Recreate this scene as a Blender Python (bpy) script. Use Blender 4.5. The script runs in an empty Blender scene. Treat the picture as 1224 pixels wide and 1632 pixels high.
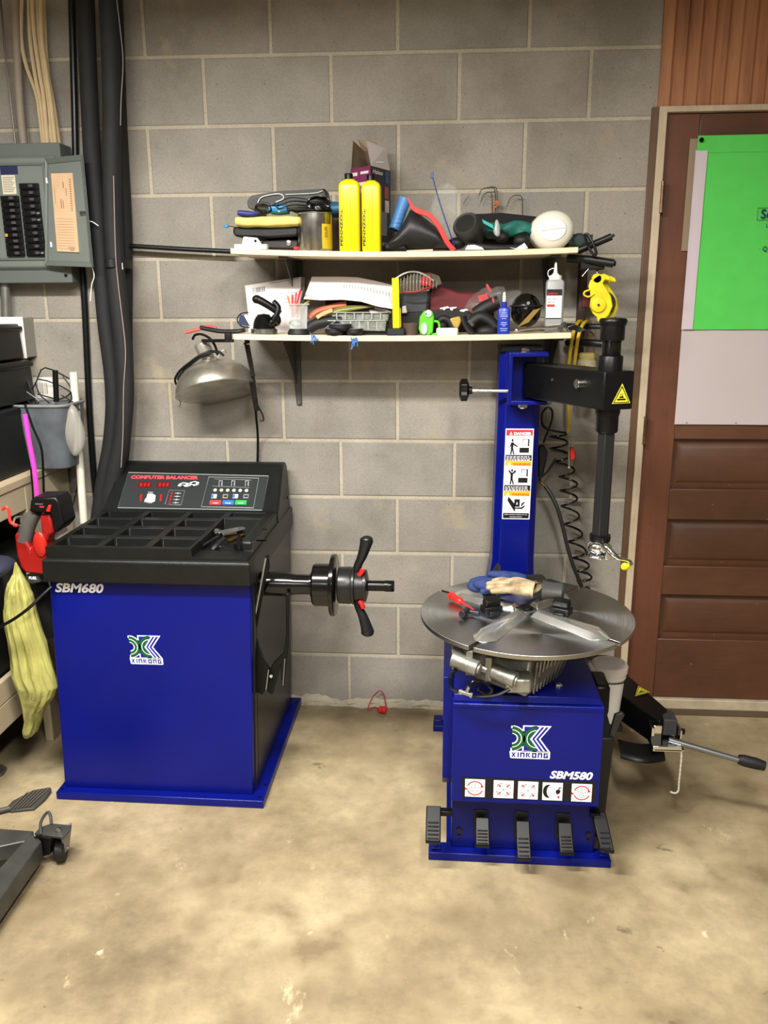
import bpy, bmesh, math, random
from mathutils import Vector, Matrix, noise
random.seed(7)
C = bpy.context.scene.collection
PI = math.pi
V = Vector
# ------------------------------------------------------------------ camera
F = 1320.0
YAW, PIT, ROL = 0.0775294, -0.2518020, 0.0058547
CP = V((0.987312, -2.858728, 1.494098))
RM = Matrix.Rotation(YAW, 3, 'Z') @ Matrix.Rotation(PIT, 3, 'X') @ Matrix.Rotation(ROL, 3, 'Y')
cam = bpy.data.cameras.new('camera'); camo = bpy.data.objects.new('camera', cam); C.objects.link(camo)
cam.sensor_fit = 'HORIZONTAL'; cam.sensor_width = 36; cam.lens = F / 1224 * 36; cam.clip_start = .05
camo.matrix_world = Matrix.Translation(CP) @ (RM @ Matrix.Rotation(PI/2, 3, 'X')).to_4x4()
sc = bpy.context.scene
sc.camera = camo
sc.view_settings.view_transform = 'Standard'; sc.view_settings.look = 'None'
sc.view_settings.gamma = 1.0; sc.view_settings.use_curve_mapping = False
sc.view_settings.exposure = 0.48
w = bpy.data.worlds.new('world'); sc.world = w; w.use_nodes = True
w.node_tree.nodes['Background'].inputs[0].default_value = (.80, .90, 1.0, 1)
w.node_tree.nodes['Background'].inputs[1].default_value = 0.15
def area(name, loc, aim, sx, sy, power, col):
    l = bpy.data.lights.new(name, 'AREA'); l.shape = 'RECTANGLE'; l.size = sx; l.size_y = sy
    l.energy = power; l.color = col
    o = bpy.data.objects.new(name, l); C.objects.link(o); o.location = loc
    o.rotation_euler = (V(aim) - V(loc)).to_track_quat('-Z', 'Y').to_euler()
    return o
KEY = (1.0, .965, .885)
area('ceiling_and_fill_lamp', (0.15, -1.72, 2.38), (0.15, -1.72, 0), 1.2, .16, 92, KEY)
area('ceiling_and_fill_lamp', (1.25, -2.5, 2.42), (1.25, -2.5, 0), .16, 1.2, 52, KEY)
area('ceiling_and_fill_lamp', (.6, -4.8, 2.60), (.6, -4.8, 0), 1.2, .3, 55, KEY)  # fill light added behind the camera to lift front faces, no real fixture

# ------------------------------------------------------------------ pixel rays to points at a real depth
def ray(px, py): return RM @ V(((px-612)/F, 1, -(py-816)/F))
def P(px, py, y):
    d = ray(px, py); return CP + d*((y-CP.y)/d.y)
def G(px, py, z):
    d = ray(px, py); return CP + d*((z-CP.z)/d.z)

# ------------------------------------------------------------------ materials
def lin(c):
    if isinstance(c, str):
        c = [int(c[i:i+2], 16)/255 for i in (0, 2, 4)]
        c = [x/12.92 if x <= .04045 else ((x+.055)/1.055)**2.4 for x in c]
    return (c[0], c[1], c[2], 1)
MATS = {}
def mat(name, col, rough=.5, metal=0, spec=.5, var=0, vscale=20, bump=0, bscale=200, coat=0, trans=0, alpha=1, emit=0, col2=None, ior=1.45, aniso=0):
    if name in MATS: return MATS[name]
    m = bpy.data.materials.new(name); m.use_nodes = True; MATS[name] = m
    nt = m.node_tree; b = nt.nodes['Principled BSDF']; c = lin(col)
    b.inputs['Base Color'].default_value = c
    b.inputs['Roughness'].default_value = rough; b.inputs['Metallic'].default_value = metal
    b.inputs['Specular IOR Level'].default_value = spec; b.inputs['IOR'].default_value = ior
    b.inputs['Coat Weight'].default_value = coat; b.inputs['Transmission Weight'].default_value = trans
    b.inputs['Alpha'].default_value = alpha; b.inputs['Anisotropic'].default_value = aniso
    if emit: b.inputs['Emission Color'].default_value = c; b.inputs['Emission Strength'].default_value = emit
    tc = nt.nodes.new('ShaderNodeTexCoord')
    if var or col2:
        n = nt.nodes.new('ShaderNodeTexNoise'); n.inputs['Scale'].default_value = vscale; n.inputs['Detail'].default_value = 6
        nt.links.new(tc.outputs['Object'], n.inputs['Vector'])
        r = nt.nodes.new('ShaderNodeValToRGB'); nt.links.new(n.outputs['Fac'], r.inputs[0])
        c2 = lin(col2) if col2 else tuple(min(1, x*(1+var)) for x in c[:3])+(1,)
        c1 = c if col2 else tuple(x*(1-var) for x in c[:3])+(1,)
        r.color_ramp.elements[0].position = .35; r.color_ramp.elements[0].color = c1
        r.color_ramp.elements[1].position = .65; r.color_ramp.elements[1].color = c2
        nt.links.new(r.outputs[0], b.inputs['Base Color'])
    if bump:
        n = nt.nodes.new('ShaderNodeTexNoise'); n.inputs['Scale'].default_value = bscale; n.inputs['Detail'].default_value = 4
        nt.links.new(tc.outputs['Object'], n.inputs['Vector'])
        bp = nt.nodes.new('ShaderNodeBump'); bp.inputs['Strength'].default_value = bump; bp.inputs['Distance'].default_value = .002
        nt.links.new(n.outputs['Fac'], bp.inputs['Height']); nt.links.new(bp.outputs[0], b.inputs['Normal'])
    return m
BLUE = mat('blue_enamel', '05106c', .30, spec=.3, var=.10, vscale=3, bump=.12, bscale=350)
BLUED = mat('blue_enamel_deep', '050f60', .32, spec=.3, var=.1, vscale=3)
BLKP = mat('black_textured_plastic', '111312', .38, spec=.4, bump=.35, bscale=700, var=.15)
BLK = mat('black_paint', '0a0b0c', .38, spec=.3, var=.15)
BLKG = mat('black_gloss', '0b0b0c', .16, spec=.6)
BLKM = mat('black_rubber', '101012', .6, var=.2, bump=.2, bscale=120)
FOAM = mat('black_foam_sleeve', '1a1b1d', .75, var=.15, bump=.3, bscale=90)
CHAR = mat('charcoal_paint', '18191d', .35, var=.1)
DGRY = mat('dark_grey_plastic', '3a3c3e', .5, var=.1)
GRY = mat('grey_plastic', '7c7e80', .45, var=.1)
STEEL = mat('machined_steel', 'aeb0b0', .30, 1, var=.1, vscale=30)
CHROME = mat('chrome', 'd8dadc', .12, 1)
CAST = mat('cast_aluminium', '8c8b84', .42, .7, var=.25, vscale=25, bump=.4, bscale=150)
ZINC = mat('zinc_bolt', 'c4c4c0', .25, 1)
BRASS = mat('brass', 'c8a055', .25, 1)
WHT = mat('white_plastic', 'e6e4e0', .4)
DEC_W = mat('white_ink', 'f6f6fa', .45)
DEC_B = mat('blue_ink', '0c1890', .45)
DEC_K = mat('black_ink', '0c0c10', .45)
DEC_G = mat('green_ink', '06542c', .45)
DEC_R = mat('red_ink', 'c42c30', .45)
DEC_Y = mat('yellow_ink', 'e8e03c', .45)
DEC_O = mat('amber_ink', 'f0b028', .45)
RED = mat('red_plastic', 'd42420', .35, var=.08)
YEL = mat('yellow_plastic', 'd9c60e', .3, var=.05)
YELP = mat('yellow_paint', 'd8c61c', .4, var=.15, bump=.2)
PAPER = mat('white_paper', 'e4e0dc', .7, var=.03)
CARD = mat('brown_cardboard', '7d6a55', .8, var=.1)
CLEAR = mat('clear_plastic', 'e8ecec', .12, alpha=.28, spec=.8)
CLEARF = mat('clear_film', 'dfe3e3', .12, alpha=.06, spec=1, bump=.9, bscale=45)
BIRCH = mat('birch_plywood', 'd2c4a6', .55, var=.08, vscale=14)

# ------------------------------------------------------------------ mesh collector
class M:
    def __init__(s): s.v = []; s.f = []; s.mi = []; s.cur = 0
    def add(s, vs, fs):
        o = len(s.v); s.v += [V(x) for x in vs]; s.f += [tuple(i+o for i in f) for f in fs]; s.mi += [s.cur]*len(fs); return s
    def m(s, i): s.cur = i; return s
    def box(s, a, b, R=None, c=None):
        a, b = V(a), V(b)
        vs = [V((x, y, z)) for x in (a.x, b.x) for y in (a.y, b.y) for z in (a.z, b.z)]
        if R is not None:
            c = V(c) if c is not None else (a+b)/2
            vs = [R @ (v-c)+c for v in vs]
        return s.add(vs, [(0,1,3,2),(4,6,7,5),(0,4,5,1),(2,3,7,6),(0,2,6,4),(1,5,7,3)])
    def hexa(s, lo, hi):   # lower and upper quads
        return s.add(list(lo)+list(hi), [(3,2,1,0),(4,5,6,7),(0,1,5,4),(1,2,6,5),(2,3,7,6),(3,0,4,7)])
    def prism(s, pts, ext):
        n = len(pts); e = V(ext); pts = [V(p) for p in pts]
        return s.add(pts+[p+e for p in pts], [tuple(range(n-1,-1,-1)), tuple(range(n,2*n))]+[(i,(i+1)%n,n+(i+1)%n,n+i) for i in range(n)])
    def poly(s, pts): return s.add(pts, [tuple(range(len(pts)))])
    def frame(s, d):
        d = V(d).normalized(); u = d.orthogonal().normalized(); return d, u, d.cross(u)
    def lathe(s, prof, o, ax=(0,0,1), n=32, sx=1, sy=1, a0=0, u=None):   # prof [(r,h)]
        d, uu, w_ = s.frame(ax)
        if u is not None: uu = (V(u)-d*V(u).dot(d)).normalized(); w_ = d.cross(uu)
        o = V(o); vs = []; fs = []
        for r, h in prof:
            for i in range(n):
                a = a0+2*PI*i/n
                vs.append(o+d*h+uu*(max(r, 1e-5)*math.cos(a)*sx)+w_*(max(r, 1e-5)*math.sin(a)*sy))
        for k in range(len(prof)-1):
            for i in range(n): j = (i+1) % n; fs.append((k*n+i, k*n+j, (k+1)*n+j, (k+1)*n+i))
        if prof[0][0] > 1e-4: fs.append(tuple(range(n-1,-1,-1)))
        if prof[-1][0] > 1e-4: fs.append(tuple((len(prof)-1)*n+i for i in range(n)))
        return s.add(vs, fs)
    def cyl(s, a, b, r, r2=None, n=20):
        a, b = V(a), V(b); return s.lathe([(r, 0), (r if r2 is None else r2, (b-a).length)], a, b-a, n)
    def ell(s, c, rx, ry, rz, n=24, k=14, R=None, amp=0, fr=8):
        c = V(c); vs = []; fs = []
        for i in range(k+1):
            t = PI*i/k
            for j in range(n):
                a = 2*PI*j/n
                p = V((rx*math.sin(t)*math.cos(a), ry*math.sin(t)*math.sin(a), rz*math.cos(t)))
                if amp: p *= 1+amp*noise.noise(V((p.x*fr, p.y*fr, p.z*fr))+c*7)
                if R is not None: p = R @ p
                vs.append(c+p)
        for i in range(k):
            for j in range(n): q = (j+1) % n; fs.append((i*n+j, (i+1)*n+j, (i+1)*n+q, i*n+q))
        return s.add(vs, fs)
    def tube(s, pts, r, n=8, closed=False, smooth=0, flat=1.0):
        pts = [V(p) for p in pts]
        if smooth: pts = spline(pts, smooth, closed)
        m = len(pts); rr = r if callable(r) else (lambda t: r)
        vs = []; fs = []; u = None
        for i, p in enumerate(pts):
            if closed: d = pts[(i+1) % m]-pts[i-1]
            else: d = pts[min(i+1, m-1)]-pts[max(i-1, 0)]
            if d.length < 1e-9: d = V((0,0,1))
            d.normalize()
            if u is None: u = d.orthogonal().normalized()
            u = (u-d*u.dot(d)).normalized(); w_ = d.cross(u); q = rr(i/(m-1))
            for j in range(n): a = 2*PI*j/n; vs.append(p+u*math.cos(a)*q+w_*math.sin(a)*q*flat)
        for i in range(m if closed else m-1):
            for j in range(n):
                k = (j+1) % n; i2 = (i+1) % m
                fs.append((i*n+j, i*n+k, i2*n+k, i2*n+j))
        if not closed: fs += [tuple(range(n-1,-1,-1)), tuple((m-1)*n+j for j in range(n))]
        return s.add(vs, fs)
    def grid(s, fn, nu, nv, thick=0, tdir=None):
        vs = [V(fn(i/nu, j/nv)) for i in range(nu+1) for j in range(nv+1)]
        W_ = nv+1
        fs = [(i*W_+j, (i+1)*W_+j, (i+1)*W_+j+1, i*W_+j+1) for i in range(nu) for j in range(nv)]
        if thick:
            t = V(tdir)*thick; n = len(vs); vs2 = [v+t for v in vs]
            f2 = [tuple(x+n for x in reversed(f)) for f in fs]
            bd = [(i*W_) for i in range(nu+1)]+[nu*W_+j for j in range(1, nv+1)]+[i*W_+nv for i in range(nu-1,-1,-1)]+[j for j in range(nv-1,0,-1)]
            sd = [(bd[k], bd[(k+1) % len(bd)], bd[(k+1) % len(bd)]+n, bd[k]+n) for k in range(len(bd))]
            return s.add(vs+vs2, fs+f2+sd)
        return s.add(vs, fs)
    def loft(s, rings, cap=True):
        n = len(rings[0]); vs = [V(p) for r in rings for p in r]
        fs = [(k*n+i, k*n+(i+1) % n, (k+1)*n+(i+1) % n, (k+1)*n+i) for k in range(len(rings)-1) for i in range(n)]
        if cap: fs += [tuple(range(n-1,-1,-1)), tuple((len(rings)-1)*n+i for i in range(n))]
        return s.add(vs, fs)
def spline(pts, k, closed=False):
    out = []; n = len(pts)
    for i in range(n if closed else n-1):
        if closed: a, b, c, d = pts[i-1], pts[i], pts[(i+1) % n], pts[(i+2) % n]
        else: a, b, c, d = pts[max(i-1,0)], pts[i], pts[i+1], pts[min(i+2,n-1)]
        for j in range(k):
            t = j/k
            out.append(.5*((2*b)+(c-a)*t+(2*a-5*b+4*c-d)*t*t+(3*b-a-3*c+d)*t**3))
    if not closed: out.append(pts[-1])
    return out
def obj(name, m, mats, parent=None, bevel=0, smooth=True, label=None, ang=35, solid=0, sub=0):
    if not isinstance(mats, (list, tuple)): mats = [mats]
    lo = V((min(v.x for v in m.v), min(v.y for v in m.v), min(v.z for v in m.v)))
    hi = V((max(v.x for v in m.v), max(v.y for v in m.v), max(v.z for v in m.v)))
    o0 = V(((lo.x+hi.x)/2, (lo.y+hi.y)/2, lo.z))
    me = bpy.data.meshes.new(name); me.from_pydata([v-o0 for v in m.v], [], m.f)
    for x in mats: me.materials.append(x)
    for p, i in zip(me.polygons, m.mi): p.material_index = i
    bm = bmesh.new(); bm.from_mesh(me)
    bmesh.ops.recalc_face_normals(bm, faces=bm.faces); bm.to_mesh(me); bm.free()
    if smooth:
        me.shade_smooth(); me.set_sharp_from_angle(angle=math.radians(ang))
    o = bpy.data.objects.new(name, me); C.objects.link(o)
    if parent is not None:
        o.parent = parent
        pl = V((0,0,0)); q = parent
        while q is not None: pl = pl+q.location; q = q.parent
        o.location = o0-pl
    else: o.location = o0
    if label: o['label'] = label
    if solid:
        md = o.modifiers.new('thickness', 'SOLIDIFY'); md.thickness = solid; md.offset = 0
    if bevel:
        md = o.modifiers.new('bevel', 'BEVEL'); md.width = bevel; md.segments = 2; md.limit_method = 'ANGLE'; md.angle_limit = math.radians(40)
    if sub:
        md = o.modifiers.new('smooth', 'SUBSURF'); md.levels = sub; md.render_levels = sub
    return o
def thing(name, label, cat, loc, group=None):
    o = bpy.data.objects.new(name, None); C.objects.link(o); o.location = V(loc); o.empty_display_size = .05
    o['label'] = label; o['category'] = cat
    if group: o['group'] = group
    return o
def tag(o, label, cat, group=None, kind=None):
    o['label'] = label; o['category'] = cat
    if group: o['group'] = group
    if kind: o['kind'] = kind
    return o
def struct(o): o['kind'] = 'structure'; return o
_tc = {}
def text(m, s, o, xd, yd, h, bold=0, shear=0, ext=0, track=1.0):
    """letters laid on the plane (o, xd, yd); h = capital height; returns width"""
    key = (s, bold, shear, track)
    if key not in _tc:
        cu = bpy.data.curves.new('t', 'FONT'); cu.body = s; cu.size = 1; cu.offset = bold; cu.shear = shear; cu.space_character = track
        cu.resolution_u = 3
        ob = bpy.data.objects.new('t', cu); C.objects.link(ob)
        bpy.context.view_layer.update()
        me = bpy.data.meshes.new_from_object(ob.evaluated_get(bpy.context.evaluated_depsgraph_get()))
        _tc[key] = ([v.co.copy() for v in me.vertices], [tuple(p.vertices) for p in me.polygons])
        bpy.data.objects.remove(ob); bpy.data.curves.remove(cu); bpy.data.meshes.remove(me)
    vs, fs = _tc[key]
    if not vs: return 0
    k = h/.70; xd = V(xd).normalized(); yd = V(yd).normalized(); nn = xd.cross(yd)
    x0 = min(v.x for v in vs)
    m.add([V(o)+xd*((v.x-x0)*k)+yd*(v.y*k)+nn*ext for v in vs], fs)
    return (max(v.x for v in vs)-x0)*k
def textfit(m, s, o, xd, yd, h, wid, **kw):
    mm = M(); w0 = text(mm, s, (0,0,0), (1,0,0), (0,1,0), h, **kw)
    xd = V(xd).normalized(); yd = V(yd).normalized(); k = wid/w0
    m.add([V(o)+xd*(v.x*k)+yd*v.y for v in mm.v], mm.f)
def rotz(a): return Matrix.Rotation(a, 3, 'Z')
def rotx(a): return Matrix.Rotation(a, 3, 'X')
def roty(a): return Matrix.Rotation(a, 3, 'Y')
# ================================================================== SETTING
def nodes(m): return m.node_tree.nodes, m.node_tree.links
def ramp(nt, fac, stops):
    r = nt.nodes.new('ShaderNodeValToRGB'); nt.links.new(fac, r.inputs[0])
    e = r.color_ramp.elements
    while len(e) < len(stops): e.new(.5)
    for el, (p, c) in zip(e, stops): el.position = p; el.color = lin(c) if isinstance(c, str) else (c, c, c, 1)
    return r.outputs[0]
def noise_tex(nt, vec, sc_, det=5, rough=.55, sxyz=None):
    if sxyz:
        mp = nt.nodes.new('ShaderNodeMapping'); mp.inputs['Scale'].default_value = sxyz; nt.links.new(vec, mp.inputs[0]); vec = mp.outputs[0]
    n = nt.nodes.new('ShaderNodeTexNoise'); n.inputs['Scale'].default_value = sc_; n.inputs['Detail'].default_value = det; n.inputs['Roughness'].default_value = rough
    nt.links.new(vec, n.inputs['Vector']); return n.outputs['Fac']
def mix(nt, fac, a, b, mode='MIX'):
    x = nt.nodes.new('ShaderNodeMix'); x.data_type = 'RGBA'; x.blend_type = mode
    if isinstance(fac, (int, float)): x.inputs[0].default_value = fac
    else: nt.links.new(fac, x.inputs[0])
    for i, s in ((6, a), (7, b)):
        if isinstance(s, str): x.inputs[i].default_value = lin(s)
        else: nt.links.new(s, x.inputs[i])
    return x.outputs[2]
# floor: worn tan concrete
fm = bpy.data.materials.new('stained_concrete'); fm.use_nodes = True; nt = fm.node_tree; b = nt.nodes['Principled BSDF']
tc = nt.nodes.new('ShaderNodeTexCoord').outputs['Object']
base = ramp(nt, noise_tex(nt, tc, 2.2, 7, .62), [(.32, '74664e'), (.50, '9a8a6c'), (.68, 'b4a484')])
fine = ramp(nt, noise_tex(nt, tc, 22, 6, .7), [(.3, .72), (.62, 1.0)])
col = mix(nt, .8, base, fine, 'MULTIPLY')
st = ramp(nt, noise_tex(nt, tc, 5.5, 6, .6), [(.54, 0.), (.70, .9)])
col = mix(nt, st, col, '72634a')
st2 = ramp(nt, noise_tex(nt, tc, 9, 7, .75, (1, 1.6, 1)), [(.665, 0.), (.71, 1.)])
col = mix(nt, st2, col, '5a4c38')
pale = ramp(nt, noise_tex(nt, tc, 7.3, 8, .7, (1.3, .7, 1)), [(.64, 0.), (.70, .7)])
col = mix(nt, pale, col, 'bcab8c')
def warp(nt, vec, sc_, am):
    n = nt.nodes.new('ShaderNodeTexNoise'); n.inputs['Scale'].default_value = sc_; n.inputs['Detail'].default_value = 4; nt.links.new(vec, n.inputs['Vector'])
    a = nt.nodes.new('ShaderNodeVectorMath'); a.operation = 'MULTIPLY_ADD'; nt.links.new(n.outputs['Color'], a.inputs[0]); a.inputs[1].default_value = (am,)*3; nt.links.new(vec, a.inputs[2]); return a.outputs[0]
wtc = warp(nt, tc, 26, .10)
flk = nt.nodes.new('ShaderNodeTexVoronoi'); flk.inputs['Scale'].default_value = 4.2; nt.links.new(wtc, flk.inputs['Vector'])
col = mix(nt, ramp(nt, flk.outputs['Distance'], [(.03, .75), (.075, 0.)]), col, '5e5444')
flw = nt.nodes.new('ShaderNodeTexVoronoi'); flw.inputs['Scale'].default_value = 3.7; nt.links.new(wtc, flw.inputs['Vector'])
col = mix(nt, ramp(nt, flw.outputs['Distance'], [(.02, .7), (.055, 0.)]), col, 'd8caac')
nt.links.new(col, b.inputs['Base Color'])
nt.links.new(ramp(nt, noise_tex(nt, tc, 6), [(.3, .42), (.7, .62)]), b.inputs['Roughness'])
bp = nt.nodes.new('ShaderNodeBump'); bp.inputs['Strength'].default_value = .25; bp.inputs['Distance'].default_value = .003
nt.links.new(noise_tex(nt, tc, 60, 6, .7), bp.inputs['Height']); nt.links.new(bp.outputs[0], b.inputs['Normal'])
struct(obj('floor', M().box((-2.2, -7, -.1), (3.6, .3, 0)), fm, smooth=False))
# block wall
def stone(name, c0, c1, c2, spots, pit=1):
    m = bpy.data.materials.new(name); m.use_nodes = True; nt = m.node_tree; b = nt.nodes['Principled BSDF']
    tc = nt.nodes.new('ShaderNodeTexCoord').outputs['Object']
    base = ramp(nt, noise_tex(nt, tc, 3.0, 5, .6), [(.36, c0), (.5, c1), (.66, c2)])
    if pit:
        at = nt.nodes.new('ShaderNodeAttribute'); at.attribute_name = 'tint'
        base = mix(nt, 1.0, base, at.outputs['Color'], 'MULTIPLY')
    col = mix(nt, .75, base, ramp(nt, noise_tex(nt, tc, 160, 4, .8), [(.3, .68), (.6, 1.0)]), 'MULTIPLY')
    col = mix(nt, ramp(nt, noise_tex(nt, tc, 4.4, 6, .65), [(.60, 0.), (.72, .75)]), col, spots)
    if pit:
        vo = nt.nodes.new('ShaderNodeTexVoronoi'); vo.inputs['Scale'].default_value = 26; nt.links.new(tc, vo.inputs['Vector'])
        col = mix(nt, ramp(nt, vo.outputs['Distance'], [(.03, .8), (.07, 0.)]), col, '4a463f')
    nt.links.new(col, b.inputs['Base Color']); b.inputs['Roughness'].default_value = .85
    bp = nt.nodes.new('ShaderNodeBump'); bp.inputs['Strength'].default_value = .45; bp.inputs['Distance'].default_value = .003
    nt.links.new(noise_tex(nt, tc, 180, 5, .8), bp.inputs['Height']); nt.links.new(bp.outputs[0], b.inputs['Normal'])
    return m
BLOCK = stone('concrete_block', '827c74', '918c84', '9c968e', 'a2967c')
MORT = stone('mortar', 'a39a88', 'b3aa98', 'bcb3a0', 'a89c80', 0)
KL = {1: ((461,1041),(706,1047)), 2: ((469,960.6),(675,965.5)), 3: ((546,880),(991,886)), 4: ((465,790.7),(991,796.7)), 5: ((275,699),(988,706.3)),
      6: ((270,606.7),(760,608)), 7: ((256,510),(1005,508.8)), 8: ((252,413),(1024,407.5)), 9: ((241,312),(1033,300.6)), 10: ((238,203.5),(1041,188)), 11: ((229,92),(1052,74.4))}
def zl(k, x):
    if k <= 0: return 0.0
    if k > 11: return zl(11, x)+.2032*(k-11)
    a, b_ = (P(*q, 0) for q in KL[k]); t = (x-a.x)/(b_.x-a.x); t = max(-1.2, min(1.6, t))
    return a.z+(b_.z-a.z)*t
JX = {11: [(228.5,50),(430.5,50),(633.5,50),(844.3,40)], 10: [(326,150),(528,150),(732,140),(940,140)], 9: [(238.5,260),(436.5,257),(635,253),(836,250)],
      8: [(338.5,360),(933,355)], 7: [(254.3,461)], 6: [(371,560)], 5: [(272.5,653),(451.6,655),(633.5,656)], 4: [(364,745),(543.6,746),(724,748)],
      3: [(633,838)], 2: [(546,920),(720,924),(899,925)], 1: [(634.4,1005)], 0: [(556.8,1075)]}
wb = M(); tints = []
rnd = random.Random(3)
for k in range(0, 14):
    js = [P(*q, 0).x for q in JX[k]] if k in JX else [(.0 if k % 2 else .2032)]
    if k in JX and len(js) > 1 and js[-1]-js[-2] > .5: js = [js[0], js[0]+(js[-1]-js[0])/3, js[0]+2*(js[-1]-js[0])/3, js[-1]]
    while js[0] > -1.9: js.insert(0, js[0]-.4064)
    while js[-1] < 1.60: js.append(js[-1]+.4064)
    for a, c in zip(js, js[1:]):
        x0 = a+.0055; x1 = min(c-.0055, 1.64)
        if x1-x0 < .02: continue
        q = .0055; bb = .003
        t = rnd.uniform(.90, 1.07); tw = rnd.uniform(-.012, .02)
        n0 = len(wb.f)
        fr = [V((x0, 0, zl(k, x0)+q)), V((x1, 0, zl(k, x1)+q)), V((x1, 0, zl(k+1, x1)-q)), V((x0, 0, zl(k+1, x0)-q))]
        cen = sum(fr, V())/4
        inn = [V((p.x+(bb if p.x < cen.x else -bb), -.0018, p.z+(bb if p.z < cen.z else -bb))) for p in fr]
        bk = [V((p.x, .006, p.z)) for p in fr]
        wb.add(bk+fr+inn, [(0,1,5,4),(1,2,6,5),(2,3,7,6),(3,0,4,7),(4,5,9,8),(5,6,10,9),(6,7,11,10),(7,4,8,11),(8,9,10,11)])
        tints += [(t+tw, t, t-tw, 1)]*9
wb.m(1); wb.add([(-2.2,.0012,-.05),(1.66,.0012,-.05),(1.66,.0012,2.95),(-2.2,.0012,2.95)], [(0,1,2,3)]); tints.append((1,1,1,1))
wb.box((-2.2,.004,-.05),(1.66,.2,2.95)); tints += [(1,1,1,1)]*6
wall = obj('wall_back', wb, [BLOCK, MORT], smooth=False)
ca = wall.data.color_attributes.new('tint', 'FLOAT_COLOR', 'CORNER')
for p, t in zip(wall.data.polygons, tints):
    for li in p.loop_indices: ca.data[li].color = t
struct(wall)
# rough mortar spill along the wall foot
def footf(u, v):
    x = .28+u*.72; h = .055*(.55+.45*noise.noise(V((x*9, 3, 0)))+.25*noise.noise(V((x*31, 9, 1))))*(1-.25*u)
    d = .026*(.8+.5*noise.noise(V((x*14, 5, v*3))))
    return (x, -.003-(1-v)*d-.004*noise.noise(V((x*60, v*9, 2))), v*max(h, .008))
struct(obj('trim_1', M().grid(footf, 150, 7), MORT, label='crumbled mortar lip along the foot of the block wall'))
for n_, a, c in (('wall_left', (-2.3,-7,0), (-2.2,.2,2.95)), ('wall_right', (3.6,-7,0), (3.7,.3,2.95)), ('wall_front', (-2.3,-7.1,0), (3.7,-7,2.95))):
    struct(obj(n_, M().box(a, c), mat('dim_block_paint', '8f8c88', .85, var=.06, vscale=2), smooth=False))
struct(obj('ceiling', M().box((-2.3,-7.1,2.95), (3.7,.3,3.05)), mat('ceiling_board', 'c6c6c6', .9), smooth=False))
# right part: beadboard above the door, jamb, door
BEAD = bpy.data.materials.new('varnished_beadboard'); BEAD.use_nodes = True; nt = BEAD.node_tree; b = nt.nodes['Principled BSDF']
tc = nt.nodes.new('ShaderNodeTexCoord').outputs['Object']
col = ramp(nt, noise_tex(nt, tc, 3, 6, .6, (6, 6, .5)), [(.3, '80503a'), (.5, 'a87250'), (.7, 'b8825c')])
col = mix(nt, .8, col, ramp(nt, noise_tex(nt, tc, 30, 5, .7, (8, 8, .3)), [(.3, .75), (.6, 1.)]), 'MULTIPLY')
nt.links.new(col, b.inputs['Base Color']); b.inputs['Roughness'].default_value = .4
bm_ = M()
x = 1.622; step = .0372
prof = [(x, 0)]
while x < 3.58:
    prof += [(x+.003, 0), (x+step-.004, 0), (x+step-.002, .004), (x+step, .001), (x+step+.002, .004)]; x += step+.003
prof = [(min(a, 3.6), -.012+d) for a, d in prof]
bm_.prism([(a, d, 2.063) for a, d in prof]+[(3.6, .2, 2.063), (1.622, .2, 2.063)], (0, 0, .9))
struct(obj('wall_right_paneling', bm_, BEAD, smooth=False))
bpy.data.objects['wall_right_paneling'].name = 'wall_above_door'
def wood(name, c0, c1, c2, sx=(.5, 6, 8), rough=.45):
    m = bpy.data.materials.new(name); m.use_nodes = True; nt = m.node_tree; b = nt.nodes['Principled BSDF']
    tc = nt.nodes.new('ShaderNodeTexCoord').outputs['Object']
    col = ramp(nt, noise_tex(nt, tc, 2.2, 6, .6), [(.32, c0), (.5, c1), (.68, c2)])
    col = mix(nt, .7, col, ramp(nt, noise_tex(nt, tc, 14, 5, .7, sx), [(.3, .78), (.62, 1.)]), 'MULTIPLY')
    sc2 = ramp(nt, noise_tex(nt, tc, 38, 3, .5, (1, 1, 3)), [(.74, 0.), (.77, .5)])
    col = mix(nt, sc2, col, 'b09078')
    nt.links.new(col, b.inputs['Base Color']); b.inputs['Roughness'].default_value = rough
    return m
DOORW = wood('brown_door_paint', '482c1c', '583624', '62402c')
STILE = wood('brown_door_stile_paint', '543120', '633a28', '6c402a', (8, 6, .4))
BRT = wood('dark_brown_trim', '4a3424', '5c4430', '684c36', (8, 8, .5))
CREAM = wood('grimy_cream_trim', 'a8957c', 'bfae96', 'cbbca4', (8, 8, .6), .55)
struct(obj('trim_2', M().box((1.606,-.012,0), (1.627,.05,2.064)), BRT, bevel=.002, label='dark brown strip between block wall and door jamb'))
struct(obj('trim_3', M().box((1.627,-.022,.0), (1.651,.06,2.050)), CREAM, bevel=.002, label='cream painted door jamb'))
struct(obj('trim_4', M().box((1.627,-.022,2.047), (3.6,.06,2.064)), CREAM, bevel=.002, label='cream head strip over the door'))
thr = M().box((1.651,-.014,.026), (2.62,.06,.064)); thr.m(1).box((1.651,-.012,0), (2.62,.06,.026))  # lower strip of the sill in darker brown
struct(obj('trim_5', thr, [mat('worn_sill', 'b4a690', .4, var=.15, bump=.3), mat('brown_sill_wood', '5a4c3a', .7)], bevel=.003, label='pale worn metal sill under the door'))
dr = thing('door_1', '', 'door', (1.66, 0, .066)); del dr['label']; del dr['category']; struct(dr)
X0, X1 = 1.757, 2.46
sl = M().box((1.656,.0,.066), (X0,.045,2.046)); sl.box((X1,.0,.066),(2.56,.045,2.046))
obj('stile', sl, STILE, dr, bevel=.002)
rl = M()
for a, c in ((.066,.296),(.465,.573),(.743,.853),(1.026,1.085),(1.95,2.046)): rl.box((X0,.001,a),(X1,.045,c))
obj('rail', rl, DOORW, dr, bevel=.003)
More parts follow.
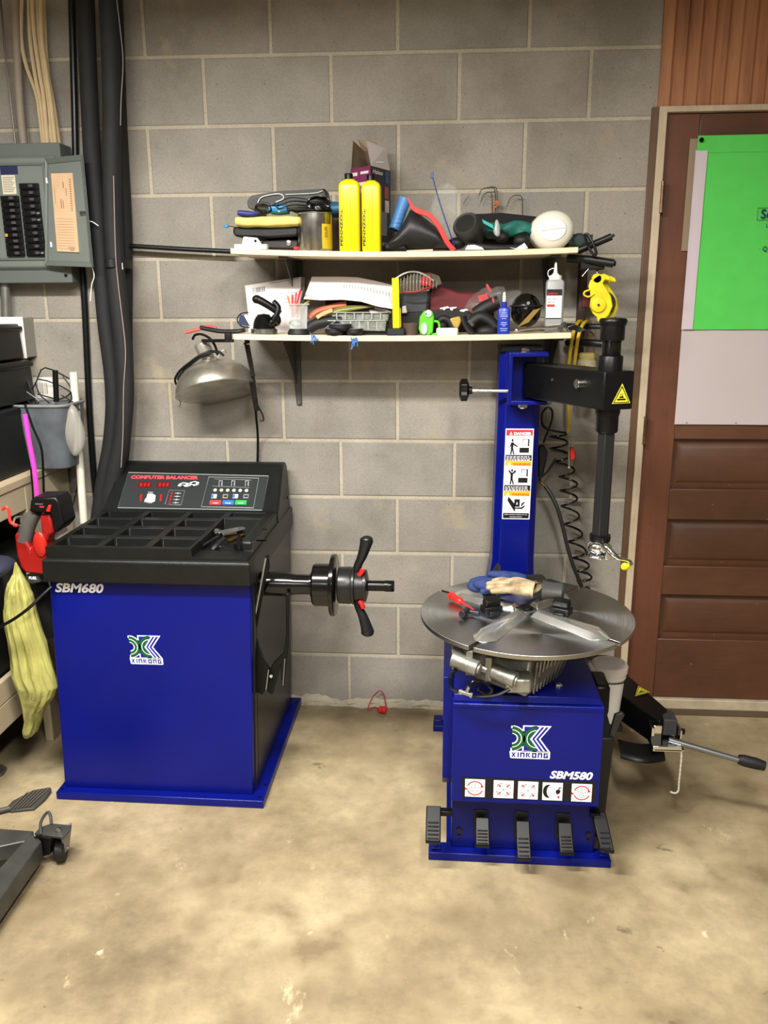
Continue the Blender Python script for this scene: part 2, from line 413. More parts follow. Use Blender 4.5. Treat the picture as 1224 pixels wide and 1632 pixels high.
for a, c in ((.296,.465),(.573,.743),(.853,1.026)):
    p_ = M().box((X0-.002,.022,a-.002),(X1+.002,.04,c+.002))
    i = .016; j = .034
    lo = [(X0+i,.023,a+i),(X1-i,.023,a+i),(X1-i,.023,c-i),(X0+i,.023,c-i)]
    hi = [(X0+j,.014,a+j),(X1-j,.014,a+j),(X1-j,.014,c-j),(X0+j,.014,c-j)]
    p_.hexa(lo, hi); obj('panel', p_, DOORW, dr, bevel=.0015)
obj('upper_panel', M().box((X0-.002,.02,1.08),(X1+.002,.035,1.96)), DOORW, dr)
struct(obj('wall_beside_door', M().box((2.56,-.002,0),(3.6,.1,2.064)), BEAD, smooth=False))
obj('gap_backing', M().box((1.645,.046,0),(2.6,.06,2.07)), BLKM, dr)
for z_ in (1.80, 1.06):
    h = M().cyl((1.652,-.026,z_-.045),(1.652,-.026,z_+.045),.006,n=10)
    for q in (-.045,-.015,.015,.045): h.cyl((1.652,-.026,z_+q-.001),(1.652,-.026,z_+q+.001),.0068,n=10)
    h.box((1.653,-.023,z_-.045),(1.660,.0,z_+.045))
    obj('hinge', h, mat('aged_hinge', '6c5440', .35, .7, var=.3), dr)
# sheets on the door
def wavy(x0, x1, z0, z1, y, a=.003, sd=0, top=None):
    return lambda u, v: (x0+(x1-x0)*u+(top*v if top else 0), y-a*(noise.noise(V((u*3+sd, v*4, sd)))+.4*noise.noise(V((u*9, v*11, sd)))) , z0+(z1-z0)*v)
sh = obj('white_sheet', M().grid(wavy(1.752, 2.50, 1.078, 1.94, -.008, .003, 2, -.004), 20, 24, .001, (0,1,0)), mat('white_sheet', 'bcb2b4', .5, var=.03, vscale=3), ang=60)
tag(sh, 'white plastic sheet tacked over the upper half of the brown door', 'sheet')
tn = M()
for a, c in ((1.79,1.086),(1.95,1.087),(2.08,1.086)): tn.ell((a,-.012,c),.0025,.002,.0025,8,6)
obj('tack', tn, ZINC, sh)
st_ = obj('tan_strip', M().grid(wavy(1.729, 1.76, 1.638, 1.972, -.006, .001, 4), 2, 12, .001, (0,1,0)), mat('tan_strip', '8d7a66', .6))
tag(st_, 'narrow tan strip behind the left edge of the green poster', 'strip')
GREEN = mat('bright_green_vinyl', '58c85a', .22, spec=.6, var=.03, bump=.12, bscale=30)
gp = thing('poster', 'bright green vinyl poster with dark lettering, taped over the white sheet on the door', 'poster', (2.14,-.014,1.39))
def gf(u, v):
    x0 = 1.781 if v < .915 else 1.750
    x = x0+(2.5-x0)*u
    return (x, -.0145-.003*noise.noise(V((x*5, v*4, 3)))-.0015*noise.noise(V((x*17, v*13, 8))), 1.391+.588*v)
gm = M(); N = 24
gm.grid(lambda u, v: gf(u, v*.914), 26, 22, .001, (0,1,0)); gm.grid(lambda u, v: gf(u, .9151+v*.0849), 26, 4, .001, (0,1,0))
obj('vinyl_sheet', gm, GREEN, gp, ang=60)
obj('eyelet', M().lathe([(.007,0),(.007,.0015),(.004,.0015),(.004,0)], P(1118,223,-.02), (0,-1,0), 16), BLK, gp)
obj('side_tape', M().grid(lambda u, v: (1.746+.036*u, -.019-.002*noise.noise(V((u*4, v*9, 5))), 1.392+.543*v), 3, 16, .0006, (0,1,0)), mat('pale_tape', 'c6bac4', .4), gp)
lt = M(); y_ = -.0205
a = P(1208,331,y_); c = P(1208,351,y_)
t = .0011
text(lt, 'Se', P(1212,348,y_), (1,0,0), (0,0,1), .027, bold=.02)
lt.box((a.x,y_,c.z),(a.x+t,y_+.0005,a.z)); lt.box((a.x,y_,c.z),(a.x+.12,y_+.0005,c.z+t)); lt.box((a.x,y_,a.z-t),(a.x+.12,y_+.0005,a.z))
text(lt, 'L', P(1221,362,y_), (1,0,0), (0,0,1), .012); text(lt, '.', P(1210,397,y_), (1,0,0), (0,0,1), .012); text(lt, 'Q', P(1215,400,y_), (1,0,0), (0,0,1), .014, bold=.01)
obj('lettering', lt, mat('poster_ink', '14305c', .4), gp, smooth=False)
# ================================================================== LEFT SIDE: PANEL, PIPES, HOSES
PG = mat('panel_grey_enamel', '5b625f', .42, var=.04, vscale=5)
PG2 = mat('panel_grey_inside', '6a716e', .45, var=.04, vscale=5)
bx = thing('breaker_panel', 'grey wall mounted electrical breaker panel with its narrow door swung open', 'breaker panel', (-.46, 0, 1.55))
x1 = -.262
obj('enclosure', M().box((-.74,-.088,1.552),(x1,0,1.985)), PG, bx, bevel=.003)
cv = M(); yc = -.1
o_ = [(-.74,-.088,1.592),(-.277,-.088,1.592),(-.277,-.088,1.948),(-.74,-.088,1.948)]
i_ = [(-.74,-.104,1.604),(-.290,-.104,1.604),(-.290,-.104,1.936),(-.74,-.104,1.936)]
cv.hexa(o_, i_)
obj('cover', cv, PG2, bx, bevel=.004)
rc = M()   # raised rim round the breaker field
z0, z1 = 1.632, 1.915
for a, c in (((-.74,-.109,z1),(-.318,-.104,z1+.008)), ((-.318,-.109,z0-.008),(-.310,-.104,z1+.008)), ((-.74,-.109,z0-.008),(-.318,-.104,z0))): rc.box(a, c)
obj('cover_rim', rc, PG, bx, bevel=.002)
def pq(px, py, y=-.112): return P(px, py, y)
# breakers: two columns of ten
nb = 0
for (xa, xb, ya, yb, n, tilt) in ((2,29,312,409,10,9), (32,61,292,409,11,10)):
    zt = pq(xa, ya).z; zb = pq(xa, yb).z
    xl = (pq(xa+1, ya).x+pq(xa+tilt-1, yb).x)/2; xr = (pq(xb+1, ya).x+pq(xb+tilt, yb).x)/2
    hgt = (zt-zb)/n
    for k in range(n):
        zc = zb+hgt*(k+.5)
        bk = M().box((xl,-.116,zc-hgt*.46),(xr,-.104,zc+hgt*.46)); bk.box((xl+.012,-.1185,zc-hgt*.3),(xl+.03,-.116,zc+hgt*.3))
        q = obj('breaker', bk, BLK, bx, bevel=.001)
        dd = M().box(((xl+xr)/2+.004,-.1265,zc-.004),((xl+xr)/2+.018,-.116,zc+.005)); obj('toggle', dd, DGRY, q, bevel=.001)
        if (n == 10 and k == 3):
            obj('test_button', M().box((xl+.004,-.1195,zc-.004),(xl+.012,-.116,zc+.005)), mat('amber_button', 'd89c30', .4), q, label='small amber test button')
        if (n == 11 and k in (0, 5, 6)):
            obj('rating_mark', M().box((xr-.012,-.1168,zc-.002),(xr-.003,-.116,zc+.003)), GRY, q)
a = pq(-2, 264); c = pq(27, 277)
obj('brand_plate', M().box((a.x,-.1055,c.z),(c.x,-.104,a.z)), mat('dark_blue_plate', '20254c', .4), bx)
a = pq(0, 279); c = pq(25, 309)
lb = M().box((a.x,-.1055,c.z),(c.x,-.104,a.z)); lb.m(1)
for k in range(9): zz = a.z-.006-k*(a.z-c.z-.008)/9; lb.box((a.x+.003,-.1058,zz-.0009),(c.x-.003-.004*(k % 3),-.1055,zz+.0009))
obj('notice_label', lb, [mat('aged_label', 'cfc9b4', .6), mat('label_print', '5a5750', .6)], bx, label='pale printed notice label')
# open door of the panel
dd = M(); ya, yb = -.112, -.150
dq = [P(74,423.5,ya), P(148.5,426,yb), P(132,247,yb), P(73.5,253,ya)]
nrm = (dq[1]-dq[0]).cross(dq[3]-dq[0]).normalized()
dd.hexa([p+nrm*-.004 for p in dq], [p for p in dq])
dcn = sum(dq, V())/4
rim = M()
for i in range(4):
    p, q = dq[i], dq[(i+1) % 4]; ip = p+(dcn-p)*.10; iq = q+(dcn-q)*.10
    rim.hexa([p, q, iq, ip], [p+nrm*.008, q+nrm*.008, iq+nrm*.003, ip+nrm*.003])
pd = obj('panel_door', dd, PG2, bx, bevel=.002)
obj('door_rim', rim, PG, pd, bevel=.002)
def onp(px, py, off=.0):   # point on the open door plane
    d = ray(px, py); t = (dq[0]-CP).dot(nrm)/d.dot(nrm); return CP+d*t+nrm*off
cq = [onp(93,401,.006), onp(127.5,402.5,.006), onp(117.5,276,.006), onp(83,277,.006)]
cd = M().hexa([p-nrm*.004 for p in cq], cq)
cd.m(1)
e1 = (cq[1]-cq[0]); e2 = (cq[3]-cq[0])
for k in range(12): o2 = cq[0]+e2*(.04+.035*k)+nrm*.0005; cd.poly([o2+e1*.06, o2+e1*.86, o2+e1*.86+e2*.003, o2+e1*.06+e2*.003])
for k in range(14): o2 = cq[0]+e2*(.53+.03*k)+nrm*.0005; cd.poly([o2+e1*.80, o2+e1*(.88), o2+e1*.88+e2*.014, o2+e1*.8+e2*.014])
for (u, v, du, dv) in ((.35,.56,.04,.12),(.45,.56,.03,.1),(.5,.82,.04,.08),(.62,.72,.03,.1),(.1,.62,.02,.2),(.55,.05,.3,.01),(.6,.02,.2,.012)):
    o2 = cq[0]+e1*u+e2*v+nrm*.0005; cd.poly([o2, o2+e1*du, o2+e1*du+e2*dv, o2+e2*dv])
obj('circuit_card', cd, [mat('tan_card', 'c9a988', .65, var=.05), mat('card_print', '8a6b50', .65)], pd, label='tan circuit directory card')
lm = M(); c0 = onp(135,340,.004); lm.box(c0+V((-.012,-.006,-.006)), c0+V((.012,.006,.006))); obj('latch', lm, CHROME, pd, bevel=.001)
for py in (288, 390):
    c0 = onp(76 if py < 300 else 83, py, .002); obj('hinge_tab', M().box(c0+V((-.003,-.004,-.008)), c0+V((.002,.001,.008))), WHT, pd)
obj('screw', M().cyl((-.282,-.089,1.576),(-.282,-.092,1.576),.005,n=12), BLK, bx)
# cables into the panel
ROM = mat('cream_cable_sheath', 'c0ab86', .5, var=.08)
cabs = [[(35,-6),(34,60),(42,105),(58,150),(64,190),(68,224)], [(46,-6),(48,60),(56,120),(66,170),(71,224)], [(51,-6),(54,50),(62,110),(70,160),(75,224)],
        [(55,-6),(60,45),(66,110),(74,165),(79,225)], [(60,-6),(62,50),(70,115),(78,170),(83,226)], [(65,-6),(66,55),(73,110),(81,165),(88,226)],
        [(70,-6),(72,60),(77,120),(86,170),(94,226)], [(68,-6),(69,80),(75,140),(80,190),(77,226)]]
for i, cb in enumerate(cabs):
    dep = -.035-.012*(i % 3)
    pts = [P(a, b_, dep) for a, b_ in cb]; pts[-1].z = 1.98
    o = obj('cable', M().tube(pts, .0062, 8, smooth=6, flat=.75), ROM); tag(o, 'cream electrical cable entering the breaker panel top, %s of the eight' % ['leftmost','second from left','third from left','fourth from left','fourth from right','third from right','second from right','rightmost'][i], 'cable', 'cream cables into the breaker panel')
pts = [P(24,-8,-.04), P(27,80,-.04), P(32,170,-.04), P(37,222,-.04)]; pts[-1].z = 1.98
tag(obj('conduit', M().tube(pts, .013, 12, smooth=4), mat('aged_grey_conduit', '8b8075', .6, var=.06)), 'dull grey conduit left of the cream cables above the breaker panel', 'conduit')
pts = [P(0,-10,-.03), P(8,80,-.03), P(16,150,-.03), P(24,222,-.03)]; pts[-1].z = 1.98
tag(obj('rod', M().tube(pts, .003, 8, smooth=4), mat('rust_wire', '5a5049', .35, .5)), 'thin dark metal rod at far left above the breaker panel', 'rod')
# box and conduit under the panel
tag(obj('conduit', M().tube([P(8,447,-.05), P(10,514,-.05)], .0155, 14), mat('galvanised_pipe', '8d8d8a', .35, .7, var=.1)), 'short galvanised conduit between the breaker panel and the white box', 'conduit')
wbx = thing('junction_box', 'white junction box on the block wall under the breaker panel', 'electrical box', (-.53,0,1.31))
obj('box_body', M().box((-.63,-.075,1.305),(-.455,0,1.440)), mat('box_side', '8c8a82', .5), wbx, bevel=.003)
obj('box_lid', M().box((-.632,-.081,1.303),(-.453,-.075,1.442)), WHT, wbx, bevel=.002)
# black upright pipe and fat sleeved hoses
def path(pp, y): 
    return [P(a, b_, (y(i/(len(pp)-1)) if callable(y) else y)) for i, (a, b_) in enumerate(pp)]
tag(obj('pipe', M().tube(path([(114,-8),(119,180),(123,330),(134,470),(142,640),(150,760),(158,835)], -.014), .0112, 12, smooth=6), mat('black_pipe', '17181a', .3, .3)), 'slim black pipe running up the wall just right of the cream cables', 'pipe')
def hose(pp, y, r, lab, m=FOAM):
    return tag(obj('hose', M().tube(path(pp, y), r, 16, smooth=8), m), lab, 'hose')
hose([(136,-8),(139,80),(142,150),(147,250),(155,350),(162,440),(169,520),(178,590),(181,650),(176,710),(165,770),(156,835)], -.070, .0275, 'fat black foam sleeved hose, leftmost of the three beside the breaker panel')
hose([(172,-8),(176,80),(178,170),(178,250),(180,350),(186,450),(195,540),(200,620),(194,700),(182,760),(168,840)], -.135, .0285, 'fat black foam sleeved hose, middle one of the three beside the breaker panel')
hose([(184,-8),(188,90),(191,180),(196,280),(200,360),(201,450),(201,540),(203,600),(200,680),(192,760),(182,830)], -.028, .0215, 'fat black foam sleeved hose, rightmost of the three, nearest the work lamp')
sp = M()
for kk in range(1):
    c0 = P(189,421,-.095); sp.lathe([(.034,-.014),(.036,-.012),(.036,.012),(.034,.014)], c0, (0,0,1), 28, 1, 2.15, u=(1,0,0))
so = obj('strap', sp, BLKM); tag(so, 'black hook and loop strap wrapped round the fat black hoses', 'strap')
tl = M(); cc = P(195,424,-.1745); [tl.box(cc+V((-.0015,0,-.010+k*.0035)), cc+V((.0015,.0004,-.008+k*.0035))) for k in range(6)]; obj('strap_lettering', tl, DEC_W, so, smooth=False)
tag(obj('wire', M().tube(path([(185,-8),(192,50),(196,100),(193,160),(192,200)], -.168), .0014, 6, smooth=6), mat('grey_wire', '8b8a88', .4)), 'thin grey wire hanging down in front of the fat hoses near the top', 'wire')
tag(obj('wire', M().tube(path([(181,280),(184,400),(188,450),(194,500),(200,560),(197,620),(196,690),(193,745)], -.168), .0012, 6, smooth=6), mat('pinkish_wire', 'a89892', .4)), 'thin pale pinkish wire running down in front of the rightmost fat hose', 'wire')
tag(obj('wire', M().tube(path([(140,352),(148,354),(157,360)], -.12), .0016, 6, smooth=6), WHT), 'short white wire end sticking out beside the breaker panel door', 'wire')
tag(obj('wire', M().tube(path([(147,426),(150,440),(146,455),(144,480)], -.12), .0016, 6, smooth=6), WHT), 'white wire hanging under the corner of the breaker panel door', 'wire')
rod = tag(obj('pipe', M().tube([P(207,392,-.05), P(290,397,-.05), P(372,401,-.05)], .0078, 12), mat('black_pipe', '17181a', .3, .3)), 'horizontal black pipe running from the fat hoses to the upper shelf', 'pipe')
# ------------------------------------------------------------------ bench with things on it
BW = mat('cream_painted_wood', 'b3a489', .5, var=.08, vscale=5)
bn = thing('workbench', 'cream painted wooden workbench at the left edge, open dark bay below its drawer', 'workbench', (-.7,-.6,0))
bxr = -.372
obj('worktop', M().box((-1.3,-1.9,.918),(bxr+.004,-.02,.946)), BW, bn, bevel=.004)
obj('side_panel', M().box((bxr-.03,-.345,.0),(bxr,-.03,.918)), BW, bn, bevel=.003)
obj('drawer_front', M().box((bxr-.02,-1.85,.838),(bxr,-.345,.918)), BW, bn, bevel=.003)
obj('lower_rail', M().box((bxr-.02,-1.85,.285),(bxr,-.30,.356)), BW, bn, bevel=.003)
obj('lower_rail', M().box((bxr-.02,-1.85,.200),(bxr,-.30,.283)), BW, bn, bevel=.003)
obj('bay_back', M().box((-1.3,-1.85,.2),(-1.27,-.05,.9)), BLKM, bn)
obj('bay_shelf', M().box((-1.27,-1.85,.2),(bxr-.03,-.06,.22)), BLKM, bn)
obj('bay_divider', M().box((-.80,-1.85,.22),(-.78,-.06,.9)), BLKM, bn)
# black stacking bins on the bench
for k, (xa, z0, z1, lab) in enumerate(((-.405,.948,1.16,'bottom'), (-.425,1.165,1.30,'middle'), (-.450,1.305,1.42,'top'))):
    t = thing('storage_bin', 'black storage bin on the bench, %s one of its stack of three' % lab, 'storage bin', (-.6,-.25,z0), 'black stacked bins')
    m_ = M().hexa([(-.80,-.46,z0),(xa+.0,-.46,z0),(xa+.0,-.10,z0),(-.80,-.10,z0)], [(-.82,-.48,z1),(xa-.012+.012*(k == 0),-.48,z1),(xa-.012,-.09,z1),(-.82,-.09,z1)])
    obj('bin_body', m_, BLKP, t, bevel=.006)
    ln = M().box((-.82,-.485,z1-.022),(xa-.004,-.085,z1-.008)); obj('lid_rim', ln, BLK, t, bevel=.003)
    if k < 2:
        hm = M().box((-.56,-.50,z1-.075),(xa-.03,-.47,z1-.045)); obj('grey_handle', hm, DGRY, t, bevel=.006)
# clear grey bin with wire hangers
def rrect(cx, cy, hx, hy, r, z, n=6):
    out = []
    for (sx, sy, a0) in ((1,1,0),(-1,1,PI/2),(-1,-1,PI),(1,-1,1.5*PI)):
        for i in range(n+1): a = a0+i*PI/2/n; out.append(V((cx+sx*(hx-r)+r*math.cos(a), cy+sy*(hy-r)+r*math.sin(a), z)))
    return out
tb = thing('plastic_tub', 'smoky grey translucent plastic tub full of wire hangers on the bench', 'tub', (-.355,-.14,.948))
SM = mat('smoky_translucent_plastic', '5c6268', .3, alpha=.80, var=.2, vscale=12)
obj('tub_wall', M().loft([rrect(-.362,-.15,.082,.075,.03,.950), rrect(-.362,-.15,.090,.085,.035,1.06), rrect(-.362,-.15,.098,.092,.035,1.158)]), SM, tb)
obj('tub_rim', M().tube([p for p in rrect(-.362,-.15,.099,.093,.035,1.160)], .005, 8, closed=True), GRY, tb)
bg = M().ell((-.262,-.19,1.07),.035,.03,.085,20,14,amp=.25,fr=14); tag(obj('plastic_bag', bg, mat('cloudy_film', 'b8b5ad', .3, alpha=.5, bump=.4, bscale=30)), 'crumpled cloudy plastic bag bulging from the right side of the grey tub', 'plastic bag')
HB = mat('black_wire', '19181a', .35)
hang = [[(22,596),(35,590),(45,596),(49,650),(40,655),(30,640)], [(35,655),(58,608),(72,586),(113,605)], [(60,604),(113,625),(100,650),(66,632)], [(30,600),(45,640),(63,640),(36,620)], [(34,640),(73,668),(86,655)],
        [(100,600),(114,622),(96,636),(60,628)], [(25,605),(40,650),(60,652),(40,600)], [(98,630),(118,642),(128,655)]]
for i, hp in enumerate(hang):
    m_ = M().tube(path(hp, -.10-.018*(i % 4)), .0024, 6, smooth=3, closed=(i in (0, 2)))
    tag(obj('wire_hanger', m_, HB), 'black bent wire over the grey tub: '+['small closed loop at its far left','tall peaked piece left of the black tube','kinked piece crossing the black tube','straight piece rising from the left rim','low piece along the rim','angular piece reaching to the white pipe','inner loop left of the black tube','short tail dropping right behind the white pipe'][i], 'wire hanger', 'tangled wire hangers over the grey tub')
tag(obj('black_tube', M().cyl(P(88,590,-.15), P(90,640,-.15), .009), BLK), 'short black tube standing up out of the grey tub', 'tube')
pb = thing('paper_card', 'white printed card behind the wire hangers at the wall', 'card', P(73,630,-.02))
a = P(32,601,-.02); c = P(86,628,-.02); obj('card_sheet', M().box((a.x,-.022,c.z-.03),(c.x,-.02,a.z)), PAPER, pb)
m_ = M()
for k in range(9): m_.box((a.x+.045+.006*k,-.0228,c.z),(a.x+.047+.006*k+.001*(k % 3),-.022,c.z+.04))
obj('printed_bars', m_, mat('faint_ink', 'a0988c', .6), pb)
tag(obj('pvc_pipe', M().cyl(P(117,593,-.12), P(134,833,-.12), .0135), mat('pvc', 'd9d6ca', .35)), 'white plastic pipe leaning upright between the bench and the black hoses', 'pipe')
PINK = mat('hot_pink_tube', 'e83fb4', .3)
tag(obj('pink_tube', M().tube([P(40,660,-.36), P(46,700,-.37), P(55,750,-.375), P(60,800,-.39)], .0075, 10, smooth=6), PINK), 'hot pink tube hanging over the bench edge above the red tool', 'tube')
tag(obj('pink_tube', M().tube([P(18,1078,-.45), P(12,1110,-.47), P(2,1150,-.49), P(-6,1180,-.5)], .0062, 10, smooth=6), PINK), 'hot pink tube end below the bench bay beside the yellow bag', 'tube')
tag(obj('power_cable', M().tube(path([(40,645),(52,680),(66,715),(69,760),(70,800)], -.30), .004, 8, smooth=8), BLK), 'black cord hanging in front of the grey tub', 'cord')
tag(obj('power_cable', M().tube(path([(49,745),(52,780),(53,802)], -.42), .003, 8, smooth=4), BLK), 'short black cord left of the pink tube over the bench face', 'cord')
tag(obj('power_cable', M().tube([P(-8,1003,-.72), P(20,988,-.72), P(45,970,-.715), P(68,948,-.69), P(82,935,-.67)], .0046, 10, smooth=8), BLK), 'black power cord running from the left edge to the blue balancer cabinet', 'cord')
tag(obj('thin_cable', M().tube(path([(126,765),(120,790),(114,815),(115,830)], -.1), .002, 8, smooth=5), BLK), 'thin black cord behind the white pipe near the block wall', 'cord')
# dark goods in the open bay
tag(obj('tool_case', M().box((-.76,-.95,.222),(-.40,-.50,.62)), BLKP, bevel=.01), 'black case standing in the open bay of the cream workbench', 'case')
tag(obj('tool_bag', M().box((-.74,-.42,.222),(-.41,-.10,.70)), BLKM, bevel=.03), 'soft black bag at the back of the bench bay', 'bag')
tag(obj('dark_roll', M().ell(P(4,905,-.62)+V((-.03,0,0)), .06,.08,.03, 16, 10), mat('navy_cloth', '262a3c', .6)), 'rolled dark navy cloth in the bench bay at the left edge', 'cloth')
# red hook
hk = M().tube(path([(3,812),(10,808),(14,815),(17,832),(28,838)], -.66), .0045, 10, smooth=8)
tag(obj('hook', hk, mat('red_dipped_hook', 'c8332c', .35)), 'red dipped hook holding the red power tool at the bench face', 'hook')
# cordless tool, hanging handle up
tl = thing('cordless_tool', 'red cordless power tool with grey grip and black battery hanging at the bench', 'power tool', P(60,925,-.57))
yy = -.57
def pl(pts, y, d, m=None):
    q = m or M(); return q.prism([P(a, b_, y) for a, b_ in pts], (0, d, 0))
RT = mat('red_tool_housing', '8c1614', .35, var=.06)
obj('body', pl([(22,853),(27,848),(36,850),(48,876),(62,853),(70,848),(74,862),(75,900),(70,918),(62,916),(40,914),(32,905),(26,885)], yy-.03, .07), RT, tl, bevel=.009)
obj('motor_housing', pl([(62,820),(80,818),(86,850),(78,854),(74,868),(66,850)], yy-.03, .065), RT, tl, bevel=.008)
obj('side_cover', M().ell(P(64,868,yy-.03), .021,.010,.040, 20, 12), mat('bright_red_cover', 'ac231c', .3), tl)
grp = M().tube([P(38,862,yy-.01), P(45,838,yy-.01), P(53,822,yy-.01), P(60,816,yy-.01)], lambda t: .023-.004*t, 14, smooth=5)
obj('grip', grp, mat('grey_rubber_grip', '4c4a48', .6), tl)
bt = obj('battery', pl([(48,799),(52,793),(88,792),(94,800),(97,815),(102,836),(90,850),(84,842),(80,820),(46,816)], yy-.04, .085), BLK, tl, bevel=.006)
obj('battery_clip', pl([(73,815),(77,805),(81,806),(79,816)], yy-.045, .01), RED, bt, bevel=.001)
m_ = M(); c0 = P(56,804,yy-.0412); [m_.box(c0+V((.003*k,0,0)), c0+V((.003*k+.002,.0005,.0025))) for k in range(8)]; m_.m(1).box(c0+V((.012,0,-.009)), c0+V((.026,.0005,-.005)))
obj('battery_marks', m_, [GRY, DEC_R], bt, smooth=False)
m_ = M(); m_.tube(path([(22,838),(24,826),(34,823),(44,826),(40,836),(28,838)], yy+.0), .004, 8, closed=True, smooth=4); obj('hanging_clip', m_, ZINC, tl)
m_ = M(); text(m_, 'FUEL', P(46,923,yy-.035), (1,0,0), (0,0,1), .008, bold=.02, shear=.2); obj('housing_lettering', m_, DEC_W, tl, smooth=False)
obj('nose', M().cyl(P(56,915,yy), P(58,925,yy), .027, .024), DGRY, tl)
wr = M().lathe([(.0,0),(.034,.0),(.036,.01),(.03,.02),(0,.02)], P(90,847,yy+.05), (1,0,.4), 20); tag(obj('white_disc', wr, WHT), 'white round disc behind the battery of the red tool', 'disc')
# dark sleeve below the tool
dk = M(); dk.loft([[P(57,925,-.5)+V((.035*math.cos(a)-.0,.03*math.sin(a),0)) for a in [2*PI*i/16 for i in range(16)]], [P(80,1000,-.48)+V((.035*math.cos(a),.03*math.sin(a),0)) for a in [2*PI*i/16 for i in range(16)]], [P(80,1012,-.48)+V((.037*math.cos(a),.03*math.sin(a),0)) for a in [2*PI*i/16 for i in range(16)]]])
tag(obj('black_sleeve', dk, FOAM, bevel=.002), 'black padded sleeve hanging behind the yellow bag beside the blue cabinet', 'sleeve')
# yellow bag
YB = mat('translucent_yellow_film', '86844a', .24, spec=.8, bump=1.0, bscale=26, col2='aeaa62', vscale=9)
rows = [(898,24,26),(915,22,34),(930,14,42),(950,9,52),(975,7,57),(1000,9,65),(1025,13,74),(1050,16,80),(1075,17,88),(1095,26,94),(1110,31,88),(1130,38,72),(1150,41,66),(1165,37,60),(1174,38,50)]
NB = 110; rings = []; NR = 90
def rowat(t):
    q = t*(len(rows)-1); j = min(int(q), len(rows)-2); f = q-j; f = f*f*(3-2*f)*.35+f*.65
    return [rows[j][k]+(rows[j+1][k]-rows[j][k])*f for k in range(3)]
for j in range(NR+1):
    py, xl, xr = rowat(j/NR); a = P(xl, py, -.62); c = P(xr, py, -.62); mid = (a+c)/2; hw = (c-a).length/2; rg = []
    for i in range(NB):
        th = 2*PI*i/NB; cx3, sy3 = math.cos(th), math.sin(th)
        n1 = 1-abs(noise.noise(V((cx3*2.1+j*.02, sy3*2.1, j*.035))))*2.4
        n2 = 1-abs(noise.noise(V((cx3*5+j*.05, sy3*5+3, j*.09+7))))*2.2
        f = 1+.30*n1*(.5+.5*abs(sy3))+.12*n2
        rg.append(mid+V((hw*cx3*(.80+.14*f), min(hw, .034)*sy3*f, .004*n2)))
    rings.append(rg)
yb = thing('plastic_bag', 'crumpled yellow plastic bag hanging under the red power tool', 'plastic bag', (rings[-1][0].x, -.62, rings[-1][0].z))
obj('bag_film', M().loft(rings), YB, yb, ang=80)
m_ = M()
for s_, px, py, h in (('T.G', 40, 1115, .012), ('DOWNAZ', 38, 1128, .012), ('CTE', 50, 1143, .012)):
    textfit(m_, s_, P(px, py, -.684), (1,-.03,-.12), (0,0,1), h, .062 if len(s_) > 3 else .032, bold=.01)
obj('bag_print', m_, mat('olive_print', '5c5c28', .5), yb, smooth=False)
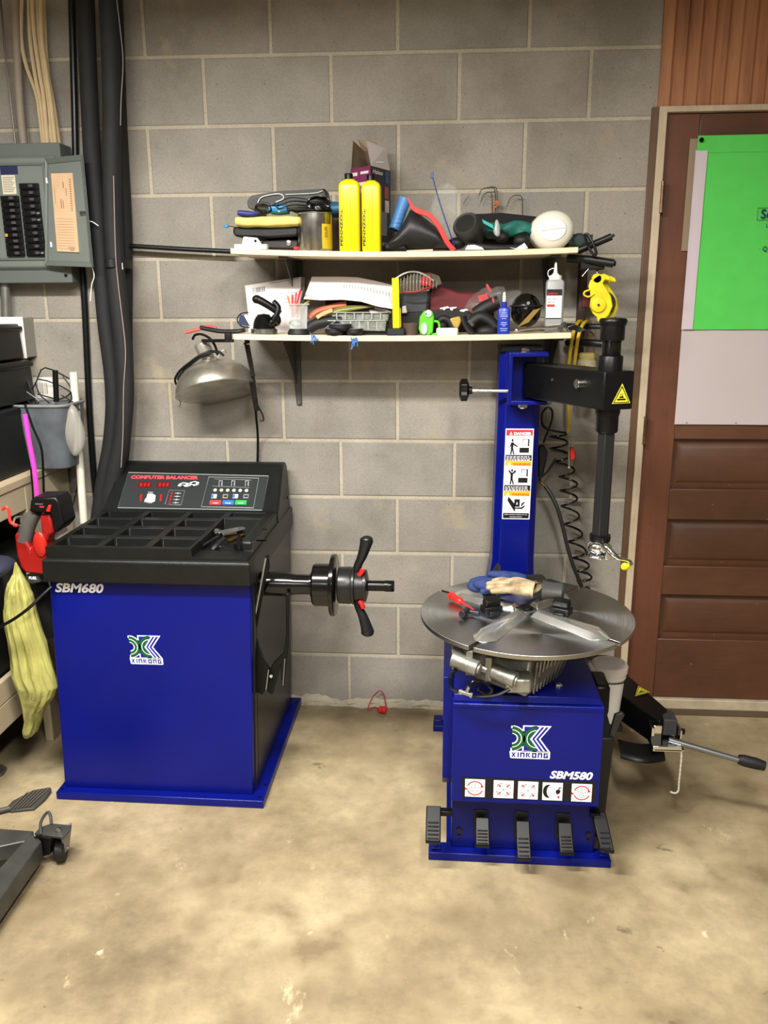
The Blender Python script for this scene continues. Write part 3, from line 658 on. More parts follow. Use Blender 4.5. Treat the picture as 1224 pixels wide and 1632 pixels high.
# ================================================================== WHEEL BALANCER
def logo(parent, o, xd, yd, wdt):
    """the maker's emblem: green arcs, dark bar, white chevrons, word below; unit = 265 wide, 243 high"""
    xd = V(xd).normalized(); yd = V(yd).normalized(); nn = xd.cross(yd); s = wdt/265
    def q(x, y, e): return V(o)+xd*(x*s)+yd*(y*s)+nn*e
    def arc(m, cx, cy, r0, r1, a0, a1, e, n=20):
        A = [math.radians(a0+(a1-a0)*i/n) for i in range(n+1)]
        for a, c in zip(A, A[1:]):
            m.poly([q(cx+r0*math.cos(a), cy+r0*math.sin(a), e), q(cx+r1*math.cos(a), cy+r1*math.sin(a), e), q(cx+r1*math.cos(c), cy+r1*math.sin(c), e), q(cx+r0*math.cos(c), cy+r0*math.sin(c), e)])
    def pg(m, pts, e): m.poly([q(x, y, e) for x, y in pts])
    m = M(); e = .0004     # white keyline layer (coordinates up from the bottom of the word)
    arc(m, 6, 150, 34, 97, -85, 85, e); arc(m, 172, 150, 34, 97, 88, 272, e)
    pg(m, [(0,244),(16,244),(16,224),(0,224)], e); pg(m, [(0,56),(16,56),(16,76),(0,76)], e)
    pg(m, [(78,249),(268,249),(197,150),(268,51),(78,51)], e)
    pg(m, [(0,4),(6,0),(262,0),(266,6),(266,48),(258,56),(0,56),(-6,50)], e)
    m.m(1); e = .0008      # blue
    pg(m, [(88,240),(250,240),(185,150),(250,60),(88,60)], e)
    m.m(2); e = .0012      # green arcs
    arc(m, 6, 150, 42, 62, -88, 88, e); arc(m, 6, 150, 68, 90, -88, 88, e)
    arc(m, 172, 150, 42, 62, 92, 268, e); arc(m, 172, 150, 68, 90, 92, 268, e)
    m.m(0); e = .0016
    arc(m, 6, 150, 62, 67, -88, 88, e); arc(m, 172, 150, 62, 67, 92, 268, e)
    pg(m, [(190,240),(203,240),(142,150),(203,60),(190,60),(128,150)], e); pg(m, [(220,240),(231,240),(168,150),(231,60),(220,60),(157,150)], e)
    # word: plain strokes
    m.m(1); e = .001; H_ = 36; y0 = 10; t = 9; x = 6
    def st_(*r):
        for (a, b_, c, d) in r: pg(m, [(x+a, y0+b_), (x+c, y0+b_), (x+c, y0+d), (x+a, y0+d)], e)
    def dg(a, b_, c, d): pg(m, [(x+a, y0+b_), (x+a+t, y0+b_), (x+c+t, y0+d), (x+c, y0+d)], e)
    dg(0, 0, 22, H_); dg(22, 0, 0, H_); x += 42
    st_((0,0,t,H_)); x += 18
    st_((0,0,t,H_), (0,H_-t,30,H_), (21,0,30,H_)); x += 39
    st_((0,0,t,H_), (0,H_-t,12,H_)); dg(10,18,20,H_); dg(20,0,10,18); x += 40
    st_((0,0,t,H_), (0,H_-t,30,H_), (21,0,30,H_), (0,0,30,t)); x += 39
    st_((0,0,t,H_), (0,H_-t,30,H_), (21,0,30,H_)); x += 39
    st_((0,0,t,H_), (0,H_-t,30,H_), (0,0,30,t), (21,0,30,20), (14,14,30,21))
    return obj('maker_emblem', m, [DEC_W, DEC_B, DEC_G], parent, smooth=False)

wbl = thing('wheel_balancer', 'blue tyre balancer cabinet with black weight tray, control panel and horizontal shaft', 'wheel balancer', (.12,-.34,0))
obj('base_plate', M().hexa([(-.203,-.683,0),(.447,-.688,0),(.447,-.012,0),(-.203,-.012,0)], [(-.203,-.683,.026),(.447,-.688,.026),(.447,-.012,.026),(-.203,-.012,.026)]), BLUE, wbl, bevel=.003)
bo = M()
for x_, y__ in ((-.19,-.665),(.432,-.668),(.436,-.60),(.434,-.05)): bo.cyl((x_,y__,.026),(x_,y__,.028),.005,n=10)
obj('anchor_hole', bo, BLK, wbl)
cab = obj('cabinet', M().hexa([(-.188,-.652,.026),(.409,-.654,.026),(.409,-.045,.026),(-.188,-.045,.026)], [(-.163,-.652,.715),(.432,-.654,.715),(.432,-.045,.715),(-.163,-.045,.715)]), BLUE, wbl, bevel=.003)
sd = M(); sd.hexa([(.408,-.628,.028),(.413,-.628,.028),(.413,-.05,.028),(.408,-.05,.028)], [(.431,-.628,.712),(.436,-.628,.712),(.436,-.05,.712),(.431,-.05,.712)])
obj('side_panel', sd, CHAR, wbl, bevel=.001, label='dark charcoal side panel')
seam = M(); seam.hexa([(.4125,-.600,.03),(.4140,-.600,.03),(.4140,-.597,.03),(.4125,-.597,.03)], [(.4355,-.600,.71),(.437,-.600,.71),(.437,-.597,.71),(.4355,-.597,.71)])
obj('side_seam', seam, BLK, wbl)
logo(wbl, P(209,1058,-.6535), (1,.0,0), (-.036,0,1), .098)
m_ = M(); textfit(m_, 'SBM680', P(88,943,-.6535), (1,0,0), (0,0,1), .026, .147, bold=.035, shear=.25)
obj('model_lettering', m_, DEC_W, wbl, smooth=False)
# tray skirt
TZ = .815
def ring(x0, y0, x1_, y1_, z): return [V((x0,y0,z)), V((x1_,y0,z)), V((x1_,y1_,z)), V((x0,y1_,z))]
sk = M().loft([ring(-.168,-.684,.441,-.03,.710), ring(-.163,-.686,.441,-.03,.775), ring(-.158,-.680,.438,-.03,.782)])
obj('tray_skirt', sk, BLKP, wbl, bevel=.006)
# top tray as a height field with pockets
XL, XR, YF, YB_ = -.152, .432, -.676, -.225
pk = []   # (x0,x1,y0,y1,bottom z)
cx = [(-.135,-.012),(.010,.130),(.152,.262)]
cy = [(-.655,-.575),(-.548,-.468),(-.441,-.361),(-.336,-.262)]
for a, c in cx:
    for d, e in cy: pk.append((a, c, d, e, .735))
pk.append((.285,.415,-.312,-.258,.75))
bk = {XL, XR, YF, YB_}
def brk(v, ed, rp=.007):
    s = set()
    for a in ed: s |= {a, a+rp} if v == 0 else {a-rp, a}
    return s
xs = {XL, XR, .272, .278, .40, .406, .275, .30, .35, .38}; ys = {YF, YB_, -.60, -.594, -.345, -.339, -.640, -.52, -.44}
for (a, c, d, e, z) in pk: xs |= {a, a+.006, c-.006, c}; ys |= {d, d+.006, e-.006, e}
xs = sorted(xs); ys = sorted(ys)
def hz(x, y):
    for (a, c, d, e, z) in pk:
        if a+.0055 <= x <= c-.0055 and d+.0055 <= y <= e-.0055: return z
    if x > .274 and y < -.60+.0005: return .789
    if .277 < x < .401 and -.595 < y < -.344: return .765
    return TZ
tm = M(); nx, ny = len(xs), len(ys)
tm.add([V((x, y, hz(x, y))) for x in xs for y in ys], [(i*ny+j, (i+1)*ny+j, (i+1)*ny+j+1, i*ny+j+1) for i in range(nx-1) for j in range(ny-1)])
def wallstrip(pts): # skirt from edge down
    for (p, q) in zip(pts, pts[1:]): tm.add([p, q, V((q.x, q.y, .775)), V((p.x, p.y, .775))], [(0,1,2,3)])
wallstrip([V((x, YF, hz(x, YF))) for x in xs]); wallstrip([V((x, YB_, hz(x, YB_))) for x in xs])
wallstrip([V((XL, y, hz(XL, y))) for y in ys]); wallstrip([V((XR, y, hz(XR, y))) for y in ys])
obj('weight_tray', tm, BLKP, wbl, bevel=.0025, smooth=True, ang=30)
# little cup at the right front corner and a raised block
obj('tray_peg', M().lathe([(.016,0),(.016,.014),(.010,.018),(.004,.04),(0,.042)], (.385,-.575,.79), n=20), BLKG, wbl)
obj('tray_rib', M().box((.395,-.60,.782),(.430,-.235,.818)), BLKP, wbl, bevel=.008)
# console
CF = [(-.262,.790),(-.262,.812),(-.236,.826),(-.105,.938),(-.09,.947),(-.045,.945),(-.03,.93),(-.03,.72),(-.12,.72),(-.235,.72)]
cn = M(); L_ = [V((-.170+.030*max(0, (z-.8)/.14), y, z)) for y, z in CF]; R_ = [V((.436-.010*max(0, (z-.8)/.14), y, z)) for y, z in CF]
cn.loft([L_, R_]); obj('console', cn, BLKP, wbl, bevel=.007)
# control plate on the slope
A0 = V((-.146,-.229,.8335)); Aup = V((0,.131,.112)).normalized(); An = V((0,-Aup.z,Aup.y)); XD = V((1,0,0))
def cp(u, v, e=0): # u along x (m), v up slope (m)
    return A0+XD*(u+.165*0+v*.17)+Aup*v+An*(e+.0012)
PW, PH = .548, .148
cp0 = A0
def con(px, py, e=.0):
    d = ray(px, py); t = (A0-CP).dot(An)/d.dot(An); return CP+d*t+An*(.0008+e)
kl = [(187,810),(418.6,814.4),(429,758.4),(204,752.6)]
pp = M().hexa([con(a, b_)-An*.003 for a, b_ in kl], [con(a, b_) for a, b_ in kl])
plate = obj('control_plate', pp, mat('graphite_panel', '2b2f31', .3), wbl, bevel=.001)
def frame_(pts, r, e):
    m = M(); ps = [con(a, b_, e) for a, b_ in pts]; m.tube(ps, r, 6, closed=True); return m
obj('silver_border', frame_([(188,809.5),(417.8,813.6),(428,759),(205,753.3)], .0011, .0005), mat('silver_ink', 'c6c8ca', .35, .3), plate)
obj('keypad_border', frame_([(321,808),(404,810),(412.5,762.5),(333,760.5)], .0009, .0005), MATS['silver_ink'], plate)
def onc(m, pts, e): m.poly([con(a, b_, e) for a, b_ in pts])
def rc_(m, x0, y0, x1_, y1_, e, sl=.22):
    h = y1_-y0; onc(m, [(x0-sl*h, y1_), (x1_-sl*h, y1_+.015*(x1_-x0)), (x1_, y0+.015*(x1_-x0)), (x0, y0)], e)
cx_ = con(300,785)-con(299,785); cx_.normalize()
m_ = M(); textfit(m_, 'COMPUTER BALANCER', con(208.5,763,.0006), XD, Aup, .0135, (con(316,763)-con(208.5,763)).length, bold=.05)
obj('title_lettering', m_, mat('red_title', 'e0484c', .45), plate, smooth=False)
LED = mat('dark_red_led', '5c1014', .25)
for x0 in (221, 251):
    m_ = M(); rc_(m_, x0, 768, x0+21, 777, .0005); dsp = obj('led_display', m_, LED, plate, smooth=False)
    m_ = M()
    for k in range(3): rc_(m_, x0+3+6*k, 770, x0+6.5+6*k, 775.5, .0009)
    obj('led_digits', m_, mat('led_red', 'a01c20', .3), dsp, smooth=False)
for x0 in (222, 253.5): m_ = M(); rc_(m_, x0+2, 788, x0+5, 799, .0006, .1); obj('led_bar', m_, mat('led_red', 'a01c20', .3), plate, smooth=False)
m_ = M()   # wheel drawing
onc(m_, [(230,800),(241,802),(247,799),(248,790),(245,788),(235,788),(234,793),(231,797)], .0006); m_.m(1)
onc(m_, [(230.5,801),(240,803),(241,801),(231,799)], .0009); onc(m_, [(236,784),(244,784),(244,788),(236,788)], .0007)
obj('wheel_drawing', m_, [DEC_W, GRY], plate, smooth=False)
m_ = M()   # car drawing
for pts in ([(283,775),(286,771),(292,769),(300,770),(304,773),(300,776),(290,776)], [(299,774),(303,769),(311,767),(318,769),(316,773),(306,776)]): onc(m_, pts, .0006)
m_.m(1)
for pts in ([(287,773),(291,771),(296,771),(296,773)], [(304,772),(308,769),(313,769),(312,772)], [(288,775.5),(291,773.5),(294,775.5),(291,777)], [(303,775.5),(306,773),(309,775),(306,777)]): onc(m_, pts, .001)
obj('car_drawing', m_, [mat('pale_ink', 'b8bcbc', .45), DEC_K], plate, smooth=False)
obj('indicator_border', frame_([(263,804),(288.5,805),(294.5,782.5),(270,781.5)], .0005, .0005), MATS['silver_ink'], plate)
m_ = M()
for k in range(4): x_ = 273-1.2*k; rc_(m_, x_, 784.5+5*k, x_+3, 788+5*k, .0006)
m_.m(1)
for k in range(4): x_ = 279-1.2*k; rc_(m_, x_, 786+5*k, x_+10, 786.8+5*k, .0006); rc_(m_, x_+4, 785.3+5*k, x_+6, 787.6+5*k, .0007)
obj('indicator_lamps', m_, [mat('led_red', 'a01c20', .3), MATS['silver_ink']], plate, smooth=False)
kx = frame_([(339,775),(398,777.5),(400.5,765.5),(342,763.5)], .0005, .0006); obj('key_row_border', kx, MATS['silver_ink'], plate)
for k, x_ in enumerate((349, 369, 391)):
    m_ = M(); rc_(m_, x_, 766, x_+6, 775, .0007, .05); m_.m(1); onc(m_, [(x_+1,775),(x_+4,775),(x_+3.4,771),(x_+5,767),(x_+1,768)], .001)
    obj('key_symbol', m_, [mat('key_grey', '8b8d92', .45), DEC_K], plate, smooth=False)
for k in range(6):
    x_ = 343+10*k; m_ = M().lathe([(.0062,0),(.0062,.0014),(.0052,.002),(0,.002)], con(x_, 781.5+.15*k), An, 18)
    kb = obj('round_key', m_, mat('key_cream', 'c4c6b4', .4), plate)
    mm = M().lathe([(.0022,0),(0,.0002)], con(x_, 781.5+.15*k, .0022), An, 3); obj('key_arrow', mm, mat('olive_ink', '6c6a2c', .5), kb)
for x_, c_ in ((336, 'b'), (354, 'g'), (370, 'b'), (387, 'g')):
    m_ = M(); rc_(m_, x_+1.5, 788, x_+10, 794.5, .001, .15); m_.m(1)
    if c_ == 'b': rc_(m_, x_+1.5, 788.5, x_+5, 794, .0013, .15)
    else: rc_(m_, x_+3, 790, x_+8.5, 792.5, .0013, .15)
    obj('square_key', m_, [mat('key_white', 'd0d4dc', .4) if c_ == 'b' else GRY, mat('key_blue', '2c6cc8', .4) if c_ == 'b' else DEC_K], plate, smooth=False)
for x_, c_, s_ in ((334, 'c8383c', 'STOP'), (354.5, '2c68c4', 'FINE'), (374.5, '20a848', 'START')):
    m_ = M(); rc_(m_, x_+1, 797.5, x_+19, 804.5, .001, .15); m_.m(1)
    textfit(m_, s_, con(x_+5, 803.2, .0014), XD, Aup, .0045, .018)
    obj('wide_key', m_, [mat('key_'+s_.lower(), c_, .4), DEC_W], plate, smooth=False)
# side screw + pegs
obj('side_screw', M().cyl((.436,-.10,.83),(.441,-.10,.83),.006,n=10), BLK, wbl)
# shaft unit (axis along x at y=-.53)
SY, SZ = -.53, .6655
shaft = M().lathe([(.030,0),(.030,.005),(.0365,.012),(.0365,.085),(.031,.115),(.030,.150),(.030,.158),(.036,.160),(.036,.172)], (.425,SY,SZ), (1,0,0), 36)
obj('shaft_housing', shaft, BLKG, wbl, ang=40)
fl = M().lathe([(.030,0),(.060,.001),(.064,.006),(.064,.052),(.068,.054),(.092,.056),(.093,.059),(.093,.068),(.090,.070),(.036,.071)], (.592,SY,SZ), (1,0,0), 48)
obj('flange', fl, BLKG, wbl, ang=35)
obj('threaded_shaft', M().lathe([(.0165,0)]+[(.0165-.001*(i % 2), .02+.003*i) for i in range(40)]+[(.0172,.146),(.0172,.168),(.015,.171)], (.665,SY,SZ), (1,0,0), 24), mat('shaft_steel', '2a2a2c', .22, .8), wbl, ang=40)
nutt = thing('quick_nut', 'black winged quick nut with two curved handles and red levers on the balancer shaft', 'quick nut', (.72,SY,.6))
obj('hub', M().lathe([(.030,0),(.052,.001),(.055,.004),(.056,.036),(.054,.042),(.057,.044),(.057,.050),(.046,.052),(.044,.075),(.042,.086),(.026,.090)], (.668,SY,SZ), (1,0,0), 40), mat('nut_black', '1a1b1c', .32), nutt, ang=40)
obj('nut_ring', M().lathe([(.045,0),(.0485,.001),(.0485,.008),(.045,.009)], (.744,SY,SZ), (1,0,0), 36), mat('nut_black', '1a1b1c', .32), nutt)
for s in (1, -1):
    hp = [V((.722,SY,SZ+s*.040)), V((.729,SY-.004,SZ+s*.066)), V((.742,SY-.008,SZ+s*.096)), V((.752,SY-.01,SZ+s*.128)), V((.756,SY-.01,SZ+s*.146))]
    hd = M().tube(hp, lambda t: .0125+.0085*max(0, (t-.35)/.65)**1.0*(1 if t < .93 else .9), 14, smooth=6); hd.ell(hp[-1], .0185,.0185,.012, 18, 10)
    obj('wing_handle', hd, MATS['nut_black'], nutt, ang=60)
    obj('red_lever', M().tube([V((.734,SY-.022,SZ+s*.040)), V((.742,SY-.026,SZ+s*.052)), V((.744,SY-.024,SZ+s*.060))], .0075, 10, smooth=3), RED, nutt, label='red lever tip')
# width caliper and its black shield hanging at the side
yq = -.60
def pls(pts, y, d): return M().prism([P(a, b_, y) for a, b_ in pts], (0, d, 0))
cal = obj('rim_caliper', pls([(424,882),(428,884),(430,905),(424,920),(408,1010),(416,1045),(430,1066),(424,1098),(418,1108),(400,1098),(397,1090),(398,1014)], -.60, .010), BLK, wbl, bevel=.002)
obj('pale_edge', M().tube([P(423.5,890,-.604), P(400.5,1014,-.604)], .0030, 8), mat('bare_steel', 'b0b2b0', .3, .8), cal, label='bare steel edge strip')
obj('inner_arm', pls([(455,946),(461,946),(460,1030),(454,1090),(450,1094),(447,1062),(436,1104),(430,1106),(424,1098),(430,1066),(436,1056),(452,1040),(456,1010)], -.585, .010), BLK, cal, bevel=.002)
obj('pivot_plate', pls([(414,1030),(421,1050),(431,1062),(440,1058),(442,1080),(435,1108),(428,1104),(418,1090)], -.575, .012), mat('gunmetal', '2a2b2d', .35, .5), cal, bevel=.002)
obj('pointer', M().tube([P(428,1068,-.612), P(424,1099,-.612)], .0018, 8), MATS['bare_steel'], cal)
obj('pointer', M().tube([P(454,1050,-.60), P(451,1092,-.60)], .0014, 8), MATS['bare_steel'], cal)
obj('pivot_pin', M().cyl(P(432,1078,-.59), P(432,1078,-.60), .005, n=12), CHROME, cal)
# tools lying in the tray recess
pr = thing('weight_pliers', 'wheel weight pliers with black handles and chrome jaws lying in the black tray', 'pliers', (.33,-.47,.765))
z = .802
obj('handle', M().tube([G(313,876,z-.015), G(330,866,z-.006), G(347,856,z)], .007, 10, smooth=5, flat=.7), BLKM, pr)
obj('handle', M().tube([G(338,876,z-.015), G(346,868,z-.004), G(357,858,z)], .007, 10, smooth=5, flat=.7), BLKM, pr)
j = M(); j.ell(G(352,849,z+.004),.018,.012,.008,16,10); j.prism([G(350,852,z), G(366,848,z), G(384,845,z), G(392,846,z), G(391,849,z), G(372,854,z), G(356,858,z)], (0,0,.012)); j.cyl(G(348,846,z), G(346,852,z)+V((0,0,.01)), .009, n=14)
obj('jaws', j, CHROME, pr, bevel=.001)
tag(obj('valve_tool', M().tube([G(363,863,z), G(372,860,z), G(388,853,z)], .0055, 10, smooth=3), BRASS), 'small brass valve tool beside the pliers in the black tray', 'tool')
tag(obj('hex_key', M().tube([G(398,850,z), G(407,844,z+.004), G(427,843,z+.02)], .003, 8), CHROME), 'thin chrome rod lying at the right rim of the black tray', 'rod')
tag(obj('hex_key', M().tube([G(410,861,z+.01), G(424,861,z+.02)], .0035, 8), BLKG), 'short black pin at the right edge of the tray nearer the shaft', 'pin')
# ================================================================== TYRE CHANGER
tc_ = thing('tyre_changer', 'blue tyre changer with steel turntable, upright column, black swing arm and foot pedals', 'tyre changer', (1.2,-.55,0))
bp_ = M().box((.951,-.885,0),(1.444,-.838,.022)); bp_.box((.951,-.19,0),(1.444,-.14,.022)); bp_.box((1.0,-.84,0),(1.402,-.18,.022)); bp_.box((.951,-.890,0),(1.444,-.884,.024))
obj('base_plate', bp_, BLUE, tc_, bevel=.002)
obj('rear_anchor', M().box((.953,-.19,.022),(.985,-.15,.045)), BLUED, tc_, bevel=.002)
an = M()
for x_ in (.972, 1.426): an.box((x_-.012,-.878,.022),(x_+.012,-.856,.030)); an.cyl((x_,-.866,.03),(x_,-.866,.034),.006,n=6)
obj('anchor_clip', an, BLUED, tc_, bevel=.001)
obj('lower_body', M().box((1.013,-.857,.022),(1.402,-.20,.47)), BLUED, tc_, bevel=.003)
fr = M(); fr.prism([(1.011,-.862,.168),(1.011,-.902,.195),(1.011,-.902,.478),(1.011,-.898,.482),(1.011,-.862,.482)], (.386,0,0))
obj('front_hood', fr, BLUE, tc_, bevel=.002)
obj('top_hood', M().hexa([(1.012,-.892,.482),(1.392,-.892,.482),(1.402,-.22,.482),(1.012,-.22,.482)], [(1.014,-.885,.500),(1.388,-.885,.500),(1.388,-.22,.500),(1.014,-.22,.500)]), BLUE, tc_, bevel=.002)
sr = M().prism([(.986,-.80,.20),(.986,-.80,.505),(.986,-.25,.505),(.986,-.25,.16),(.986,-.76,.16)], (.027,0,0)); obj('side_rail', sr, BLUE, tc_, bevel=.002)
obj('seam_strip', M().box((1.013,-.9035,.468),(1.396,-.9015,.471)), BLUED, tc_)
obj('hood_bolt', M().lathe([(.011,0),(.011,.004),(.008,.008),(0,.009)], G(890,1094,.500), (0,0,1), 6), CHROME, tc_)
ms = M()
for x_, z_ in ((1.035,.075),(1.385,.078)): ms.cyl((x_,-.858,z_),(x_,-.861,z_),.008,n=12); ms.cyl((x_,-.8585,z_-.018),(x_,-.8605,z_-.018),.004,n=8)
obj('slot_screw', ms, DEC_K, tc_)
logo(tc_, P(813,1208,-.9025), (1,0,.0), (-.0,0,1), .102)
m_ = M(); textfit(m_, 'SBM580', P(876,1240,-.9025), (1,0,-.005), (0,0,1), .021, .111, bold=.035, shear=.25)
obj('model_lettering', m_, DEC_W, tc_, smooth=False)
# pedal decal strip
ds = M(); a = P(736,1238,-.9025); c = P(948,1280,-.9025); x0, x1_ = a.x, c.x; zt = a.z; zb = P(736,1270,-.9025).z
ds.box((x0,-.9032,zb),(x1_,-.902,zt)); strip = obj('pictogram_strip', ds, DEC_K, tc_)
def arcm(m, c, r0, r1, a0, a1, e, n=14):
    A = [math.radians(a0+(a1-a0)*i/n) for i in range(n+1)]
    for a, b_ in zip(A, A[1:]): m.poly([c+V((r0*math.cos(a),-e,r0*math.sin(a))), c+V((r1*math.cos(a),-e,r1*math.sin(a))), c+V((r1*math.cos(b_),-e,r1*math.sin(b_))), c+V((r0*math.cos(b_),-e,r0*math.sin(b_)))])
for k, (pxc, kind) in enumerate(((757,'rot'),(802.5,'in'),(841.5,'out'),(880.5,'tyre'),(927,'rot'))):
    ct = P(pxc, 1256+(pxc-757)*.045, -.9034); h = .0262
    sq = M().box(ct+V((-h,-.0004,-h)), ct+V((h,.0004,h))); sq.v = sq.v
    s_ = obj('pictogram', sq, DEC_W, strip, bevel=.002)
    m = M(); e = .0008
    if kind == 'rot':
        arcm(m, ct, .0185,.0215, 20, 160, e); arcm(m, ct, .0185,.0215, 200, 340, e)
        for (u, w_) in ((.021,.004),(-.021,-.004)): m.poly([ct+V((u+.003,-e,w_)), ct+V((u-.005,-e,w_+.006)), ct+V((u-.006,-e,w_-.002))])
        m.m(1); arcm(m, ct, .0135,.0142, 0, 360, e, 24); arcm(m, ct, .003,.004, 0, 360, e)
        for t in range(5): m.poly([ct+V((.0095*math.cos(t*1.256+1.57)+dx,-e,.0095*math.sin(t*1.256+1.57)+dz)) for dx, dz in ((-.0014,-.0014),(.0014,-.0014),(.0014,.0014),(-.0014,.0014))])
    elif kind in ('in', 'out'):
        m.m(1)
        for q in range(4): arcm(m, ct, .0185,.0200, 15+90*q-7, 75+90*q-8, e); arcm(m, ct, .0150,.0158, 10+90*q, 80+90*q, e)
        arcm(m, ct, .0018,.003, 0, 360, e); m.m(0)
        for q in range(4):
            a = math.radians(45+90*q); d = V((math.cos(a),0,math.sin(a))); n_ = V((-d.z,0,d.x)); o = ct+V((0,-e-.0002,0))
            m.poly([o+d*.012-n_*.0008, o+d*.023-n_*.0008, o+d*.023+n_*.0008, o+d*.012+n_*.0008])
            tp = .010 if kind == 'in' else .024; bt_ = .015 if kind == 'in' else .019; m.poly([o+d*tp, o+d*bt_+n_*.003, o+d*bt_-n_*.003])
    else:
        m.m(2)
        o = ct+V((-.006,-e,.001)); n = 24
        m.poly([o+V((-.005+.014*math.cos(2*PI*i/n),0,.0195*math.sin(2*PI*i/n))) for i in range(n)])
        m.m(3); m.poly([o+V((.003+.012*math.cos(2*PI*i/n),-.0002,.0185*math.sin(2*PI*i/n))) for i in range(n)])
        m.m(1); 
        A = [2*PI*i/n for i in range(n+1)]
        for a, b_ in zip(A, A[1:]): m.poly([o+V((.003+r1*math.cos(t),-.0004,r2*math.sin(t))) for t, r1, r2 in ((a,.008,.013),(a,.009,.0142),(b_,.009,.0142),(b_,.008,.013))])
        m.m(2); m.poly([ct+V((x,-e-.0006,z)) for x, z in ((.008,.004),(.014,.008),(.021,.004),(.018,-.004),(.012,-.007),(.009,-.003))])
        m.poly([ct+V((x,-e-.0006,z)) for x, z in ((.016,.006),(.018,.006),(.017,.012),(.023,.012),(.023,.014),(.015,.014))])
        m.m(0); m.poly([ct+V((x,-e-.0006,z)) for x, z in ((.016,-.011),(.019,-.014),(.0175,-.018),(.0145,-.018),(.013,-.014))])
    obj('symbol', m, [DEC_R, mat('grey_ink', '6c7480', .5), DEC_K, DEC_W], s_, smooth=False)
# pedals
def pedal(cx, yb, y0, y1, z0, z1, wd, tilt=0, guard=True):
    m = M(); nn = 8
    m.hexa([(cx-wd/2+tilt*0,y0,z0),(cx+wd/2,y0,z0),(cx+wd/2,y1,z1),(cx-wd/2,y1,z1)], [(cx-wd/2,y0-.004,z0+.012),(cx+wd/2,y0-.004,z0+.012),(cx+wd/2,y1-.004,z1+.012),(cx-wd/2,y1-.004,z1+.012)])
    o = obj('pedal', m, BLK, tc_, bevel=.003)
    t = M()
    for k in range(5):
        f_ = .08+.11*k; yy_ = y0+(y1-y0)*f_-.0055; zz = z0+(z1-z0)*f_+.0125
        t.box((cx-wd*.36,yy_-.0015,zz-.001),(cx+wd*.36,yy_+.0015,zz+.002))
    obj('tread', t, mat('worn_tread', '2c2c2e', .3, .5), o, bevel=.0005)
    return o
pd3 = []
for pxc, zt_, zb_, yf_ in ((767,.118,.070,-.925),(832,.112,.050,-.945),(900,.112,.062,-.930)):
    xc = P(pxc, 1330, -.90).x
    obj('pedal_slot', M().box((xc-.019,-.860,.062),(xc+.019,-.857,.142)), DEC_K, tc_, bevel=.0015)
    q = pedal(xc+.003, 0, yf_, -.868, zb_, zt_, .038)
    obj('pedal_bar', M().box((xc-.010,-.878,zb_+.012),(xc+.010,-.855,zt_-.004)), BLK, q, bevel=.002)
q = pedal(.964, -.9, -.955, -.875, .098, .152, .040)
obj('pedal_bar', M().box((.964,-.885,.135),(1.014,-.865,.150)), BLK, q, bevel=.002)
m = M().hexa([(1.400,-.94,.085),(1.437,-.945,.083),(1.425,-.86,.145),(1.388,-.86,.145)], [(1.400,-.945,.098),(1.437,-.95,.096),(1.425,-.865,.157),(1.388,-.865,.157)])
q = obj('pedal', m, BLK, tc_, bevel=.003); obj('pedal_bar', M().box((1.385,-.875,.138),(1.41,-.85,.156)), BLK, q)
t = M()
for k in range(4): t.box((1.404,-.946+.011*k,.0995+.0075*k),(1.428,-.943+.011*k,.102+.0075*k))
obj('tread', t, mat('worn_tread', '2c2c2e', .3, .5), q)
# gearbox and clamping cylinders under the table
TC = V((1.211,-.685,.652)); TR = .291
gb = M(); c0 = P(840,1100,-.905)
g = obj('gear_housing', M().hexa([G(745,1078,.520), G(838,1112,.505), G(892,1072,.515), (1.20,-.60,.515)], [G(738,1030,.595), G(845,1052,.595), G(905,1045,.595), (1.20,-.60,.60)]), CAST, tc_, bevel=.006)
rb = M()
for k in range(9):
    u = .12+.1*k; a = G(841,1108,.507).lerp(G(892,1072,.517), u); b_ = G(847,1054,.593).lerp(G(905,1046,.593), u); a += V((.004,-.005,0)); b_ += V((.004,-.005,0)); rb.tube([a, b_], .003, 6)
obj('cooling_rib', rb, CAST, g)
for (p0, p1, r_, nm) in (((722,1050),(762,1066),.020,'clamp_cylinder'), ((786,1070),(822,1085),.021,'clamp_cylinder')):
    a, b_ = P(*p0, -.90), P(*p1, -.93); m = M().cyl(a, b_, r_, n=24); m.cyl(b_, b_+(b_-a).normalized()*.006, r_*.7, n=20); obj(nm, m, CAST, tc_, bevel=.001)
obj('piston_rod', M().cyl(P(758,1060,-.905), P(776,1068,-.915), .010, n=16), STEEL, tc_)
for px_, y0_, y1_ in ((748,1035,1074),(778,1046,1084)):
    a = P(px_-5, y0_, -.905); b_ = P(px_+5, y1_, -.905); obj('clamp_bracket', M().box((a.x,-.915,b_.z),(b_.x,-.80,a.z)), CAST, tc_, bevel=.002)
a = P(720,1042,-.90); b_ = P(738,1066,-.90); obj('cylinder_cap', M().box((a.x,-.91,b_.z),(b_.x,-.84,a.z)), CAST, tc_, bevel=.004)
a = P(806,1080,-.93); b_ = P(846,1104,-.93); obj('end_cap', M().box((a.x,-.94,b_.z),(b_.x,-.88,a.z)), CAST, tc_, bevel=.006)
ha = M().tube([P(727,1066,-.91), P(718,1080,-.93), P(722,1098,-.94), P(738,1104,-.945), P(760,1110,-.945), P(790,1108,-.945), P(812,1098,-.94)], .0046, 10, smooth=8)
obj('air_hose', ha, BLKG, tc_); obj('air_hose', M().tube([P(746,1096,-.945), P(755,1086,-.94), P(772,1088,-.93), P(784,1100,-.92), P(776,1106,-.91), P(762,1098,-.91)], .0044, 10, smooth=8), BLKG, tc_)
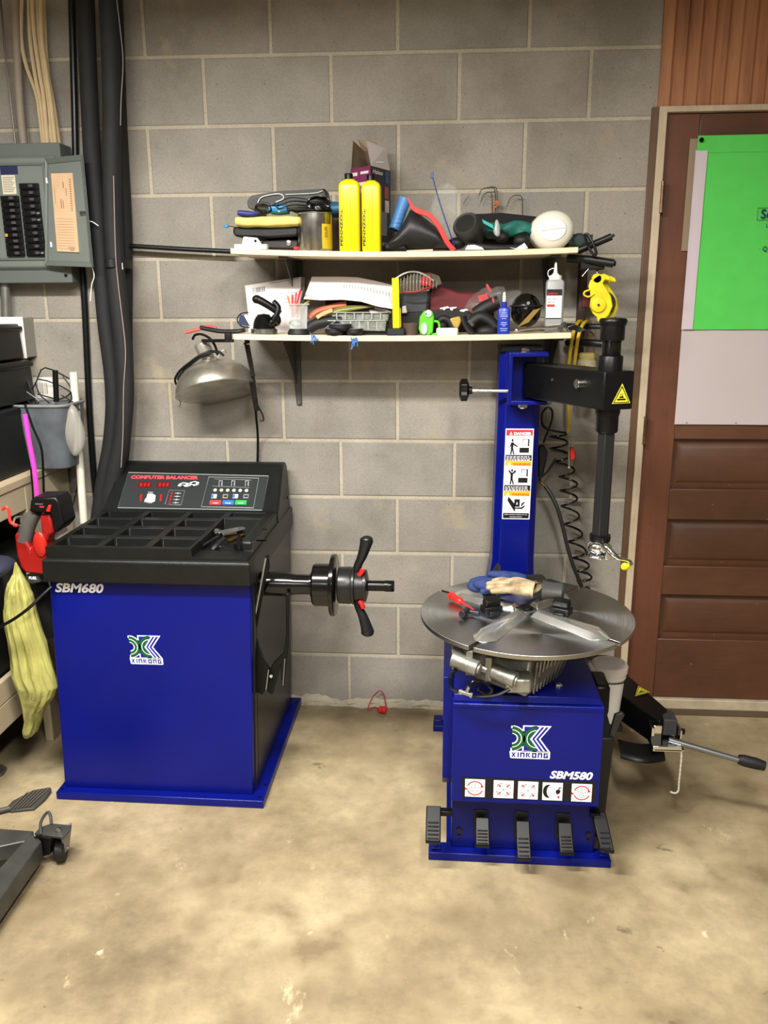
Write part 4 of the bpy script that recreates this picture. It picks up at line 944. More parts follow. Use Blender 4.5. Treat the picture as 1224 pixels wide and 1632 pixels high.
t = M().cyl(P(731,1101,-.947), P(752,1108,-.949), .0058, n=12); t.cyl(P(743,1104,-.948), P(747,1094,-.948), .0052, n=12); t.cyl(P(733,1102,-.947), P(736,1103,-.947), .0075, n=6); t.cyl(P(749,1107,-.949), P(752,1108,-.949), .0072, n=6)
obj('tee_fitting', t, ZINC, tc_)
# turntable: four sectors with radial slots between them
SP = bpy.data.materials.new('turned_steel'); SP.use_nodes = True; nt = SP.node_tree; b = nt.nodes['Principled BSDF']
b.inputs['Metallic'].default_value = 1; b.inputs['Anisotropic'].default_value = .85
tcn = nt.nodes.new('ShaderNodeTexCoord').outputs['Object']
tg = nt.nodes.new('ShaderNodeTangent'); tg.direction_type = 'RADIAL'; tg.axis = 'Z'
sx_ = nt.nodes.new('ShaderNodeSeparateXYZ'); nt.links.new(tcn, sx_.inputs[0])
ln = nt.nodes.new('ShaderNodeVectorMath'); ln.operation = 'LENGTH'; nt.links.new(tcn, ln.inputs[0])
wv = nt.nodes.new('ShaderNodeTexNoise'); wv.noise_dimensions = '1D'; wv.inputs['Scale'].default_value = 160; nt.links.new(ln.outputs['Value'], wv.inputs['W'])
nt.links.new(ramp(nt, wv.outputs['Fac'], [(.3, .275), (.7, .315)]), b.inputs['Roughness'])
nt.links.new(ramp(nt, noise_tex(nt, tcn, 7, 6, .7), [(.30, 'a2a4a6'), (.70, 'bcbec0')]), b.inputs['Base Color'])
nt.links.new(tg.outputs[0], b.inputs['Tangent'])
tt = M()
def sect(m, a0, a1, r1, z0, z1, gap, n=28, r0=.02):
    A = [math.radians(a0+(a1-a0)*i/n) for i in range(n+1)]
    am = math.radians((a0+a1)/2); off = V((math.cos(am), math.sin(am), 0))*(gap/math.sin(math.radians((a1-a0)/2)))
    pts = [TC+off]+[TC+V((r1*math.cos(a), r1*math.sin(a), 0)) for a in A]
    # pull end points parallel to the slot edge
    for idx, a in ((1, A[0]), (len(pts)-1, A[-1])):
        s_ = 1 if idx == 1 else -1
        nrm_ = V((-math.sin(a), math.cos(a), 0))*s_
        pts[idx] = TC+V((math.cos(a), math.sin(a), 0))*math.sqrt(r1*r1-gap*gap)+nrm_*gap
    pts = [V((p.x, p.y, z0)) for p in pts]
    m.prism(pts, (0,0,z1-z0)); return m
SA = [-142, -50, 45, 132]   # slot directions seen in the photo (degrees, x right, y away)
SA = [math.degrees(math.atan2(G(742,1036,.652).y-TC.y, G(742,1036,.652).x-TC.x)), math.degrees(math.atan2(G(995,1028,.652).y-TC.y, G(995,1028,.652).x-TC.x)),
      math.degrees(math.atan2(G(918,938,.652).y-TC.y, G(918,938,.652).x-TC.x)), math.degrees(math.atan2(G(706,942,.652).y-TC.y, G(706,942,.652).x-TC.x))]
print('slots', SA)
tb_ = bpy.data.objects.new('turntable', None)
for i in range(4):
    a0 = SA[i]; a1 = SA[(i+1) % 4]
    if a1 < a0: a1 += 360
    o = obj('table_sector', sect(M(), a0, a1, TR, .640, .652, .007, 40), SP, tc_, bevel=.001)
    # keep the radial sheen centred on the table axis
    me = o.data; d = V((o.location.x+tc_.location.x-TC.x, o.location.y+tc_.location.y-TC.y, 0))
    for v in me.vertices: v.co += d
    o.location -= d
obj('table_hub', M().lathe([(.10,-.05),(.13,-.015),(.13,-.008),(.05,.0)], (TC.x,TC.y,.645), n=40), CAST, tc_)
obj('star_centre', M().lathe([(.0,.0),(.030,0),(.032,.012),(.012,.016),(0,.016)], (TC.x,TC.y,.652), n=4, a0=.6), STEEL, tc_, bevel=.001)
# jaw slides along the slots, with black jaws
for i, a in enumerate(SA):
    A = math.radians(a); d = V((math.cos(A), math.sin(A), 0)); n_ = V((-d.y, d.x, 0)); o = V((TC.x, TC.y, .652))
    r0, r1_ = .028, (.255, .262, .20, .245)[i]
    w0, w1, wt = .020, .036, .014
    sl_ = M()
    lo = [o+d*r0-n_*w0, o+d*(r1_-.03)-n_*w1, o+d*r1_-n_*.012, o+d*r1_+n_*.012, o+d*(r1_-.03)+n_*w1, o+d*r0+n_*w0]
    hi = [o+d*(r0+.012)-n_*(w0-.012)+V((0,0,.017)), o+d*(r1_-.045)-n_*(w1-.016)+V((0,0,.017)), o+d*(r1_-.025)-n_*.004+V((0,0,.015)), o+d*(r1_-.025)+n_*.004+V((0,0,.015)), o+d*(r1_-.045)+n_*(w1-.016)+V((0,0,.017)), o+d*(r0+.012)+n_*(w0-.012)+V((0,0,.017))]
    sl_.loft([lo, hi]); js_ = obj('jaw_slide', sl_, mat('polished_slide', 'dcdedd', .22, .9, var=.08), tc_, bevel=.002)
obj('centre_key', M().box((TC.x-.012,TC.y-.022,.664),(TC.x+.012,TC.y+.010,.674), rotz(.5)), BLK, tc_, bevel=.002)
for (px, py, ang_) in ((783,972,.4), (895,975,-.5), (785,945,.9), (880,945,-.8)):
    b0 = G(px, py, .672); R = rotz(ang_)
    jm = M(); jm.box(b0+V((-.026,-.018,-.006)), b0+V((.026,.018,.014)), R, b0); jm.box(b0+V((-.022,-.006,.012)), b0+V((.022,.020,.034)), R @ rotx(.35), b0)
    jm.box(b0+V((-.016,-.026,-.010)), b0+V((.016,-.014,.004)), R, b0)
    obj('clamping_jaw', jm, mat('dirty_black_jaw', '141414', .4, .3, var=.4, bump=.5, bscale=90), tc_, bevel=.003)
# column
cy0, cy1 = -.25, -.10
xl0, xr0 = 1.140, 1.272
cl = M()
def oct_(x0, x1_, y0, y1_, c, z): return [V((x0+c,y0,z)), V((x1_-c,y0,z)), V((x1_,y0+c,z)), V((x1_,y1_,z)), V((x0,y1_,z)), V((x0,y0+c,z))]
cl.loft([oct_(1.118,1.285,-.25,-.10,.022,.49), oct_(1.140,1.276,-.25,-.10,.022,.66), oct_(1.147,1.277,-.25,-.10,.022,1.338)])
col_ = obj('column', cl, BLUE, tc_, bevel=.003)
obj('column_foot', M().prism([(1.118,-.30,.50),(1.285,-.30,.50),(1.285,-.08,.50),(1.118,-.08,.50)], (0,0,.012)), BLUE, tc_, bevel=.002)
obj('column_cap', M().box((1.146,-.256,1.336),(1.278,-.10,1.352)), BLK, tc_, bevel=.003)
# warning label on the column
LY = -.2512
la, lb_, lc = P(806,683,LY), P(851,683,LY), P(800,827,LY)
def lq(u, v, e=0): # u 0..1 across, v 0..1 down
    x0_ = la.x+(lc.x-la.x)*v*1.0; return V((x0_+(lb_.x-la.x)*u, LY-.0004-e, la.z+(lc.z-la.z)*v))
def lr(m, u0, v0, u1, v1, e): m.poly([lq(u0,v1,e), lq(u1,v1,e), lq(u1,v0,e), lq(u0,v0,e)])
L = M(); L.m(0); lr(L,0,0,1,1,0); L.m(1); lr(L,.03,.012,.97,.075,.0003)
L.m(2)
for v in (.35, .685): lr(L,.03,v,.97,v+.055,.0003)
L.m(3)
for v, h in ((.285,.062),(.618,.064),(.93,.06)): lr(L,.03,v,.97,v+h,.0003)
LW = (lb_.x-la.x)
def lt_(m, s, u, v, h, wd, **k): textfit(m, s, lq(u, v, .0012), (1,0,0), (0,0,1), h, LW*wd, **k)
L.m(0); lt_(L, 'DANGER', .30, .066, .0085, .62, bold=.04); L.poly([lq(.14,.066,.0006), lq(.25,.066,.0006), lq(.195,.03,.0006)])
L.m(4); lt_(L, 'WARNING', .30, .398, .0075, .64, bold=.03); lt_(L, 'WARNING', .30, .733, .0075, .64, bold=.03)
L.m(0)
for v in (.40, .735): L.poly([lq(.12,v,.0006), lq(.23,v,.0006), lq(.175,v-.038,.0006)])
for s, u, v in (('STAY CLEAR WHILE MACHINE IS ON', .06, .308), ('WHILE BENDING DOWN', .20, .330), ('DO NOT WORK NEAR LOOSE ', .08, .642), ('PARTS. RISK OF INJURY', .18, .662), ('KEEP HANDS CLEAR OF THE', .08, .955), ('MOVING PARTS', .28, .977)):
    pass
for s, u, v, wd in (('KEEP HANDS CLEAR OF ALL', .08, .952, .84), ('MOVING PARTS', .28, .978, .44)): lt_(L, s, u, v, .0030, wd)
rr_ = random.Random(5)
for v in (.300,.318,.334,.633,.651,.668):
    u = .07
    while u < .88: w__ = rr_.uniform(.05,.11); lr(L, u, v, min(u+w__,.93), v+.008, .0006); u += w__+.03
L.m(3)
def man(u, v, arms):
    n = 12; L.poly([lq(u+.035*math.cos(2*PI*i/n), v+.016*math.sin(-2*PI*i/n), .0006) for i in range(n)])
    L.poly([lq(u-.05,v+.09,.0006), lq(u+.03,v+.09,.0006), lq(u+.05,v+.022,.0006), lq(u-.05,v+.022,.0006)])
    L.poly([lq(u-.07,v+.155,.0006), lq(u-.02,v+.155,.0006), lq(u+.01,v+.085,.0006), lq(u-.04,v+.085,.0006)])
    L.poly([lq(u+.04,v+.155,.0006), lq(u+.09,v+.155,.0006), lq(u+.03,v+.085,.0006), lq(u-.02,v+.085,.0006)])
    for q in arms: L.poly([lq(u+a, v+b_, .0006) for a, b_ in q])
man(.26, .125, [[(.02,.05),(.03,.03),(.19,.062),(.18,.075)], [(-.05,.06),(-.09,.085),(-.1,.075),(-.05,.03)]])
man(.29, .455, [[(-.05,.04),(-.13,.01),(-.1,-.01),(-.03,.02)], [(.05,.04),(.15,.015),(.11,-.01),(.04,.02)]])
for v in (.11, .44):
    lr(L,.52,v+.095,.86,v+.15,.0006); lr(L,.81,v,.86,v+.08,.0006); lr(L,.62,v,.83,v+.006,.0006); lr(L,.63,v,.65,v+.045,.0006)
    L.m(5); lr(L,.5,v+.06,.78,v+.075,.0006); L.m(3)
L.poly([lq(a, b_, .0006) for a, b_ in ((.44,.915),(.46,.90),(.46,.87),(.42,.82),(.20,.745),(.17,.79))])
lr(L,.42,.775,.62,.86,.0006); L.poly([lq(a, b_, .0006) for a, b_ in ((.44,.882),(.70,.885),(.80,.86),(.80,.84),(.68,.865),(.44,.87))]); L.poly([lq(a, b_, .0006) for a, b_ in ((.66,.85),(.70,.85),(.80,.81),(.78,.80),(.68,.825))])
L.m(0); L.poly([lq(a, b_, .0009) for a, b_ in ((.49,.835),(.55,.835),(.52,.80))])
obj('warning_label', L, [DEC_W, DEC_R, DEC_O, DEC_K, mat('orange_ink', 'c85a10', .45), mat('pale_grey_ink', 'b4b6ba', .5)], tc_, smooth=False, label='white danger and warning label with pictograms')
# swing arm bracket
br = M(); 
a = P(813,576,-.30); b_ = P(862,640,-.30)
br.box((1.176,-.335,1.325),(1.285,-.25,1.337)); br.box((1.176,-.335,1.182),(1.285,-.25,1.194)); br.box((1.168,-.335,1.182),(1.180,-.25,1.337))
obj('arm_bracket', br, BLUE, tc_, bevel=.002)
pb_ = M().lathe([(.014,0),(.014,.008),(.009,.012),(0,.012)], V((1.215,-.305,1.337)), (0,0,1), 6)
obj('pivot_bolt', pb_, CHROME, tc_)
obj('pivot_bolt', M().lathe([(.014,0),(.014,-.010),(.009,-.014)], V((1.215,-.31,1.182)), (0,0,1), 6), CHROME, tc_)
kn = M().cyl(V((1.052,-.29,P(760,622,-.29).z)), V((1.17,-.29,P(800,623,-.29).z)), .0062, n=14); obj('threaded_rod', kn, ZINC, tc_)
kz = P(740,622,-.29).z; kb = M()
prof_ = []
n = 40
rg = []
for x_, rs in ((1.022,.020),(1.028,.031),(1.046,.031),(1.052,.014)):
    rg.append([V((x_, -.29+rs*(1+.16*math.cos(5*t))*math.cos(t), kz+rs*(1+.16*math.cos(5*t))*math.sin(t))) for t in [2*PI*i/n for i in range(n)]])
kb.loft(rg); kb.cyl((1.05,-.29,kz),(1.062,-.29,kz),.012,n=16); obj('lobed_knob', kb, BLK, tc_, bevel=.001)
# swing arm
BX = V((1.414,-.65,0))
p0 = V((1.215,-.275,0)); p1 = V((1.382,-.705,0)); dA = (p1-p0).normalized(); nA = V((-dA.y, dA.x, 0))
z0a, z1a = 1.203, 1.302
# left face runs p0->p1, width to the right
wd = .088
am = M()
def aq(s_, t_, z): return V((p0.x+dA.x*s_+nA.x*t_, p0.y+dA.y*s_+nA.y*t_, z))
Ln = (p1-p0).length
am.hexa([aq(0,0,1.198), aq(Ln,0,1.214), aq(Ln,wd,1.214), aq(0,wd,1.198)], [aq(0,0,1.302), aq(Ln,0,1.3125), aq(Ln,wd,1.3125), aq(0,wd,1.302)])
obj('swing_arm', am, BLK, tc_, bevel=.004)
bq = Ln-.115
m = M().cyl(aq(bq,-.012,1.272), aq(bq,0,1.272), .0125, n=20); m.cyl(aq(bq,-.014,1.272), aq(bq,-.011,1.272), .0115, n=20); obj('arm_pin', m, ZINC, tc_)
obj('arm_screw', M().cyl(aq(.19,-.003,1.268), aq(.19,0,1.268), .004, n=10), DGRY, tc_)
def warn(parent, o, xd, yd, s):
    m = M(); xd = V(xd).normalized(); yd = V(yd).normalized(); nn = xd.cross(yd)
    def T(pts, e): m.poly([V(o)+xd*(x*s)+yd*(y*s)+nn*e for x, y in pts])
    m.m(0); T([(-.5,-.03),(.5,-.03),(0,.92)], .0004); m.m(1); T([(-.44,.0),(.44,.0),(0,.82)], .0008); m.m(0); T([(-.37,.04),(.37,.04),(0,.71)], .0012); m.m(1)
    T([(-.24,.12),(.22,.12),(.22,.20),(-.24,.20)], .0016); T([(-.16,.23),(.12,.23),(.05,.36),(.0,.34),(-.03,.28),(-.08,.34)], .0016); T([(-.1,.40),(-.05,.36),(.0,.44),(-.04,.44)], .0016); T([(.02,.40),(.07,.37),(.06,.46)], .0016)
    return obj('warning_triangle', m, [DEC_Y, DEC_K], parent, smooth=False)
warn(tc_, aq(Ln,wd*.60,1.232)+dA*.0006, nA, (0,0,1), .054)
# vertical hex bar through the arm head
HX = aq(Ln-.045, wd*.5, 0); hx, hy = HX.x, HX.y
print('hex', HX)
obj('hex_bar', M().lathe([(.024,0),(.024,.36)], (hx,hy,.855), n=6, a0=.5), mat('hex_black', '202122', .38, .2), tc_, bevel=.002)
obj('lower_collar', M().lathe([(.027,0),(.029,.004),(.029,.05),(.029,.07)], (hx,hy,1.150), n=36), BLK, tc_)
obj('lower_collar', M().lathe([(.030,0),(.032,.008),(.032,.028)], (hx,hy,1.195), n=36), BLK, tc_)
obj('upper_collar', M().lathe([(.031,0),(.031,.034),(.029,.037),(.026,.038)], (hx,hy,1.312), n=36), BLK, tc_)
obj('height_spring', M().lathe([(.025-.0012*(i % 2), .0018*i) for i in range(24)], (hx,hy,1.348), n=32), BLKG, tc_, ang=60)
obj('top_cap', M().lathe([(.030,0),(.031,.003),(.031,.036),(.0335,.039),(.0355,.045),(.0355,.050),(.032,.055),(0,.058)], (hx,hy,1.388), n=40), BLK, tc_)
obj('silver_ring', M().lathe([(.0252,0),(.0252,.005)], (hx,hy,1.343), n=28), ZINC, tc_)
# mount head
mh = M(); hz_ = .855
obj('head_collar', M().lathe([(.026,0),(.028,.004),(.028,.018),(.024,.020)], (hx,hy,.850), n=28), BLK, tc_)
mh.ell((hx-.006,hy-.01,.836),.030,.026,.020,20,12); mh.prism([V((hx-.04,hy-.02,.812)), V((hx+.0,hy-.035,.806)), V((hx+.012,hy-.03,.812)), V((hx-.01,hy-.01,.822))], (0,.02,.006))
mh.box((hx+.012,hy-.030,.805),(hx+.028,hy+.006,.846)); mh.cyl((hx+.008,hy-.040,.842),(hx+.008,hy-.0,.842),.013,n=18)
obj('mount_head', mh, CHROME, tc_, bevel=.002)
obj('head_bolt', M().cyl((hx+.008,hy-.043,.842),(hx+.008,hy-.039,.842),.006,n=6), BLK, tc_)
fi = M().tube([P(962,868,-.70), P(968,874,-.71), P(978,884,-.72), P(986,890,-.725), P(996,892,-.725), P(1003,895,-.725), P(1005,900,-.725)], lambda t: .0065+.002*math.sin(t*7), 12, smooth=6); obj('mount_finger', fi, CHROME, tc_)
tag(obj('plastic_insert', M().ell(P(997,903,-.728), .013,.008,.010, 14, 8, amp=.3, fr=60), YEL), 'yellow plastic insert on the tip of the chrome mount head', 'insert')
# right side: rubber stop, arm, lever
obj('rubber_stop', M().hexa([(1.404,-.80,.03),(1.436,-.80,.03),(1.436,-.60,.03),(1.404,-.60,.03)], [(1.404,-.84,.36),(1.440,-.84,.36),(1.440,-.60,.40),(1.404,-.60,.40)]), BLKM, tc_, bevel=.004)
obj('stop_block', M().box((1.404,-.72,.36),(1.448,-.615,.452)), BLK, tc_, bevel=.01)
obj('tyre_iron_hook', pls([(966,1206),(963,1203),(980,1140),(992,1136),(996,1140),(990,1150)], -.83, .012), mat('worn_black_metal', '38383a', .35, .5), tc_, bevel=.002)
q0 = [V((1.535,-.28,.30)), V((1.625,-.25,.30)), V((1.672,-.575,.30)), V((1.617,-.600,.30))]
ba = M(); up = [G(1001,1076,.305), G(1074,1139,.300), G(1051,1149,.300), G(988,1107,.310)]
ctr = V((0,0,-.085)); ba.hexa([up[3]+ctr, up[2]+ctr, up[1]+ctr, up[0]+ctr], [up[3], up[2], up[1], up[0]])
# continue the beam back to its pivot behind the cabinet
bd = ((up[0]+up[3])/2-(up[1]+up[2])/2); 
bk_ = [up[3]+bd*.35, up[0]+bd*.35]
ba.hexa([up[3]+ctr, up[0]+ctr, bk_[1]+ctr, bk_[0]+ctr], [up[3], up[0], bk_[1], bk_[0]])
bb_ = obj('bead_breaker_arm', ba, BLK, tc_, bevel=.004)
obj('pivot_post', M().box((1.43,-.30,0),(1.55,-.16,.30)), BLK, bb_, bevel=.005)
e1 = (up[1]-up[2]).normalized(); warn(bb_, (G(1024,1106,.3075)), e1*1+V((.35,.05,0)), V((-.02,1,.0)), .06)
ye = -.615
obj('end_block', M().box((P(1058,1150,ye).x,ye,P(1058,1172,ye).z),(P(1080,1150,ye).x,ye+.06,P(1058,1147,ye).z)), DGRY, bb_, bevel=.003)
bk2 = M()
a = P(1042,1158,ye-.01); c = P(1053,1184,ye-.01); bk2.box((a.x,ye-.012,c.z),(c.x,ye-.006,a.z+.004)); bk2.box((P(1036,1160,ye).x,ye-.02,c.z),(P(1041,1160,ye).x,ye+.03,a.z))
bk2.box((P(1036,1180,ye).x,ye-.05,c.z-.003),(P(1084,1180,ye).x,ye+.02,c.z+.002)); bk2.box((P(1080,1160,ye).x,ye-.03,c.z),(P(1083,1160,ye).x,ye+.02,a.z))
obj('chrome_bracket', bk2, CHROME, bb_, bevel=.001)
obj('bracket_bolt', M().cyl(P(1083,1165,ye-.01), P(1087,1166,ye-.01)+V((.006,0,0)), .009, n=10), BLK, bb_)
sv = M()
def shf(u, v):
    A = P(985+70*u, 1180+4*u, -.60); return (A.x, -.60-.05*math.sin(v*PI/2)-.02*math.sin(PI*u), A.z-.03*v)
sv.grid(shf, 16, 6, .006, (0,1,.2)); obj('breaker_blade', sv, BLK, bb_)
obj('blade_end', M().box((P(1040,1190,-.66).x,-.665,P(1040,1196,-.66).z),(P(1086,1190,-.66).x,-.60,P(1040,1188,-.66).z)), CHROME, bb_, bevel=.001)
lv = M().cyl(P(1066,1179,-.64), P(1180,1212,-.69), .0085, n=14); obj('lever', lv, mat('lever_steel', '7c7e80', .3, .8), bb_)
obj('lever_grip', M().tube([P(1177,1210,-.69), P(1185,1212,-.692), P(1205,1217,-.70), P(1219,1221,-.705)], lambda t: .0165 if .08 < t < .9 else .0135, 16), BLKM, bb_)
st2_ = M().tube([P(1085,1192,-.66), P(1086,1205,-.66), P(1084,1228,-.66), P(1082,1248,-.66), P(1081,1260,-.66), P(1076,1264,-.66), P(1068,1262,-.66)], lambda t: .0026+.0007*math.sin(t*120), 8, smooth=8)
tag(obj('white_string', st2_, mat('string', 'd8d4c8', .7)), 'short white string hanging from the bead breaker end bracket', 'string')
# bucket and handle behind
bu = thing('bucket', 'small white lidded plastic bucket at the right side of the blue tyre changer', 'bucket', (1.476,-.545,.262))
# holder shelf for the bucket on the changer
bx_, by_ = 1.476, -.545
obj('bucket_body', M().lathe([(.036,0),(.048,.15)], (bx_,by_,.262), n=36), WHT, bu)
obj('bucket_rim', M().lathe([(.046,0),(.051,.003),(.051,.016),(.054,.018),(.055,.036),(.051,.042),(.045,.043),(.043,.038),(0,.038)], (bx_,by_,.402), n=40), mat('lid_white', 'dcd4d0', .35), bu)
obj('bucket_handle', M().tube([V((bx_+.050*math.cos(t), by_+.050*math.sin(t), .392-.008*math.sin(t))) for t in [-PI*.95+PI*.9*i/14 for i in range(15)]], .0018, 6), BLK, bu)
obj('bucket_holder', M().box((1.402,by_-.05,.245),(bx_+.042,by_+.05,.261)), BLKM, tc_, bevel=.002)
rh = thing('brush', 'cream handled brush with bright red tip sticking up beside the white bucket', 'brush', P(955,1092,-.56))
obj('handle', M().cyl(P(936,1055,-.60), P(949,1078,-.60), .0085, .0105, n=16), mat('cream_handle', 'c8b8a8', .4), rh)
obj('red_tip', M().tube([P(948,1077,-.60), P(951,1085,-.60), P(953,1093,-.60)], .012, 14, smooth=3), RED, rh)
# ================================================================== SHELVES
def shelf(name_, lab, ltp, lbt, rtp, sag, yf, w):
    a = P(*ltp, yf); b_ = P(*lbt, yf); c = P(*rtp, yf); th = a.z-b_.z
    def top(u): return a.z+(c.z-a.z)*u-sag*4*u*(1-u)
    m = M(); n = 24; rings = []
    for i in range(n+1):
        u = i/n; x = a.x+(c.x-a.x)*u; z = top(u); rings.append([V((x,yf,z-th)), V((x,yf,z)), V((x,-.012,z)), V((x,-.012,z-th))])
    m.loft(rings); o = obj('shelf_board', m, BIRCH, bevel=.0015); tag(o, lab, 'shelf'); 
    return o, lambda x: top((x-a.x)/(c.x-a.x)), th
s1, T1, th1 = shelf('s', 'upper pale plywood shelf board sagging under clutter', (367,395.6), (367,404.6), (922,393.5), .011, -.30, 0)
s2, T2, th2 = shelf('s', 'lower pale plywood shelf board below the other', (372,532.5), (372,541.5), (911,530), .007, -.30, 0)
def bracket(pxb, pyb, pxt, ztop, lab):
    bt_ = P(pxb, pyb, -.006); tp = V((bt_.x-.006, -.006, ztop)); t = thing('shelf_bracket', lab, 'bracket', bt_, 'grey steel shelf brackets')
    m = M(); m.hexa([bt_+V((-.009,-.004,-.006)), bt_+V((.009,-.004,-.006)), bt_+V((.009,.004,-.006)), bt_+V((-.009,.004,-.006))], [tp+V((-.017,-.012,0)), tp+V((.017,-.012,0)), tp+V((.017,.004,0)), tp+V((-.017,.004,0))])
    obj('upright', m, mat('bracket_grey', '4e4e4c', .45, .4), t, bevel=.002)
    m = M().box(tp+V((-.014,-.25,-.006)), tp+V((.014,0,0))); m.prism([tp+V((0,-.23,-.006)), tp+V((0,0,-.006)), tp+V((0,0,-.16)), tp+V((0,-.006,-.16))], (.002,0,0))
    obj('arm', m, MATS['bracket_grey'], t)
    obj('screw', M().cyl(bt_+V((0,-.004,.0)), bt_+V((0,-.008,.0)), .005, n=12), ZINC, t)
xb = P(477,640,-.006).x
bracket(477, 642, 472, T2(xb)-th2, 'grey steel bracket under the lower shelf left of centre')
bracket(479, 478, 479, T1(xb)-th1, 'dark bracket under the upper shelf behind the papers')
bracket(872, 480, 868, T1(1.25)-th1, 'dark bracket under the upper shelf behind the grey bottle')
bracket(874, 640, 870, T2(1.25)-th2, 'bracket under the lower shelf behind the swing arm')
def solid(name, pts, y, d, m_, lab=None, cat=None, parent=None, bevel=.003, **k):
    m = M().prism([P(a, b_, y) for a, b_ in pts], (0, d, 0)); o = obj(name, m, m_, parent, bevel=bevel, **k)
    if lab: tag(o, lab, cat)
    return o
def rectp(x0, y0, x1_, y1_): return [(x0,y1_),(x1_,y1_),(x1_,y0),(x0,y0)]
def rest(o, T, sink=.0):   # put a thing down on the shelf
    pass
# ---- upper shelf, left to right; shelf front y=-.30
t = thing('wall_clip', 'white plastic latch piece at the left end of the upper shelf', 'plastic latch', P(400,396,-.27))
solid('base', rectp(373,389,425,397), -.285, .03, WHT, parent=t, bevel=.002)
solid('tab', [(385,389),(417,389),(410,379),(388,377)], -.275, .006, WHT, parent=t, bevel=.002)
obj('tab_hole', M().cyl(P(407,384,-.2755), P(407,384,-.277), .004, n=14), BLK, t)
t = thing('tool_case', 'small black case with silver catch on the upper shelf behind the chrome can', 'case', P(450,396,-.2))
solid('case_body', [(415,398),(476,399),(477,382),(445,381),(416,382)], -.22, .15, mat('black_red_case', '1d1416', .5, var=.2), parent=t, bevel=.008)
obj('catch', M().lathe([(.009,0),(.009,.004),(.006,.006),(0,.006)], P(460,387,-.22), (0,-1,0), 18), ZINC, t)
solid('red_trim', rectp(468,393,476,398), -.222, .004, RED, parent=t, bevel=.001)
solid('pouch', [(371,372),(371,362),(395,360),(430,359),(470,357),(476,364),(474,376),(430,379),(390,378),(375,377)], -.24, .17, BLKM, 'black folded pouch under the yellow cloth on the upper shelf', 'pouch', bevel=.012)
solid('blue_cord_end', [(355,361),(361,356),(364,360),(362,364)], -.27, .01, mat('bright_blue_plastic', '2a80b8', .4), 'frayed blue cord end sticking out left of the upper shelf clutter', 'cord')
tag(obj('cord', M().tube([P(362,360,-.265), P(376,362,-.24)], .0012, 6), BLK), 'thin cord tail leading to the blue cord end', 'cord')
# yellow cloth: soft folded slab
def cloth_slab(px0, px1, pyt, pyb, yf, yb, m_, lab, name='cloth', amp=.004, cat='cloth'):
    a = P(px0, pyb, yf); c = P(px1, pyt, yf); rings = []
    for i in range(21):
        u = i/20; x = a.x+(c.x-a.x)*u; rg = []
        for k in range(20):
            t_ = 2*PI*k/20; e = .55
            yy_ = (yf+yb)/2+(yb-yf)/2*math.copysign(abs(math.cos(t_))**e, math.cos(t_)); hh = (c.z-a.z)/2*(.85+.15*math.sin(u*PI)) 
            zz = (a.z+c.z)/2+hh*math.copysign(abs(math.sin(t_))**e, math.sin(t_))
            nn = noise.noise(V((x*22, yy_*18, zz*40)))*amp*1.6
            rg.append(V((x+nn*.4, yy_-nn, zz+nn*.8)))
        rings.append(rg)
    return tag(obj(name, M().loft(rings), m_, ang=70), lab, cat)
cloth_slab(375, 477, 342, 362, -.27, -.10, mat('pale_yellow_cloth', 'd9ca72', .75, var=.08), 'pale yellow folded cloth on the upper shelf left of the chrome can')
cloth_slab(378, 412, 334, 344, -.24, -.12, mat('indigo_wrap', '2c3478', .5), 'dark blue wrapped packet on top of the yellow cloth', 'packet', cat='packet')
cloth_slab(428, 456, 326, 340, -.26, -.2, mat('bright_blue_plastic', '2a80b8', .4), 'bright blue packet between the cable coil and yellow cloth', 'packet', cat='packet')
cloth_slab(500, 540, 318, 345, -.2, -.1, mat('teal_blue', '1c5f80', .5), 'blue packet behind the chrome can', 'packet', cat='packet')
# blister with cable
t = thing('charger_pack', 'black charger in clear blister pack with coiled cable lying on the yellow cloth', 'charger pack', P(450,338,-.2))
solid('blister', [(394,333),(392,318),(400,311),(440,304),(500,301),(516,300),(520,318),(500,330),(420,334)], -.25, .10, mat('smoky_clear', '5a5c5c', .12, alpha=.75, spec=.8), parent=t, bevel=.01)
solid('device', [(398,328),(398,318),(440,308),(518,300),(522,322),(528,336),(470,338),(450,330)], -.235, .08, BLK, parent=t, bevel=.006)
obj('blister_edge', M().tube([P(*q, -.255) for q in ((410,330),(412,320),(420,313),(445,309),(452,316),(440,322))], .0016, 6, smooth=4), mat('clear_edge', 'c4c8c8', .15), t)
obj('blister_edge', M().tube([P(*q, -.255) for q in ((455,310),(500,308),(514,304))], .0012, 6, smooth=4), MATS['clear_edge'], t)
cc = M()
for k in range(7):
    cen = P(503+k*.8, 321+.4*k, -.262-.002*k); cc.tube([cen+V((math.cos(a)*(.022+.0022*k), .004*math.sin(3*a), math.sin(a)*(.006+.0021*k))) for a in [2*PI*i/24 for i in range(24)]], .0015, 6, closed=True)
for k in range(4): cc.tube([P(428+k*5,331-2*k,-.262), P(445,322+5*k,-.266), P(465,315+6*k,-.268), P(490,318+5*k,-.264)], .0014, 6, smooth=5)
cc.tube([P(416,338,-.262), P(408,332,-.265), P(414,324,-.265), P(428,326,-.262), P(432,336,-.26), P(420,341,-.26)], .004, 8, smooth=6)
obj('coiled_cable', cc, BLKG, t)
